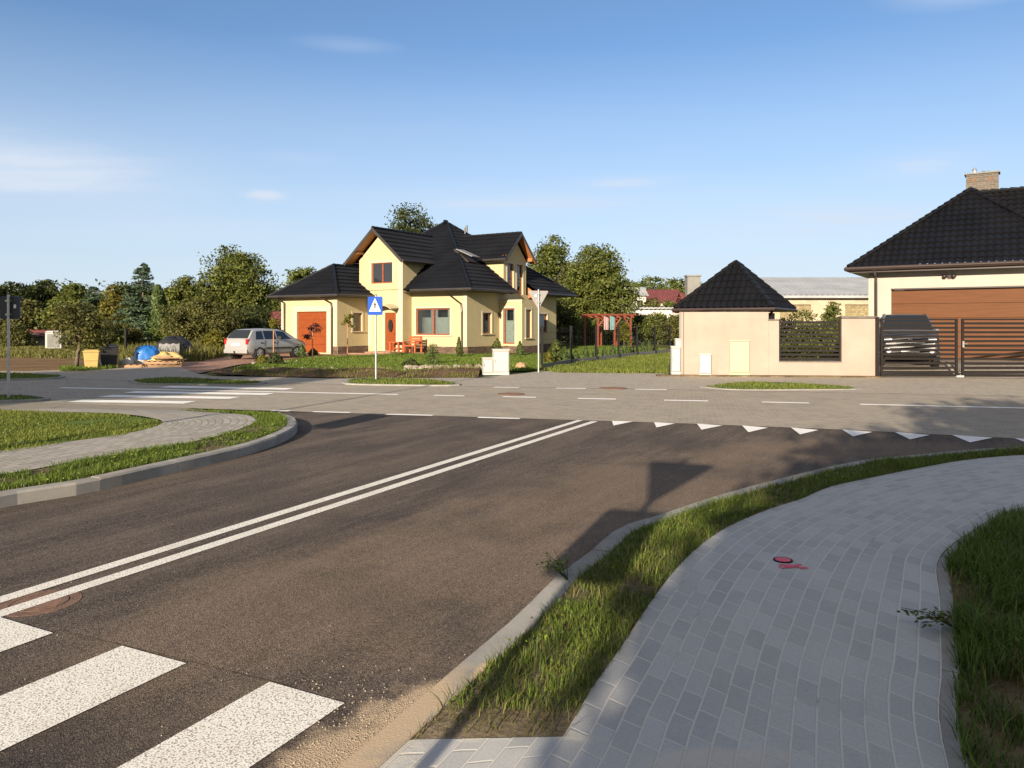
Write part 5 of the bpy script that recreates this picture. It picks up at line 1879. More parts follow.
def crossing_face(t, parent, zc, sz, y):
    """front artwork of a pedestrian-crossing board: triangle, walker, stripes (front faces -y)"""
    s = sz / 2
    MB_ = plate(MB(), [(-0.80 * s, -0.62 * s), (0.80 * s, -0.62 * s), (0.0, 0.84 * s)], zc, y - 0.003, y - 0.0005)
    MB_.build('triangle', M['signwhite'], parent)
    mb = MB()
    k = s

    def bar(x0, z0, x1, z1, w_):
        a, b = Vector((x0 * k, z0 * k)), Vector((x1 * k, z1 * k))
        d = (b - a).normalized()
        n = Vector((-d.y, d.x)) * w_ * k / 2
        plate(mb, [(a.x - n.x, a.y - n.y), (b.x - n.x, b.y - n.y), (b.x + n.x, b.y + n.y), (a.x + n.x, a.y + n.y)], zc, y - 0.006, y - 0.0035)
    plate(mb, [(0.0 * k + 0.085 * k * math.cos(a), 0.42 * k + 0.085 * k * math.sin(a)) for a in np.linspace(0, 2 * PI, 13)[:-1]], zc, y - 0.006, y - 0.0035)
    bar(0.0, 0.32, 0.02, -0.05, 0.17)
    bar(0.02, -0.05, 0.17, -0.25, 0.10)
    bar(0.17, -0.25, 0.15, -0.46, 0.08)
    bar(0.0, -0.05, -0.10, -0.26, 0.10)
    bar(-0.10, -0.26, -0.22, -0.44, 0.08)
    bar(0.02, 0.28, 0.19, 0.08, 0.07)
    bar(-0.02, 0.28, -0.16, 0.06, 0.07)
    for x in (-0.52, -0.32, 0.32, 0.52):
        bar(x - 0.03, -0.56, x + 0.03, -0.40, 0.10)
    mb.build('walker', M['signblack'], parent)


def crossing_sign(label, x, y, rz, top, sz=0.55, back='signback', zb=0.0):
    t = thing('crossing_sign', label, 'road sign', (x, y, zb), rz)
    post(t, top + 0.02)
    zc = top - sz / 2 - 0.02
    b = plate(MB(), rounded(sz, sz, 0.05), zc, -0.05, -0.038).build('sign_plate', [M['signblue']], t)
    plate(MB(), rounded(sz - 0.01, sz - 0.01, 0.05), zc, -0.0375, -0.034).build('back_sheet', M[back], b)
    crossing_face(t, b, zc, sz, -0.05)
    for dz in (-0.15, 0.15):
        MB().box(-0.05, 0.05, -0.033, 0.04, zc + dz - 0.02, zc + dz + 0.02).build('bracket', M['galv'], t)
    return t


def yield_sign(label, x, y, rz, top, side=0.75, zb=0.0, extra=None):
    t = thing('yield_sign', label, 'road sign', (x, y, zb), rz)
    post(t, top + 0.02)
    hgt = side * 0.87
    zc = top - 0.02

    def tri(sd, drop, r=0.05):
        h = sd * 0.87
        P = [(-sd / 2, -drop), (sd / 2, -drop), (0, -drop - h)]
        out = []
        for i in range(3):
            p, a, b = Vector(P[i]), Vector(P[i - 1]), Vector(P[(i + 1) % 3])
            out += [tuple(p + (a - p).normalized() * r), tuple(p + ((a - p).normalized() + (b - p).normalized()) * r * 0.35), tuple(p + (b - p).normalized() * r)]
        return out[::-1]
    b = plate(MB(), tri(side, 0), zc, -0.05, -0.038).build('sign_plate', M['signred'], t)
    plate(MB(), tri(side * 0.68, side * 0.105), zc, -0.053, -0.0505).build('face', M['signyellow'], b)
    plate(MB(), tri(side - 0.012, 0.003), zc, -0.0375, -0.034).build('back_sheet', M['signback'], b)
    for dz in (0.12, 0.40):
        MB().box(-0.05, 0.05, -0.033, 0.04, zc - dz - 0.02, zc - dz + 0.02).build('bracket', M['galv'], t)
    plate(MB(), rounded(0.07, 0.09, 0.01), zc - 0.17, -0.0335, -0.031, 0.10).build('sticker', M['signwhite'], b)
    if extra:
        z2 = zc - hgt - 0.06 - extra / 2
        b2 = plate(MB(), rounded(extra, extra, 0.05), z2, -0.05, -0.038).build('crossing_plate', M['signblue'], t)
        plate(MB(), rounded(extra - 0.01, extra - 0.01, 0.05), z2, -0.0375, -0.034).build('back_sheet', M['signback'], b2)
        crossing_face(t, b2, z2, extra, -0.05)
    return t


x, y = gp(376, 380)
crossing_sign('blue and white pedestrian crossing sign in front of the yellow house', x, y, math.radians(-28), 2.52, 0.55, zb=0.0)
x, y = gp(538.5, 372.6)
yield_sign('triangular sign seen from its grey back beside the garden fence', x, y, math.radians(180 + 12), 2.86, 0.76)
x, y = gp(8.5, 400)
t = crossing_sign('dark square sign back with white sticker at the left edge', x, y, math.radians(180 - 10), 2.30, 0.50, 'signdark')
for ch_ in t.children:
    if ch_.name.startswith('sign_plate'):
        plate(MB(), rounded(0.06, 0.08, 0.01), 2.30 - 0.24, -0.0335, -0.031, -0.13).build('sticker', M['signwhite'], ch_)
# signs and a lamp just outside the frame; their shadows cross the picture
yield_sign('give-way sign over a crossing sign standing left of the camera', -1.36, 0.10, math.radians(-20), 2.96, 0.80, 0.0, 0.60)
crossing_sign('crossing sign on the left island outside the view', -5.9, 4.8, math.radians(-38), 2.95, 0.60, zb=0.1)
lp_ = thing('street_lamp', 'tall street lamp on the left island outside the view', 'street lamp', (-8.15, 5.0, 0.1))
MB().tube([(0, 0, 0), (0, 0, 1.2), (0, 0, 6.0)], [0.06, 0.055, 0.035], 10).build('pole', M['galv'], lp_)
MB().box(-0.08, 0.45, -0.08, 0.08, 6.0, 6.08).build('lamp_head', M['galv'], lp_)

# garden fence: posts, wire panels, concrete base
fp = [gp(542, 368.6), gp(571, 363.2), gp(596, 360.2), gp(618.5, 357.6), gp(637, 355.4), gp(655, 353.6), gp(670, 351.8)]
ft = thing('garden_fence', 'black post and wire garden fence on a low concrete base', 'fence', (fp[0][0], fp[0][1], 0))
ox, oy = fp[0]
fp2 = [(px_ - ox, py_ - oy) for px_, py_ in fp]
for (px_, py_) in fp2:
    wpost = 0.05
    MB().box(px_ - wpost, px_ + wpost, py_ - wpost, py_ + wpost, -0.05, 1.62).build('post', M['black'], ft)
bs = MB()
wi = MB()
for (a, b) in zip(fp2[:-1], fp2[1:]):
    a, b = Vector(a), Vector(b)
    L = (b - a).length
    e = ((b - a).normalized().x, (b - a).normalized().y)
    n = (e[1], -e[0])
    bs.ob((a.x, a.y), e, n, 0.055, L - 0.055, -0.03, 0.03, -0.05, 0.17)
    for z in np.arange(0.35, 1.6, 0.25):
        wi.ob((a.x, a.y), e, n, 0.05, L - 0.05, -0.004, 0.004, z - 0.004, z + 0.004)
    for s in np.arange(0.3, L - 0.1, 0.25):
        wi.ob((a.x, a.y), e, n, s - 0.003, s + 0.003, 0.0045, 0.009, 0.26, 1.58)
bs.build('base', M['concrete'], ft)
wi.build('wire_panel', M['black'], ft)

# pergola with washing
px_, py_ = at(0, 0, 54)[:2]
P0 = at(598, 345, 56)
P1 = at(630, 345, 57)
pt = thing('pergola', 'red-stained wooden pergola on the lawn behind the fence', 'pergola', (P0[0], P0[1], 0), math.radians(20))
Lp = P1[0] - P0[0] + 0.2
zt = 2.35
for i, xx in enumerate((0, Lp * 0.5, Lp)):
    for yy in (0, 2.2):
        MB().box(xx - 0.055, xx + 0.055, yy - 0.055, yy + 0.055, 0, zt - 0.16).build('post', M['pergola'], pt)
mb = MB()
for yy in (0, 2.2):
    mb.box(-0.25, Lp + 0.25, yy - 0.06, yy + 0.06, zt - 0.158, zt)
mb.build('beam', M['pergola'], pt)
mb = MB()
for xx in np.linspace(-0.15, Lp + 0.15, 6):
    mb.box(xx - 0.04, xx + 0.04, -0.5, 2.7, zt + 0.002, zt + 0.12)
mb.build('rafter', M['pergola'], pt)
mb = MB()
for xx in (0, Lp * 0.5, Lp):
    for sg in (-1, 1):
        if -0.1 < xx + sg * 0.5 < Lp + 0.1:
            mb.tube([(xx + sg * 0.09, 0, zt - 0.75), (xx + sg * 0.55, 0, zt - 0.17)], 0.05, 6)
mb.build('brace', M['pergola'], pt)
for (xx, mat, nm, lab) in ((0.62, 'cloth_pink', 'hanging_towel', 'pale pink towel hanging from the red pergola'), (1.12, 'cloth_teal', 'hanging_towel', 'pale teal towel hanging from the red pergola')):
    mb = MB()
    nn_ = 8
    top = [(xx - 0.2 + 0.4 * i / nn_, -0.08 + 0.025 * math.sin(i * 1.9)) for i in range(nn_ + 1)]
    for i in range(nn_):
        for j in range(4):
            za, zb2 = zt - 0.05 - 0.25 * j, zt - 0.05 - 0.25 * (j + 1)
            k0, k1 = 1 + 0.25 * j, 1 + 0.25 * (j + 1)
            mb.quad((top[i][0], -0.08 + (top[i][1] + 0.08) * k1, zb2), (top[i + 1][0], -0.08 + (top[i + 1][1] + 0.08) * k1, zb2), (top[i + 1][0], -0.08 + (top[i + 1][1] + 0.08) * k0, za), (top[i][0], -0.08 + (top[i][1] + 0.08) * k0, za))
    o = mb.build(nm, M[mat])
    o.location = (P0[0], P0[1], 0)
    o.rotation_euler = (0, 0, math.radians(20))
    tag(o, lab, 'towel')

# garden table and chair by the yellow house wall
R_ = Matrix.Rotation(-TH, 3, 'Z')


def hw(u, v, z=0.0):
    q = R_ @ Vector((u, v, z))
    return (HC[0] + q.x, HC[1] + q.y, z)


ct = thing('garden_chair', 'red-brown wooden garden chair against the yellow wall', 'chair', hw(-3.1, -0.95, 0.10), -TH)
MB().box(-0.42, 0.42, -0.28, 0.28, 0.36, 0.42).build('seat', M['bench'], ct)
mb = MB()
for z in (0.50, 0.645, 0.79):
    mb.box(-0.41, 0.41, 0.235, 0.265, z, z + 0.12)
mb.build('backrest', M['bench'], ct)
for xx in (-0.41, 0.41):
    for yy, hh in ((-0.25, 0.58), (0.25, 0.93)):
        MB().box(xx - 0.045, xx + 0.045, yy - 0.035 + (0.07 if yy > 0 else 0), yy + 0.035 + (0.07 if yy > 0 else 0), 0, hh).build('leg', M['bench'], ct)
    MB().box(xx - 0.06, xx + 0.06, -0.3, 0.28, 0.582, 0.62).build('armrest', M['bench'], ct)
tt = thing('garden_table', 'low red-brown garden table left of the wooden chair', 'table', hw(-4.1, -1.0, 0.10), -TH)
mb = MB()
for k in range(5):
    mb.box(-0.36, 0.36, -0.35 + k * 0.142, -0.35 + k * 0.142 + 0.128, 0.56, 0.60)
mb.build('tabletop', M['bench'], tt)
for xx in (-0.3, 0.3):
    for yy in (-0.28, 0.28):
        MB().box(xx - 0.045, xx + 0.045, yy - 0.045, yy + 0.045, 0, 0.558).build('leg', M['bench'], tt)
MB().box(-0.255, 0.255, -0.03, 0.03, 0.2, 0.26).build('stretcher', M['bench'], tt)


# ------------------------------------------------------------------ cars
def make_car(name, label, cat, loc, rz, L, W, prof, belt, paint, wheels, wr, sidewin, rearwin, frontwin, is_suv=False, zoff=0.0):
    t = thing(name, label, cat, loc, rz)
    hw_ = W / 2
    px = np.array([p[0] for p in prof])
    pz = np.array([p[1] for p in prof])
    zt = lambda x: float(np.interp(x, px, pz))
    zmax = pz.max()
    endn = lambda x: 1 - 0.10 * max(0, 1 - x / 0.35) ** 2 - 0.16 * max(0, 1 - (L - x) / 0.55) ** 2
    zbot = 0.22 if not is_suv else 0.30
    bl = lambda x: min(belt, zt(x) - 0.06)

    def hwt(x):
        f = max(0, (zt(x) - belt) / (zmax - belt))
        return hw_ * endn(x) - 0.05 - 0.17 * f

    def sect(x):
        h = hw_ * endn(x)
        z, b = zt(x), bl(x)
        zb = zbot + 0.10 * max(0, 1 - (L - x) / 0.4) + 0.08 * max(0, 1 - x / 0.4)
        g = hwt(x)
        return [(0, zb), (h - 0.12, zb), (h - 0.02, zb + 0.10), (h, (zb + b) / 2), (h - 0.012, b - 0.08), (h - 0.045, b),
                (g + 0.025, b + (z - b) * 0.88), (g - 0.05, z - 0.012), (g * 0.5, z + 0.012), (0, z + 0.018)]
    X = sorted(set(list(px) + list(np.linspace(0, L, 26))))
    vs, fs = [], []
    m = 0
    for x in X:
        s = sect(x)
        ring = [(x, -y, z) for y, z in s] + [(x, y, z) for y, z in s[-2:0:-1]]
        m = len(ring)
        vs += ring
    for i in range(len(X) - 1):
        for k in range(m):
            fs.append((i * m + k, (i + 1) * m + k, (i + 1) * m + (k + 1) % m, i * m + (k + 1) % m))
    fs.append(tuple(range(m)))
    fs.append(tuple((len(X) - 1) * m + k for k in range(m))[::-1])
    body = MB().add(vs, fs).build('body', M[paint], t, smooth=True)
    es = body.modifiers.new('edge', 'EDGE_SPLIT')
    es.split_angle = math.radians(38)

    def side_pt(x, f, sg, off=0.008):
        s = sect(x)
        p, q = s[5], s[6]
        return (x, sg * (p[0] + (q[0] - p[0]) * f + off), p[1] + (q[1] - p[1]) * f + off * 0.3)
    for sg in (-1, 1):
        for poly in sidewin:                   # (x0 bottom, x1 bottom, x1 top, x0 top)
            mb = MB()
            (b0, b1, t1, t0) = poly
            n_ = 5
            for i in range(n_):
                for j in range(3):
                    def q(i_, j_):
                        f = 0.06 + 0.86 * j_ / 3
                        xa = b0 + (t0 - b0) * j_ / 3
                        xb = b1 + (t1 - b1) * j_ / 3
                        return side_pt(xa + (xb - xa) * i_ / n_, f, sg)
                    f4 = (q(i, j), q(i + 1, j), q(i + 1, j + 1), q(i, j + 1))
                    mb.quad(*(f4 if sg < 0 else f4[::-1]))
            mb.build('side_window', M['carglass'], t)
        mb = MB()
        for xx in (sidewin[0][1] + 0.06, sidewin[1][1] + 0.06):
            mb.box(xx - 0.30 + 0.0, xx - 0.13, sg * (hw_ - 0.012), sg * (hw_ + 0.022), belt - 0.16, belt - 0.12)
        mb.build('door_handle', M['trimblack'], t)
        mb = MB()
        x0_, x1_ = wheels[0] + wr + 0.1, wheels[1] - wr - 0.1
        mb.box(x0_, x1_, sg * (hw_ - 0.005), sg * (hw_ + 0.015), 0.50, 0.56)
        for xx in (sidewin[0][1] + 0.05, sidewin[1][1] + 0.05):
            mb.box(xx - 0.006, xx + 0.006, sg * (hw_ - 0.03), sg * (hw_ + 0.002), 0.35, belt - 0.03)
        mb.build('side_trim', M['trimblack'], t)
        mx = sidewin[1][1] + 0.12
        mb = MB()
        mb.box(mx - 0.05, mx + 0.06, sg * (hw_ - 0.03), sg * (hw_ + 0.17), belt + 0.02, belt + 0.16)
        mb.build('mirror', M['trimblack' if not is_suv else paint], t, bevel=0.02)

    def slab(name_, p0, p1, y0, y1, mat):
        x0, x1 = p0, p1
        mb = MB()
        d = Vector((x1 - x0, 0, zt(x1) - zt(x0))).normalized()
        n = Vector((-d.z, 0, d.x))
        if n.z < 0:
            n = -n
        o_ = n * 0.035
        pts = [(x0, -y0, zt(x0)), (x0, y0, zt(x0)), (x1, y1, zt(x1)), (x1, -y1, zt(x1))]
        mb.quad(*[(p[0] + o_.x, p[1], p[2] + o_.z) for p in (pts if x1 > x0 else pts[::-1])])
        return mb.build(name_, M[mat], t)
    slab('rear_window', rearwin[0], rearwin[1], hwt(rearwin[0]) - 0.06, hwt(rearwin[1]) - 0.06, 'carglass')
    slab('windscreen', frontwin[0], frontwin[1], hwt(frontwin[0]) - 0.06, hwt(frontwin[1]) - 0.07, 'carglass')
    for xx in wheels:
        for sg in (-1, 1):
            yc = sg * (hw_ - 0.09)
            MB().lathe([(wr + 0.065, -0.085), (wr + 0.065, 0.094)], 28, 'y', (xx, yc, wr + 0.03)).build('wheel_arch', M['trimblack'], t)
            wh_ = MB().lathe([(wr * 0.62, -0.10), (wr * 0.95, -0.10), (wr, -0.06), (wr, 0.07), (wr * 0.94, 0.105), (wr * 0.66, 0.108)] if sg > 0 else [(wr * 0.66, -0.108), (wr * 0.94, -0.105), (wr, -0.07), (wr, 0.06), (wr * 0.95, 0.10), (wr * 0.62, 0.10)], 28, 'y', (xx, yc, wr)).build('wheel', M['tyre'], t)
            mb = MB()
            mb.lathe([(wr * 0.66, 0.0), (wr * 0.66, 0.112), (wr * 0.58, 0.118), (wr * 0.54, 0.10)] if sg > 0 else [(wr * 0.54, -0.10), (wr * 0.58, -0.118), (wr * 0.66, -0.112), (wr * 0.66, 0.0)], 24, 'y', (xx, yc, wr))
            for k in range(7):
                a = 2 * PI * k / 7
                c, s_ = math.cos(a), math.sin(a)
                mb.tube([(xx + 0.03 * c, yc + sg * 0.112, wr + 0.03 * s_), (xx + wr * 0.58 * c, yc + sg * 0.108, wr + wr * 0.58 * s_)], [0.035, 0.028], 6)
            mb.build('rim', M['rim'], wh_)
    return t, sect, zt, hwt, hw_


sxy = (-13.0, 36.2)
car, sect, zt_, hwt_, chw = make_car('parked_car', 'silver estate car parked on the red paved drive', 'car', (sxy[0], sxy[1], 0.012), math.radians(63), 4.0, 1.62,
    [(0, 0.88), (0.03, 0.93), (0.10, 1.0), (0.40, 1.38), (0.60, 1.43), (1.4, 1.46), (2.2, 1.43), (2.45, 1.38), (3.15, 0.98), (3.3, 0.93), (3.75, 0.80), (3.93, 0.66), (4.0, 0.55)],
    0.93, 'car', (0.72, 3.22), 0.30, [(0.50, 1.0, 0.98, 0.62), (1.08, 1.82, 1.78, 1.06), (1.92, 2.85, 2.42, 1.88)], (0.10, 0.42), (3.15, 2.45))
for sg in (-1, 1):
    mb = MB()
    mb.box(-0.012, 0.12, sg * (chw * 0.9 - 0.11), sg * (chw * 0.9 + 0.015), 0.72, 0.98)
    mb.build('tail_light', M['lamp_red'], car, bevel=0.02)
    MB().box(3.86, 3.99, sg * 0.42, sg * 0.66, 0.58, 0.72).build('headlight', M['lamp_clear'], car, bevel=0.02)
MB().box(-0.03, 0.0, -0.26, 0.26, 0.66, 0.78).build('licence_plate', M['plate'], car)
MB().box(-0.06, 0.03, -0.74, 0.74, 0.30, 0.50).build('bumper', M['car'], car, bevel=0.03)
mb = MB().tube([(0.02, 0, 0.30), (-0.10, 0, 0.30), (-0.12, 0, 0.38)], 0.025, 8)
mb.lathe([(0.01, 0.37), (0.03, 0.385), (0.03, 0.41), (0.008, 0.43)], 10, 'z', (-0.12, 0, 0))
mb.build('tow_bar', M['trimblack'], car)

suv, sect, zt_, hwt_, chw = make_car('parked_suv', 'dark grey SUV with silver roof rails parked behind the slatted gate', 'car', (14.50, 28.70, 0.30), math.radians(-113), 4.2, 1.78,
    [(0, 1.0), (0.04, 1.05), (0.14, 1.12), (0.42, 1.62), (0.7, 1.70), (1.4, 1.73), (2.2, 1.71), (2.5, 1.66), (3.12, 1.18), (3.3, 1.12), (3.9, 1.02), (4.12, 0.92), (4.2, 0.80)],
    1.12, 'suv', (0.78, 3.35), 0.36, [(0.5, 1.0, 0.98, 0.64), (1.08, 1.84, 1.8, 1.06), (1.94, 2.85, 2.48, 1.9)], (0.14, 0.42), (3.12, 2.5), True)
for sg in (-1, 1):
    MB().box(4.04, 4.165, sg * 0.52, sg * 0.76, 0.85, 0.94).build('headlight', M['lamp_clear'], suv, bevel=0.02)
    MB().lathe([(0.075, 4.10), (0.07, 4.215), (0.02, 4.22)], 14, 'x', (0, sg * 0.62, 0.52)).build('fog_light', M['lamp_clear'], suv)
    MB().tube([(0.7, sg * 0.63, 1.68), (0.9, sg * 0.64, 1.735), (2.2, sg * 0.64, 1.735), (2.45, sg * 0.63, 1.66)], 0.02, 8).build('roof_rail', M['chrome'], suv)
    MB().box(-0.02, 0.12, sg * 0.70, sg * 0.86, 0.85, 1.1).build('tail_light', M['lamp_red'], suv)
mb = MB()
mb.box(4.14, 4.2, -0.40, 0.40, 0.78, 0.92)
mb.box(4.15, 4.215, -0.60, 0.60, 0.40, 0.60)
g_ = mb.build('grille', M['trimblack'], suv)
mb = MB()
mb.box(4.2, 4.222, -0.42, 0.42, 0.765, 0.785)
mb.box(4.2, 4.222, -0.06, 0.06, 0.82, 0.90)
mb.build('chrome_bar', M['chrome'], g_)
MB().box(4.22, 4.232, -0.26, 0.26, 0.46, 0.57).build('licence_plate', M['plate'], suv)


# ------------------------------------------------------------------ bins, heaps, small things at left
def wheelie_bin(label, px, py, wd, hh, mat, rz, Ysh=0.0):
    x, y = gp(px, py)
    t = thing('wheelie_bin', label, 'bin', (x, y, 0.012), rz)
    d = wd * 1.05
    MB().frustum(0, 0, 0.05, hh * 0.88, wd * 0.40, d * 0.40, wd * 0.5, d * 0.5).build('body', M[mat], t, bevel=0.015)
    mb = MB()
    mb.box(-wd * 0.54, wd * 0.54, -d * 0.56, d * 0.52, hh * 0.88 + 0.002, hh * 0.94)
    mb.frustum(0, 0, hh * 0.94, hh, wd * 0.5, d * 0.5, wd * 0.40, d * 0.38)
    mb.build('lid', M[mat], t, bevel=0.01)
    MB().tube([(-wd * 0.38, d * 0.60, hh * 0.9), (wd * 0.38, d * 0.60, hh * 0.9)], 0.018, 8).build('handle', M[mat], t)
    mb = MB()
    mb.box(-wd * 0.44, wd * 0.44, -d * 0.5, -d * 0.43, hh * 0.44, hh * 0.48)
    mb.build('rib', M[mat], t)
    for sg in (-1, 1):
        MB().lathe([(0.03, -0.03), (0.09, -0.025), (0.09, 0.025), (0.03, 0.03)], 16, 'x', (sg * wd * 0.40, d * 0.42, 0.092)).build('wheel', M['tyre'], t)
    return t


wheelie_bin('yellow wheelie bin beside the black one at the roadside', 92, 369.2, 0.52, 0.72, 'binyellow', math.radians(22))
wheelie_bin('black wheelie bin right behind the yellow one', 108.5, 367.5, 0.64, 0.88, 'binblack', math.radians(30))


def heap(name, label, cat, x, y, rx, ry, hz, mat, seed, rough=0.25, rz=0.0, z0=0.0, kind=None):
    """lumpy covered heap"""
    rs = np.random.default_rng(seed)
    ph = rs.uniform(0, 2 * PI, 12)
    mb = MB()
    na, nr = 30, 10
    vs = []
    for j in range(nr + 1):
        f = j / nr
        for i in range(na):
            a = 2 * PI * i / na
            k = 1 + rough * (0.5 * math.sin(3 * a + ph[0]) + 0.35 * math.sin(5 * a + ph[1] + 4 * f) + 0.25 * math.sin(9 * a + ph[2] - 7 * f))
            r = math.sin(f * PI / 2) ** 0.8
            h = math.cos(f * PI / 2) ** 0.7 * (1 + rough * 0.5 * math.sin(4 * a + ph[3] + 6 * f)) + rough * 0.12 * math.sin(11 * a + ph[4])
            vs.append((rx * r * k * math.cos(a), ry * r * k * math.sin(a), max(0.0, hz * h) if j < nr else -0.03))
    fs = []
    for j in range(nr):
        for i in range(na):
            fs.append((j * na + i, (j + 1) * na + i, (j + 1) * na + (i + 1) % na, j * na + (i + 1) % na))
    mb.add(vs, fs)
    o = mb.build(name, M[mat], smooth=True)
    o.location = (x, y, z0)
    o.rotation_euler = (0, 0, rz)
    return tag(o, label, cat, None, kind)


def pallet(label, x, y, rz, z=0.0, n=1):
    t = thing('wooden_pallet', label, 'pallet', (x, y, z), rz, 'pallets in the roadside pile')
    for k in range(3):
        MB().box(-0.6, 0.6, -0.4 + 0.35 * k, -0.3 + 0.35 * k, 0.0, 0.09).build('runner', M['pallet'], t)
    mb = MB()
    for k in range(6):
        mb.box(-0.6 + 0.218 * k, -0.6 + 0.218 * k + 0.11, -0.4, 0.4, 0.091, 0.115)
    mb.build('deck', M['pallet'], t)
    return t


bx, by = gp(128, 367.2)
pallet('splintered pallet at the front of the roadside pile', bx, by, 0.2)
pallet('pallet lying under the blue tarpaulin bundle', bx + 0.15, by + 1.1, -0.1)
pallet('tilted pallet on the right end of the roadside pile', bx + 1.25, by + 0.35, 0.5)
pallet('pallet stacked on the right end of the roadside pile', bx + 1.22, by + 0.4, 0.15, 0.12)
heap('tarpaulin_bundle', 'bright blue tarpaulin bundle on the pallets', 'tarpaulin', bx + 0.25, by + 1.0, 0.50, 0.40, 0.50, 'tarpblue', 3, 0.16, 0, 0.30)
heap('cement_sack', 'pale slumped sack under the blue tarpaulin', 'sack', bx + 0.05, by + 0.9, 0.40, 0.34, 0.30, 'cabwhite', 14, 0.15, 0, 0.115)
heap('cement_sack', 'straw coloured sack on the left end of the pile', 'sack', bx - 0.75, by + 0.2, 0.36, 0.34, 0.42, 'sack', 5, 0.2)
heap('cement_sack', 'small white sack on the front pallet', 'sack', bx - 0.05, by + 0.1, 0.22, 0.2, 0.24, 'cabwhite', 7, 0.2, 0, 0.115)
mb = MB()
for k in range(5):
    a = random.uniform(-0.35, 0.35)
    x0, y0, z0 = random.uniform(-0.6, -0.2), random.uniform(-0.4, 0.4), 0.26 + 0.035 * k
    L_ = random.uniform(0.8, 1.1)
    mb.add([(x0 + L_ * u * math.cos(a) - s * math.sin(a), y0 + L_ * u * math.sin(a) + s * math.cos(a), z0 + dz) for dz in (0, 0.03) for u, s in ((0, -0.06), (1, -0.06), (1, 0.06), (0, 0.06))],
           [(3, 2, 1, 0), (4, 5, 6, 7), (0, 1, 5, 4), (1, 2, 6, 5), (2, 3, 7, 6), (3, 0, 4, 7)])
o = mb.build('plank_stack', M['pallet'], loc=(bx + 1.3, by + 0.4, 0.0))
tag(o, 'loose brown planks lying across the right pallets', 'planks')
x, y = gp(164, 365.6)
heap('straw_heap', 'ochre straw heap right of the pallets', 'heap', x, y, 0.75, 0.55, 0.52, 'sack', 8, 0.22)
x, y = gp(156, 363.5)
heap('plastic_sheet', 'crumpled pale blue plastic sheet behind the pallets', 'plastic sheet', x, y + 0.8, 0.5, 0.4, 0.45, 'cloth_teal', 9, 0.3)
x, y = gp(174.5, 359.5)
wp_ = thing('covered_woodpile', 'ragged black tarpaulin woodpile with a grey sheet on its front', 'woodpile', (x, y, 0))
hp = heap('cover', None, None, 0, 0, 0.92, 0.75, 1.08, 'tarpblack', 12, 0.10)
hp.parent = wp_
mb = MB()
for k in range(70):
    a = random.uniform(0, 2 * PI)
    r = random.uniform(0.2, 0.9)
    z = 0.95 * math.sqrt(max(0, 1 - r * r)) + 0.05
    l_ = random.uniform(0.08, 0.20)
    c = Vector((r * math.cos(a), 0.8 * r * math.sin(a), z))
    d = Vector((c.x, c.y, 0.9)).normalized()
    s = Vector((-d.y, d.x, 0.1)).normalized() * 0.05
    mb.add([tuple(c - s), tuple(c + s), tuple(c + d * l_ + s * 0.3)], [(0, 1, 2)])
mb.build('ragged_edge', M['tarpblack'], wp_)
mb = MB()
gx, gy = 9, 6
pts = [[(-0.42 + 1.0 * i / gx, -0.74 - 0.05 * math.sin(i * 1.7 + j) - 0.10 * (1 - j / gy), 0.22 + 0.55 * j / gy + 0.03 * math.sin(i * 2.3)) for i in range(gx + 1)] for j in range(gy + 1)]
for j in range(gy):
    for i in range(gx):
        mb.quad(pts[j][i], pts[j][i + 1], pts[j + 1][i + 1], pts[j + 1][i])
mb.build('front_sheet', M['sheet'], wp_)

x, y = gp(55, 349.5)
y = 52.0
x = (55 - CX) / F * y
pb_ = thing('site_toilet', 'white box-like site cabin standing at the back of the field', 'cabin', (x, y, 0), math.radians(18))
MB().box(-0.48, 0.48, -0.45, 0.45, 0.08, 1.15).build('body', M['cabwhite'], pb_, bevel=0.02)
mb = MB()
mb.box(-0.36, 0.36, -0.475, -0.453, 0.15, 1.05)
mb.build('door', M['concrete'], pb_)
MB().frustum(0, 0, 1.151, 1.26, 0.52, 0.49, 0.40, 0.38).build('roof', M['cabwhite'], pb_)
MB().box(-0.46, 0.46, -0.43, 0.43, 0.0, 0.078).build('base', M['concrete'], pb_)
x, y = gp(125.5, 357)
t = thing('fence_post', 'thin black post standing behind the blue tarpaulin', 'post', (x, y, 0))
MB().box(-0.05, 0.05, -0.05, 0.05, 0, 1.45).build('shaft', M['black'], t)
MB().box(-0.058, 0.058, -0.058, 0.058, 1.451, 1.475).build('cap', M['black'], t)
x, y = gp(513, 370.5)
mb = MB()
o = heap('tree_stump', 'short brown cut log beside the larger cabinet', 'log', x + 0.30, y + 0.5, 0.22, 0.20, 0.26, 'pallet', 21, 0.12)


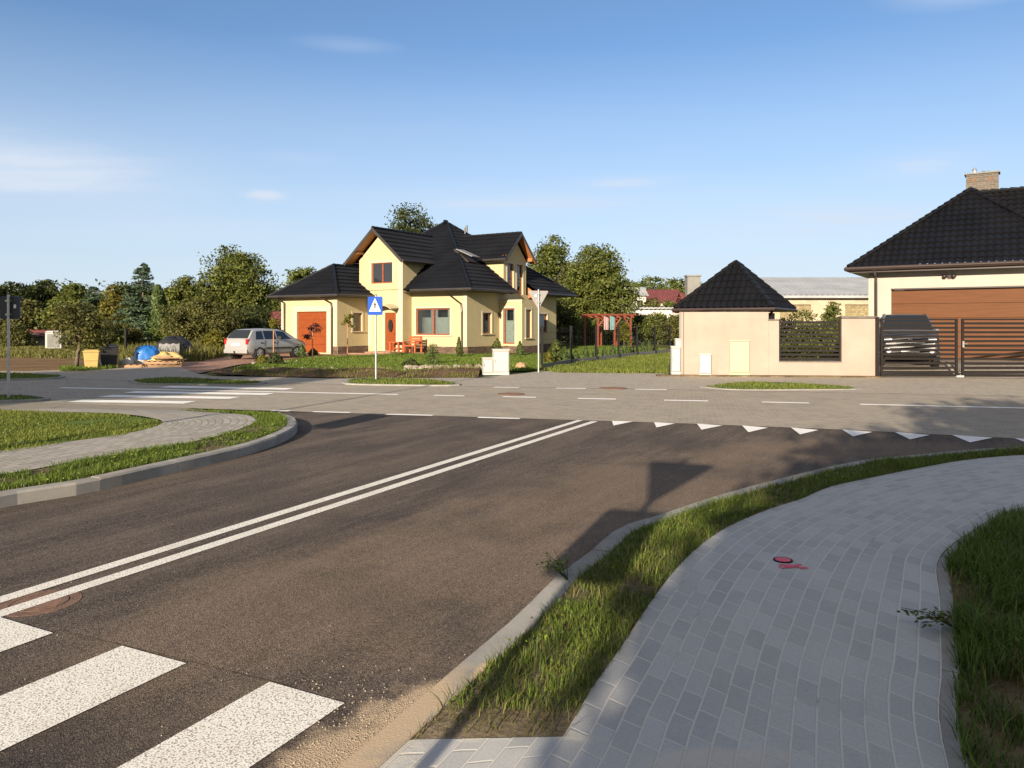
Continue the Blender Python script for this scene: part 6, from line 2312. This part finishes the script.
# ------------------------------------------------------------------ vegetation
def crown_arrays(blobs, n, size, rs, clump=0.16, hollow=0.35):
    B = np.array([[*b[0], *b[1]] for b in blobs], float)
    wts = (B[:, 3] * B[:, 4] + B[:, 4] * B[:, 5] + B[:, 3] * B[:, 5])
    wts /= wts.sum()
    nc = max(30, n // 26)
    bi = rs.choice(len(B), nc, p=wts)
    d = rs.normal(size=(nc, 3))
    d /= np.linalg.norm(d, axis=1)[:, None]
    rr = hollow + (1 - hollow) * rs.random(nc) ** 0.45
    cc = B[bi, :3] + d * B[bi, 3:] * rr[:, None]
    ct = rs.random(nc)
    ci = rs.integers(0, nc, n)
    sg = B[bi, 3:].mean(1)[ci] * clump + size * 0.8
    C = cc[ci] + rs.normal(size=(n, 3)) * sg[:, None] * np.array([1, 1, 0.6])
    C[:, 2] = np.minimum(C[:, 2], (B[:, 2] + B[:, 5]).max() + size * 0.5)
    nr = d[ci] * 0.8 + rs.normal(size=(n, 3)) * 0.7 + np.array([0, 0, 0.45])
    sz = size * rs.uniform(0.55, 1.25, n)
    tint = np.clip(0.15 + 0.45 * ct[ci] + rs.normal(0, 0.22, n) + 0.1, 0, 1)
    return C, nr, sz, tint


def auto_blobs(h, w, th, rs, nb=11, top=0.75):
    out = []
    ch = h - th
    for i in range(nb):
        f = (i + 0.5) / nb
        z = th + ch * (0.12 + 0.76 * f)
        env = w / 2 * math.sin(PI * min(0.96, (0.22 + 0.70 * f))) ** top
        a = i * 2.4 + rs.uniform(-0.4, 0.4)
        r = rs.uniform(0.20, 0.30) * w * (1 - 0.25 * f)
        d = max(0, env - r * 0.8) * rs.uniform(0.55, 1.1)
        out.append(((d * math.cos(a), d * math.sin(a), z), (r, r, r * rs.uniform(0.65, 0.9))))
    out.append(((0, 0, th + ch * 0.5), (w * 0.28, w * 0.28, ch * 0.34)))
    return out


def trunk_mesh(parent, blobs, th, r, mat='bark', rs=None, lean=(0, 0)):
    mb = MB()
    top = max(b[0][2] for b in blobs)
    mid = (lean[0], lean[1], th)
    mb.tube([(0, 0, -0.1), (lean[0] * 0.4, lean[1] * 0.4, th * 0.5), mid, (lean[0] * 1.3, lean[1] * 1.3, (th + top) / 2), (lean[0] * 1.3, lean[1] * 1.3, top)], [r * 1.25, r, r * 0.85, r * 0.5, r * 0.15], 8)
    for b in blobs[:9]:
        c = b[0]
        z0 = th + (c[2] - th) * 0.35
        mb.tube([(lean[0], lean[1], z0), (c[0] * 0.55, c[1] * 0.55, z0 + (c[2] - z0) * 0.7), c], [r * 0.45, r * 0.3, r * 0.08], 6)
    return mb.build('trunk', M[mat], parent, smooth=True)


def tree(name, label, x, y, h, w, th, n, size, mat, seed, tr=0.16, nb=11, group=None, cat='tree', bark='bark', blobs=None, z=0.0, lean=(0, 0), hollow=0.35, clump=0.16):
    rs = np.random.default_rng(seed)
    t = thing(name, label, cat, (x, y, z), 0, group)
    bl = blobs or auto_blobs(h, w, th, rs, nb)
    trunk_mesh(t, bl, th, tr, bark, rs, lean)
    C, nr, sz, ti = crown_arrays(bl, n, size, rs, clump, hollow)
    k = C[:, 2] > 0.05
    leaf_mesh('crown', C[k], nr[k], sz[k], ti[k], M[mat], t)
    return t


def conifer(name, label, x, y, h, w, mat, seed, n=5200, size=0.16, base=0.25, group=None, pw=0.85, z=0.0):
    rs = np.random.default_rng(seed)
    t = thing(name, label, 'tree', (x, y, z), 0, group)
    MB().tube([(0, 0, -0.1), (0, 0, h * 0.5), (0, 0, h * 0.97)], [0.02 * h + 0.03, 0.012 * h + 0.02, 0.01], 7).build('trunk', M['bark'], t)
    lv = max(8, int(h / 0.24))
    nbr = lv * 11
    f = (rs.integers(0, lv, nbr) + rs.uniform(-0.45, 0.45, nbr)) / lv
    f = np.clip(f, 0, 0.985)
    R = w / 2 * (1 - f) ** pw * rs.uniform(0.85, 1.2, nbr) + 0.06
    a = rs.uniform(0, 2 * PI, nbr)
    bt = rs.random(nbr)
    bi = rs.integers(0, nbr, n)
    s = rs.random(n) ** 0.5
    rr = R[bi] * s
    zz = base + (h - base) * f[bi] - 0.22 * rr + 0.10 * (s ** 3) * R[bi] + rs.normal(0, 0.045, n)
    aa = a[bi] + rs.normal(0, 0.14, n) * (0.5 + s)
    C = np.c_[rr * np.cos(aa), rr * np.sin(aa), np.maximum(zz, 0.06)]
    top = s < 0
    nr = np.c_[np.cos(aa) * 0.35, np.sin(aa) * 0.35, np.full(n, 0.85)] + rs.normal(size=(n, 3)) * 0.35
    sz = size * rs.uniform(0.5, 1.2, n) * (0.55 + 0.45 * (1 - f[bi]))
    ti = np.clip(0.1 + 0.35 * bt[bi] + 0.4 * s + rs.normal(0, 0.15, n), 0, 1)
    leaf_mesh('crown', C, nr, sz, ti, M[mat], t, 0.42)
    return t


def column(name, label, x, y, h, w, mat, seed, n=900, size=0.09, group=None, cat='shrub', pointy=0.75):
    rs = np.random.default_rng(seed)
    t = thing(name, label, cat, (x, y, 0), 0, group)
    MB().tube([(0, 0, -0.05), (0, 0, h * 0.8)], [0.03 + 0.008 * h, 0.008], 6).build('trunk', M['bark'], t)
    f = rs.random(n) ** 0.9
    env = w / 2 * np.where(f < 0.25, 0.75 + f, (1 - (f - 0.25) / 0.75) ** pointy + 0.02)
    a = rs.uniform(0, 2 * PI, n)
    lump = 1 + 0.16 * np.sin(3 * a + 9 * f) + rs.normal(0, 0.08, n)
    rr = env * (0.45 + 0.55 * rs.random(n) ** 0.5) * lump
    C = np.c_[rr * np.cos(a), rr * np.sin(a), 0.04 + f * h]
    nr = np.c_[np.cos(a), np.sin(a), rs.uniform(-0.2, 0.5, n)] + rs.normal(size=(n, 3)) * 0.4
    ti = np.clip(0.35 + 0.25 * np.sin(5 * a + 13 * f) + rs.normal(0, 0.2, n), 0, 1)
    leaf_mesh('crown', C, nr, size * rs.uniform(0.5, 1.3, n), ti, M[mat], t, 0.5)
    return t


def px_tree(fn, name, label, px, pytop, pw, Y, **kw):
    """stand a tree of the right real size at distance Y"""
    x = (px - CX) / F * Y
    h = H + (HZ - pytop) / F * Y
    return x, Y, h, pw / F * Y


def dec(name, label, px, pytop, pw, Y, mat, seed, n=6000, size=0.17, th=1.5, **kw):
    x, y, h, w_ = px_tree(None, None, None, px, pytop, pw, Y)
    w_ *= 1.14
    kw.setdefault('clump', 0.13)
    return tree(name, label, x, y, h, w_, th, int(n * 2.3), size * 0.70, mat, seed, **kw)


# left group
dec('small_tree', 'small gnarled tree with visible trunk behind the wheelie bins', 76, 304, 66, 29.5, 'leaf_olive', 31, 1700, 0.095, 0.75, tr=0.07, lean=(0.12, 0), nb=12)
dec('deciduous_tree', 'tall airy deciduous tree left of the yellow house garage', 236, 250, 74, 62, 'leaf_mid', 32, 9000, 0.17, 2.0, tr=0.2, nb=16)
dec('bush', 'broad brownish bush below the airy tree, behind the car', 205, 303, 76, 50, 'leaf_olive', 33, 6500, 0.13, 0.3, nb=12, cat='bush')
dec('bush', 'dark bush filling the gap between car and garage', 250, 307, 60, 56, 'leaf_dark', 34, 5500, 0.14, 0.3, nb=10, cat='bush')
dec('deciduous_tree', 'dark rounded tree between thuja column and brownish bush', 186, 278, 46, 66, 'leaf_mid', 35, 6000, 0.18, 1.5, nb=11)
x, y, h, w_ = px_tree(None, 0, 0, 143, 262, 66, 55)
conifer('spruce', 'tall blue-green spruce rising above the left treeline', x, y, h, w_, 'needle_blue', 36, 17000, 0.15, 0.3, pw=0.72)
x, y, h, w_ = px_tree(None, 0, 0, 158, 286, 20, 52)
column('thuja_column', 'bright green columnar thuja right of the tall spruce', x, y, h, w_, 'needle', 37, 3600, 0.13, None, 'tree', 0.45)
x, y, h, w_ = px_tree(None, 0, 0, 113, 283, 40, 60)
conifer('conifer', 'golden-green conifer left of the tall spruce', x, y, h, w_, 'needle_gold', 38, 9000, 0.15, 0.3, pw=0.55)
x, y, h, w_ = px_tree(None, 0, 0, 93, 285, 44, 64)
conifer('conifer', 'dull blue conifer left of the golden one', x, y, h, w_, 'needle_blue', 39, 8000, 0.15, 0.3, pw=0.6)
for i, (px, pt, pw, Y, mt, lab) in enumerate((
        (8, 283, 48, 84, 'leaf_dark', 'dark tree above the dark sign back at the far left'),
        (-28, 286, 56, 80, 'leaf_mid', 'tree at the left border of the wood'),
        (43, 280, 42, 88, 'leaf_dark', 'round-topped dark tree above the grey shed'),
        (72, 284, 40, 86, 'leaf_mid', 'mid-green tree left of the dull blue conifer'),
        (26, 302, 40, 70, 'leaf_olive', 'olive tree beside the grey shed'),
        (62, 306, 34, 66, 'leaf_mid', 'lower green tree behind the white cabin'),
        (126, 286, 36, 84, 'leaf_dark', 'dark tree behind golden conifer and spruce'),
        (168, 288, 34, 86, 'leaf_mid', 'pale tree top right of the thuja column'),
        (216, 292, 50, 88, 'leaf_dark', 'dark tree behind the airy tree'),
        (302, 262, 40, 78, 'leaf_mid', 'tree top showing above the garage ridge'))):
    dec('wood_tree', lab, px, pt, pw, Y, mt, 50 + i, 4200, 0.24, 1.2, nb=9, tr=0.2, group='trees of the left wood')
for i, (px, pt, pw, Y, mt, lab) in enumerate((
        (14, 326, 40, 58, 'leaf_olive', 'low scrub at the left edge of the field'),
        (100, 318, 36, 47, 'leaf_mid', 'green bush behind the wheelie bins'),
        (122, 326, 40, 50, 'leaf_olive', 'scrub in front of the tall spruce'),
        (176, 318, 36, 52, 'leaf_mid', 'green bush behind the covered woodpile'),
        (216, 331, 24, 44, 'leaf_yell', 'small yellow-green bush left of the silver car'))):
    dec('bush', lab, px, pt, pw, Y, mt, 70 + i, 2600, 0.12, 0.15, nb=8, tr=0.05, group='bushes along the field', cat='bush')

# right of the yellow house
dec('deciduous_tree', 'tall dark tree rising behind the yellow house ridge', 411, 205, 80, 74, 'leaf_dark', 41, 9000, 0.2, 2.0, nb=16, tr=0.25)
dec('deciduous_tree', 'tall tree just right of the dormer gable', 551, 234, 62, 80, 'leaf_mid', 42, 8500, 0.2, 1.5, nb=14, tr=0.25)
dec('deciduous_tree', 'big round leafy tree behind the red pergola', 597, 246, 76, 68, 'leaf_mid', 43, 13000, 0.18, 0.8, nb=19, tr=0.28)
dec('deciduous_tree', 'leafy tree filling the gap between house and big round tree', 574, 262, 50, 74, 'leaf_olive', 44, 7000, 0.19, 0.8, nb=12, tr=0.2)
for i, (px, pt, pw, Y, mt, lab) in enumerate((
        (560, 300, 46, 60, 'leaf_dark', 'dark bush at the right corner of the house'),
        (586, 318, 40, 62, 'leaf_mid', 'bush behind the left pergola posts'),
        (612, 318, 40, 64, 'leaf_dark', 'dark bush under the big round tree'),
        (640, 313, 30, 72, 'leaf_dark', 'very dark bush below the low white building'),
        (658, 313, 40, 66, 'leaf_mid', 'green bush below the low white building'),
        (680, 314, 42, 62, 'leaf_olive', 'olive bush left of the peach shelter'),
        (652, 297, 34, 110, 'leaf_olive', 'yellowish tree in front of the maroon roof'),
        (672, 298, 34, 105, 'leaf_mid', 'green tree below the maroon roof, near chimney'),
        (700, 326, 30, 58, 'leaf_mid', 'bush behind the peach shelter'))):
    dec('bush', lab, px, pt, pw, Y, mt, 90 + i, 2600, 0.13 * Y / 60, 0.2, nb=8, tr=0.06, group='bushes beyond the garden', cat='bush')
dec('yellow_sapling', 'slender yellow-leaved tree before the pergola', 624, 322, 16, 52, 'leaf_yell', 101, 900, 0.08, 0.4, nb=6, tr=0.03)
dec('small_tree', 'young bushy tree behind the slatted wall panel', 833, 297, 26, 31, 'leaf_mid', 102, 2600, 0.06, 0.5, nb=9, tr=0.05)
for i, (px, pt, pw, Y, lab) in enumerate(((797, 316, 74, 28.6, 'hedge shrub seen through the slats, left half'), (832, 318, 66, 28.9, 'hedge shrub seen through the slats, right half'))):
    dec('hedge_shrub', lab, px, pt, pw, Y, 'leaf_mid', 110 + i, 5200, 0.07, 0.1, nb=9, tr=0.04, group='hedge behind the slatted panel', cat='shrub')

# thuja row inside the fence, same kind and size
A_, B_ = Vector(fp[1]), Vector(fp[6])
base = None
k = 0
for i in range(13):
    f = i / 12
    p = A_.lerp(B_, f * 0.98) + Vector((-0.75, 0.35))
    h = (0.95, 1.15, 0.8, 1.05, 1.25, 0.9, 1.1)[i % 7]
    lab = 'young conical thuja in the row inside the garden fence'
    if base is None:
        base = column('young_thuja', lab, p.x, p.y, 0.52, 0.30, 'needle', 120, 700, 0.055, 'thuja row inside the fence')
        base.scale = (1.1, 1.1, h)
    else:
        dup(base, (p.x, p.y, 0), i * 1.3, lab, (1.05 + 0.15 * math.sin(i), 1.05 + 0.15 * math.sin(i), h))

# garden shrubs and saplings
x, y = gp(433, 366)
conifer('dwarf_conifer', 'small dwarf conifer at the edge of the yellow house lawn', x, y, 0.95, 0.75, 'needle', 131, 1600, 0.05, 0.05, pw=0.6)
x, y = gp(302, 357.8)
column('dwarf_conifer', 'low round dwarf conifer before the orange garage door', x, y, 0.6, 0.55, 'needle', 132, 800, 0.05)
for (px, py, hh, ww, mt, lab, sd) in ((459, 358, 1.0, 0.35, 'leaf_mid', 'thin shrub climbing by the corner downpipe', 133), (497, 357, 0.9, 0.7, 'leaf_mid', 'leafy shrub behind the grey-white cabinets', 134), (520, 356.5, 0.75, 0.4, 'needle', 'small dark shrub below the bay window', 135),
                                      (556, 360, 0.9, 0.9, 'leaf_mid', 'rounded shrub right of the fence end', 136), (549, 364, 0.5, 0.5, 'leaf_yell', 'yellow-green shrub at the fence end', 137), (313, 356, 0.35, 0.6, 'leaf_dark', 'low dark plant at the garage corner', 138),
                                      (275, 366, 0.5, 0.8, 'leaf_dark', 'dark weedy mound at the lawn edge', 139), (411, 368, 0.3, 0.7, 'leaf_dark', 'dark low weed on the dirt bank', 140), (262, 364, 0.35, 0.6, 'leaf_yell', 'yellow-green plant at the foot of the first sapling', 141)):
    x, y = gp(px, py)
    column('garden_shrub', lab, x, y, hh, ww, mt, sd, 700, 0.06)
for (px, py, pt, mt, lab, sd, cw) in ((273.5, 365.5, 319, 'leaf_yell', 'young sapling with yellow-green tuft in front of the silver car', 151, 9), (312.5, 362.5, 324, 'leaf_red', 'young purple-leaved sapling in front of the orange garage door', 152, 16), (347.5, 360, 315, 'leaf_yell', 'young yellow-green sapling by the garage side window', 153, 13)):
    x, y = gp(px, py)
    h = H + (HZ - pt) / F * y
    w_ = cw / F * y
    th = h - w_ * 0.95
    rs = np.random.default_rng(sd)
    bl = [((rs.uniform(-1, 1) * w_ * 0.3, rs.uniform(-1, 1) * w_ * 0.3, th + w_ * (0.1 + 0.75 * i / 5)), (w_ * 0.20, w_ * 0.20, w_ * 0.10)) for i in range(6)]
    tree('sapling', lab, x, y, h, w_, th, 260, 0.06, mt, sd, 0.022, blobs=bl, bark='bark_red', group='staked saplings on the front lawn')

# shade trees behind the camera: their shadow falls over the near pavement
def shade_blob(gx, gy, z, r):
    k = z / math.tan(SEL)
    return (gx - SD[0] * k, gy - SD[1] * k, z), r


def shade_tree(label, x, y, spots, n, size, seed, mat='leaf_mid', th=2.0):
    bl = []
    for (gx, gy, z, r) in spots:
        c, r_ = shade_blob(gx, gy, z, r)
        bl.append(((c[0] - x, c[1] - y, c[2]), (r_, r_, r_ * 0.8)))
    return tree('shade_tree', label, x, y, 8, 6, th, n, size, mat, seed, 0.22, blobs=bl, group='shade trees outside the view', hollow=0.1, clump=0.2)


shade_tree('leafy tree behind the camera shading the near pavement', -0.8, -9.0,
           [(1.25, 2.3, 3.0, 0.9), (0.7, 1.6, 2.9, 0.7), (0.95, 2.7, 3.1, 0.5), (1.75, 3.9, 3.6, 0.9), (2.55, 5.3, 4.2, 0.9), (3.0, 3.2, 3.6, 1.4), (3.9, 5.4, 4.4, 1.5), (4.6, 7.6, 5.0, 1.45), (5.9, 8.9, 5.4, 1.2), (3.0, 1.0, 3.2, 1.5)], 26000, 0.15, 201)
shade_tree('second leafy tree behind the camera at right', 2.5, -8.0,
           [(6.6, 5.6, 4.2, 1.7), (7.6, 8.4, 5.0, 1.6), (8.6, 10.0, 5.4, 1.3), (7.8, 12.6, 6.0, 1.15), (9.4, 13.3, 6.2, 1.2), (11.2, 12.4, 6.0, 1.3), (10.2, 8.0, 4.8, 1.8), (6.0, 2.8, 3.5, 1.8), (13, 10.6, 5.5, 1.5)], 14000, 0.16, 202)
shade_tree('open-crowned tree outside the view at left', -21.5, -5.0,
           [(-12.3, 18.6, 7.0, 1.1), (-9.6, 21.4, 8.0, 1.0), (-14.5, 20.6, 7.6, 1.4), (-8.2, 19.6, 7.4, 0.7), (-11.3, 23.6, 8.6, 1.2), (-15.8, 24.2, 8.4, 1.5), (-6.6, 22.6, 8.2, 0.7), (-10.2, 18.0, 7.0, 0.8), (-13.4, 22.0, 8.0, 1.3), (-17, 19.5, 7.2, 1.4), (-15.5, 17.2, 6.6, 0.9), (-8.9, 18.4, 7.0, 0.6), (-11.2, 20.4, 7.6, 1.1), (-7.4, 21.0, 7.8, 0.55), (-12.8, 24.8, 8.8, 1.1), (-9.4, 23.4, 8.4, 0.7), (-10.8, 26.2, 9.2, 1.1), (-8.0, 25.8, 9.0, 0.8), (-13.6, 27.2, 9.6, 1.3), (-10.6, 19.2, 7.2, 0.9), (-13.6, 18.4, 7.0, 1.0), (-6.2, 25.2, 8.8, 0.6)], 26000, 0.14, 203)

# far woods as two masses
def wood(name, label, cells, n, size, mat, seed):
    rs = np.random.default_rng(seed)
    bl = [((x, y, z), (r, r, r * 0.75)) for (x, y, z, r) in cells]
    C, nr, sz, ti = crown_arrays(bl, n, size, rs, 0.13, 0.4)
    o = leaf_mesh(name, C, nr, sz, ti, M[mat])
    return tag(o, label, None, None, 'stuff')


rs = np.random.default_rng(77)
cells = []
for i in range(40):
    px = -80 + 440 * i / 39
    Y = 105 + rs.uniform(-6, 10)
    top = 1.65 + (325 - (287 + rs.uniform(-3, 8))) / F * Y
    r = rs.uniform(2.0, 3.0)
    for z in np.arange(0.8, top - r * 0.5, 1.9):
        cells.append(((px - CX) / F * Y + rs.uniform(-1, 1), Y + rs.uniform(-1.5, 1.5), z, r))
    cells.append(((px - CX) / F * Y, Y, top - r * 0.7, r))
wood('forest', 'far dark wood along the left horizon', cells, 42000, 0.28, 'leaf_mid', 301)
cells = []
for i in range(46):
    px = 520 + 260 * i / 45
    Y = 240 + rs.uniform(-10, 20)
    top = 1.65 + (325 - (277 + 8 * abs((px - 655) / 60) ** 1.4 * (abs(px - 650) < 110) + 20 * (abs(px - 650) >= 110) + rs.uniform(-1, 2))) / F * Y
    r = rs.uniform(3.0, 4.4)
    top = max(top, 5)
    for z in np.arange(1, top - r * 0.6, 3.0):
        cells.append(((px - CX) / F * Y + rs.uniform(-2, 2), Y + rs.uniform(-3, 3), z, r))
    cells.append(((px - CX) / F * Y, Y, top - r * 0.7, r))
wood('forest', 'far green wood above the maroon roof', cells, 36000, 0.45, 'leaf_mid', 302)

# ------------------------------------------------------------------ garden ground, banks, weeds
LAWN_Y = [gp(222, 371), gp(262, 366), gp(300, 360), gp(337, 357), gp(395, 355.2), gp(470, 355.3), gp(540, 355), gp(556, 366), gp(530, 371), gp(480, 373), gp(400, 374), gp(300, 374.5), gp(235, 375)]
struct(sheet('front_lawn', LAWN_Y, 0.02, M['lawn']), 'green front lawn of the yellow house')
grass('grass', LAWN_Y, 300, lambda x, y: 0.02, M['grass'], (0.07, 0.13), 0.03, 0.7, 0.12, 41, 'bright mown lawn blades before the yellow house', 0.5)
BACK = [gp(556, 364), gp(571, 361), gp(600, 357.8), gp(655, 352.5), (10.4, 52), (8, 60), (2.5, 62), (3.2, 45)]
struct(sheet('back_garden_lawn', [(7.6, 25.6), (11.3, 25.0), (12.4, 30), (8.6, 31)], 0.01, M['lawn']), 'garden lawn behind the slatted wall panel')
struct(sheet('garden_lawn', BACK, 0.015, M['lawn']), 'lawn inside the garden fence')
grass('grass', BACK, 120, lambda x, y: 0.01, M['grass'], (0.05, 0.10), 0.045, 0.7, 0.1, 42, 'sunlit lawn inside the garden fence', 0.4)
OUT = [gp(544, 371), gp(571, 365), gp(600, 361.5), gp(655, 355), gp(670, 354), gp(668, 373.5), gp(620, 373.5), gp(560, 373)]
grass('grass', OUT, 480, lambda x, y: -0.03, M['grass_isl'], (0.08, 0.20), 0.03, 0.8, 0.2, 43, 'rough verge grass outside the garden fence', 0.8)
# dirt bank along the pavement
bl_ = smooth_line([gp(206, 376.4), gp(250, 377), gp(300, 377.5), gp(350, 378), gp(400, 378), gp(440, 378), gp(478, 378)], 0.25)
bk_ = smooth_line([gp(222, 372.5), gp(262, 371.5), gp(300, 371.4), gp(350, 371.0), gp(400, 370.5), gp(440, 370), gp(482, 370)], 0.25)


def zbank(x, y):
    X_, Y_ = np.array([x]), np.array([y])
    nz = float(0.6 * vnoise(X_, Y_, 1.3, 5)[0] + 0.4 * vnoise(X_, Y_, 4.1, 6)[0])
    d = (y - 24.0) / 3.6
    return 0.012 + max(0.0, nz - 0.2) * 0.30 * sstep(0.0, 0.25, d) * sstep(1.15, 0.7, d)


o = ribbon('dirt_bank', bl_, bk_, zbank, M['dirt'], 22)
struct(o, 'bare brown dirt bank between pavement and lawn')
BANK = np.vstack([bl_, bk_[::-1]])
grass('grass', BANK, 90, lambda x, y: zbank(x, y) - 0.01, M['grass_dry'], (0.05, 0.16), 0.022, 0.8, 0.62, 44, 'sparse weeds on the dirt bank', 0.6)
STRIP = np.vstack([bl_, (bl_ + np.array([0, 1.0]))[::-1]])
grass('grass', STRIP, 420, lambda x, y: zbank(x, y) - 0.01, M['grass_dry'], (0.03, 0.09), 0.018, 0.8, 0.5, 45, 'weedy fringe along the far pavement', 1.2)
n = 330
cc = np.c_[rs.uniform(-3.9, -0.9, n), 0 * rs.uniform(0, 1, n)]
cc[:, 1] = 28.2 + rs.normal(0, 0.35, n) + 0.12 * cc[:, 0]
pebbles('rubble', cc, rs.uniform(0.04, 0.13, n), M['stone'], 'pale rubble stones between dirt bank and lawn', lambda x, y: 0.02 + random.uniform(0, 0.10), 5)
cc = np.c_[rs.uniform(-9.6, -4, 60), rs.normal(28.0, 0.3, 60)]
pebbles('rubble', cc, rs.uniform(0.04, 0.11, 60), M['stone'], 'scattered stones along the left dirt bank', lambda x, y: 0.03, 6)
# small stones along drive edge
cc = np.r_[np.c_[rs.uniform(-11.2, -8.8, 40), rs.normal(33.2, 0.5, 40)]]
pebbles('rubble', cc, rs.uniform(0.05, 0.14, 40), M['stone'], 'stones edging the red drive', lambda x, y: 0.01, 8)
# field at left
FIELD = [gp(-60, 372.5), gp(30, 372), gp(70, 370), gp(92, 366), gp(80, 357), gp(30, 355.5), gp(-60, 356)]
struct(sheet('field_dirt', FIELD, -0.012, M['field']), 'bare brown field strip at left')
grass('grass', [gp(-60, 357.5), gp(90, 358.5), gp(140, 362), gp(200, 360), gp(224, 356), gp(224, 344), gp(-60, 344)], 60, lambda x, y: -0.03, M['grass_dry'], (0.06, 0.24), 0.05, 0.7, 0.15, 46, 'tall dry grass at the back of the field', 0.25)
grass('grass', [gp(120, 362), gp(200, 362), gp(224, 357), gp(224, 349), gp(110, 350)], 60, lambda x, y: -0.03, M['grass_dry'], (0.3, 0.75), 0.05, 0.6, 0.3, 47, 'tall weeds behind the roadside pile', 0.4)
grass('grass', [gp(60, 371.5), gp(84, 371.4), gp(118, 368.4), gp(112, 366.5), gp(60, 368)], 500, lambda x, y: -0.02, M['grass'], (0.05, 0.2), 0.025, 0.8, 0.2, 48, 'green tuft at the foot of the small tree', 0.8)
# weed leaning out over the pavement edge
wx, wy = 2.28, 3.92
t = thing('weed', 'dark leafy weed leaning over the pavement edge at right', 'weed', (wx, wy, z_right(wx, wy)))
mb = MB()
C_, N_ = [], []
rw = random.Random(5)
for k in range(7):
    a = PI + rw.uniform(-0.5, 0.55)
    L_ = rw.uniform(0.10, 0.27)
    pts = [(0, 0, 0), (L_ * 0.5 * math.cos(a), L_ * 0.5 * math.sin(a), 0.07), (L_ * math.cos(a), L_ * math.sin(a), 0.05 + rw.uniform(0, 0.05))]
    mb.tube(pts, [0.003, 0.0022, 0.001], 5)
    for j in range(16):
        f = rw.uniform(0.25, 1.0)
        C_.append((L_ * f * math.cos(a) + rw.gauss(0, 0.012), L_ * f * math.sin(a) + rw.gauss(0, 0.012), 0.055 + 0.02 * math.sin(f * PI) + rw.gauss(0, 0.01)))
        N_.append((rw.gauss(0, 0.5), rw.gauss(0, 0.5), 1.0))
mb.build('stem', M['leaf_dark'], t)
C_, N_ = np.array(C_), np.array(N_)
leaf_mesh('leaves', C_, N_, np.full(len(C_), 0.015), np.random.default_rng(2).uniform(0, 0.8, len(C_)), M['leaf_mid'], t)
# weeds growing out of the near verge over the kerb
wx, wy = 0.34, 4.70
t = thing('weed', 'sprawling weed hanging over the near kerb', 'weed', (wx, wy, z_right(wx, wy)))
mb = MB()
C_, N_ = [], []
for k in range(8):
    a = PI * 0.75 + rw.uniform(-0.9, 0.9)
    L_ = rw.uniform(0.12, 0.30)
    mb.tube([(0, 0, 0), (L_ * 0.5 * math.cos(a), L_ * 0.5 * math.sin(a), 0.08), (L_ * math.cos(a), L_ * math.sin(a), 0.06 + rw.uniform(0, 0.08))], [0.003, 0.0022, 0.001], 5)
    for j in range(12):
        f = rw.uniform(0.3, 1.0)
        C_.append((L_ * f * math.cos(a) + rw.gauss(0, 0.012), L_ * f * math.sin(a) + rw.gauss(0, 0.012), 0.07 + rw.gauss(0, 0.015)))
        N_.append((rw.gauss(0, 0.5), rw.gauss(0, 0.5), 1.0))
mb.build('stem', M['leaf_mid'], t)
C_, N_ = np.array(C_), np.array(N_)
leaf_mesh('leaves', C_, N_, np.full(len(C_), 0.014), np.random.default_rng(3).uniform(0.2, 1, len(C_)), M['grass'], t)
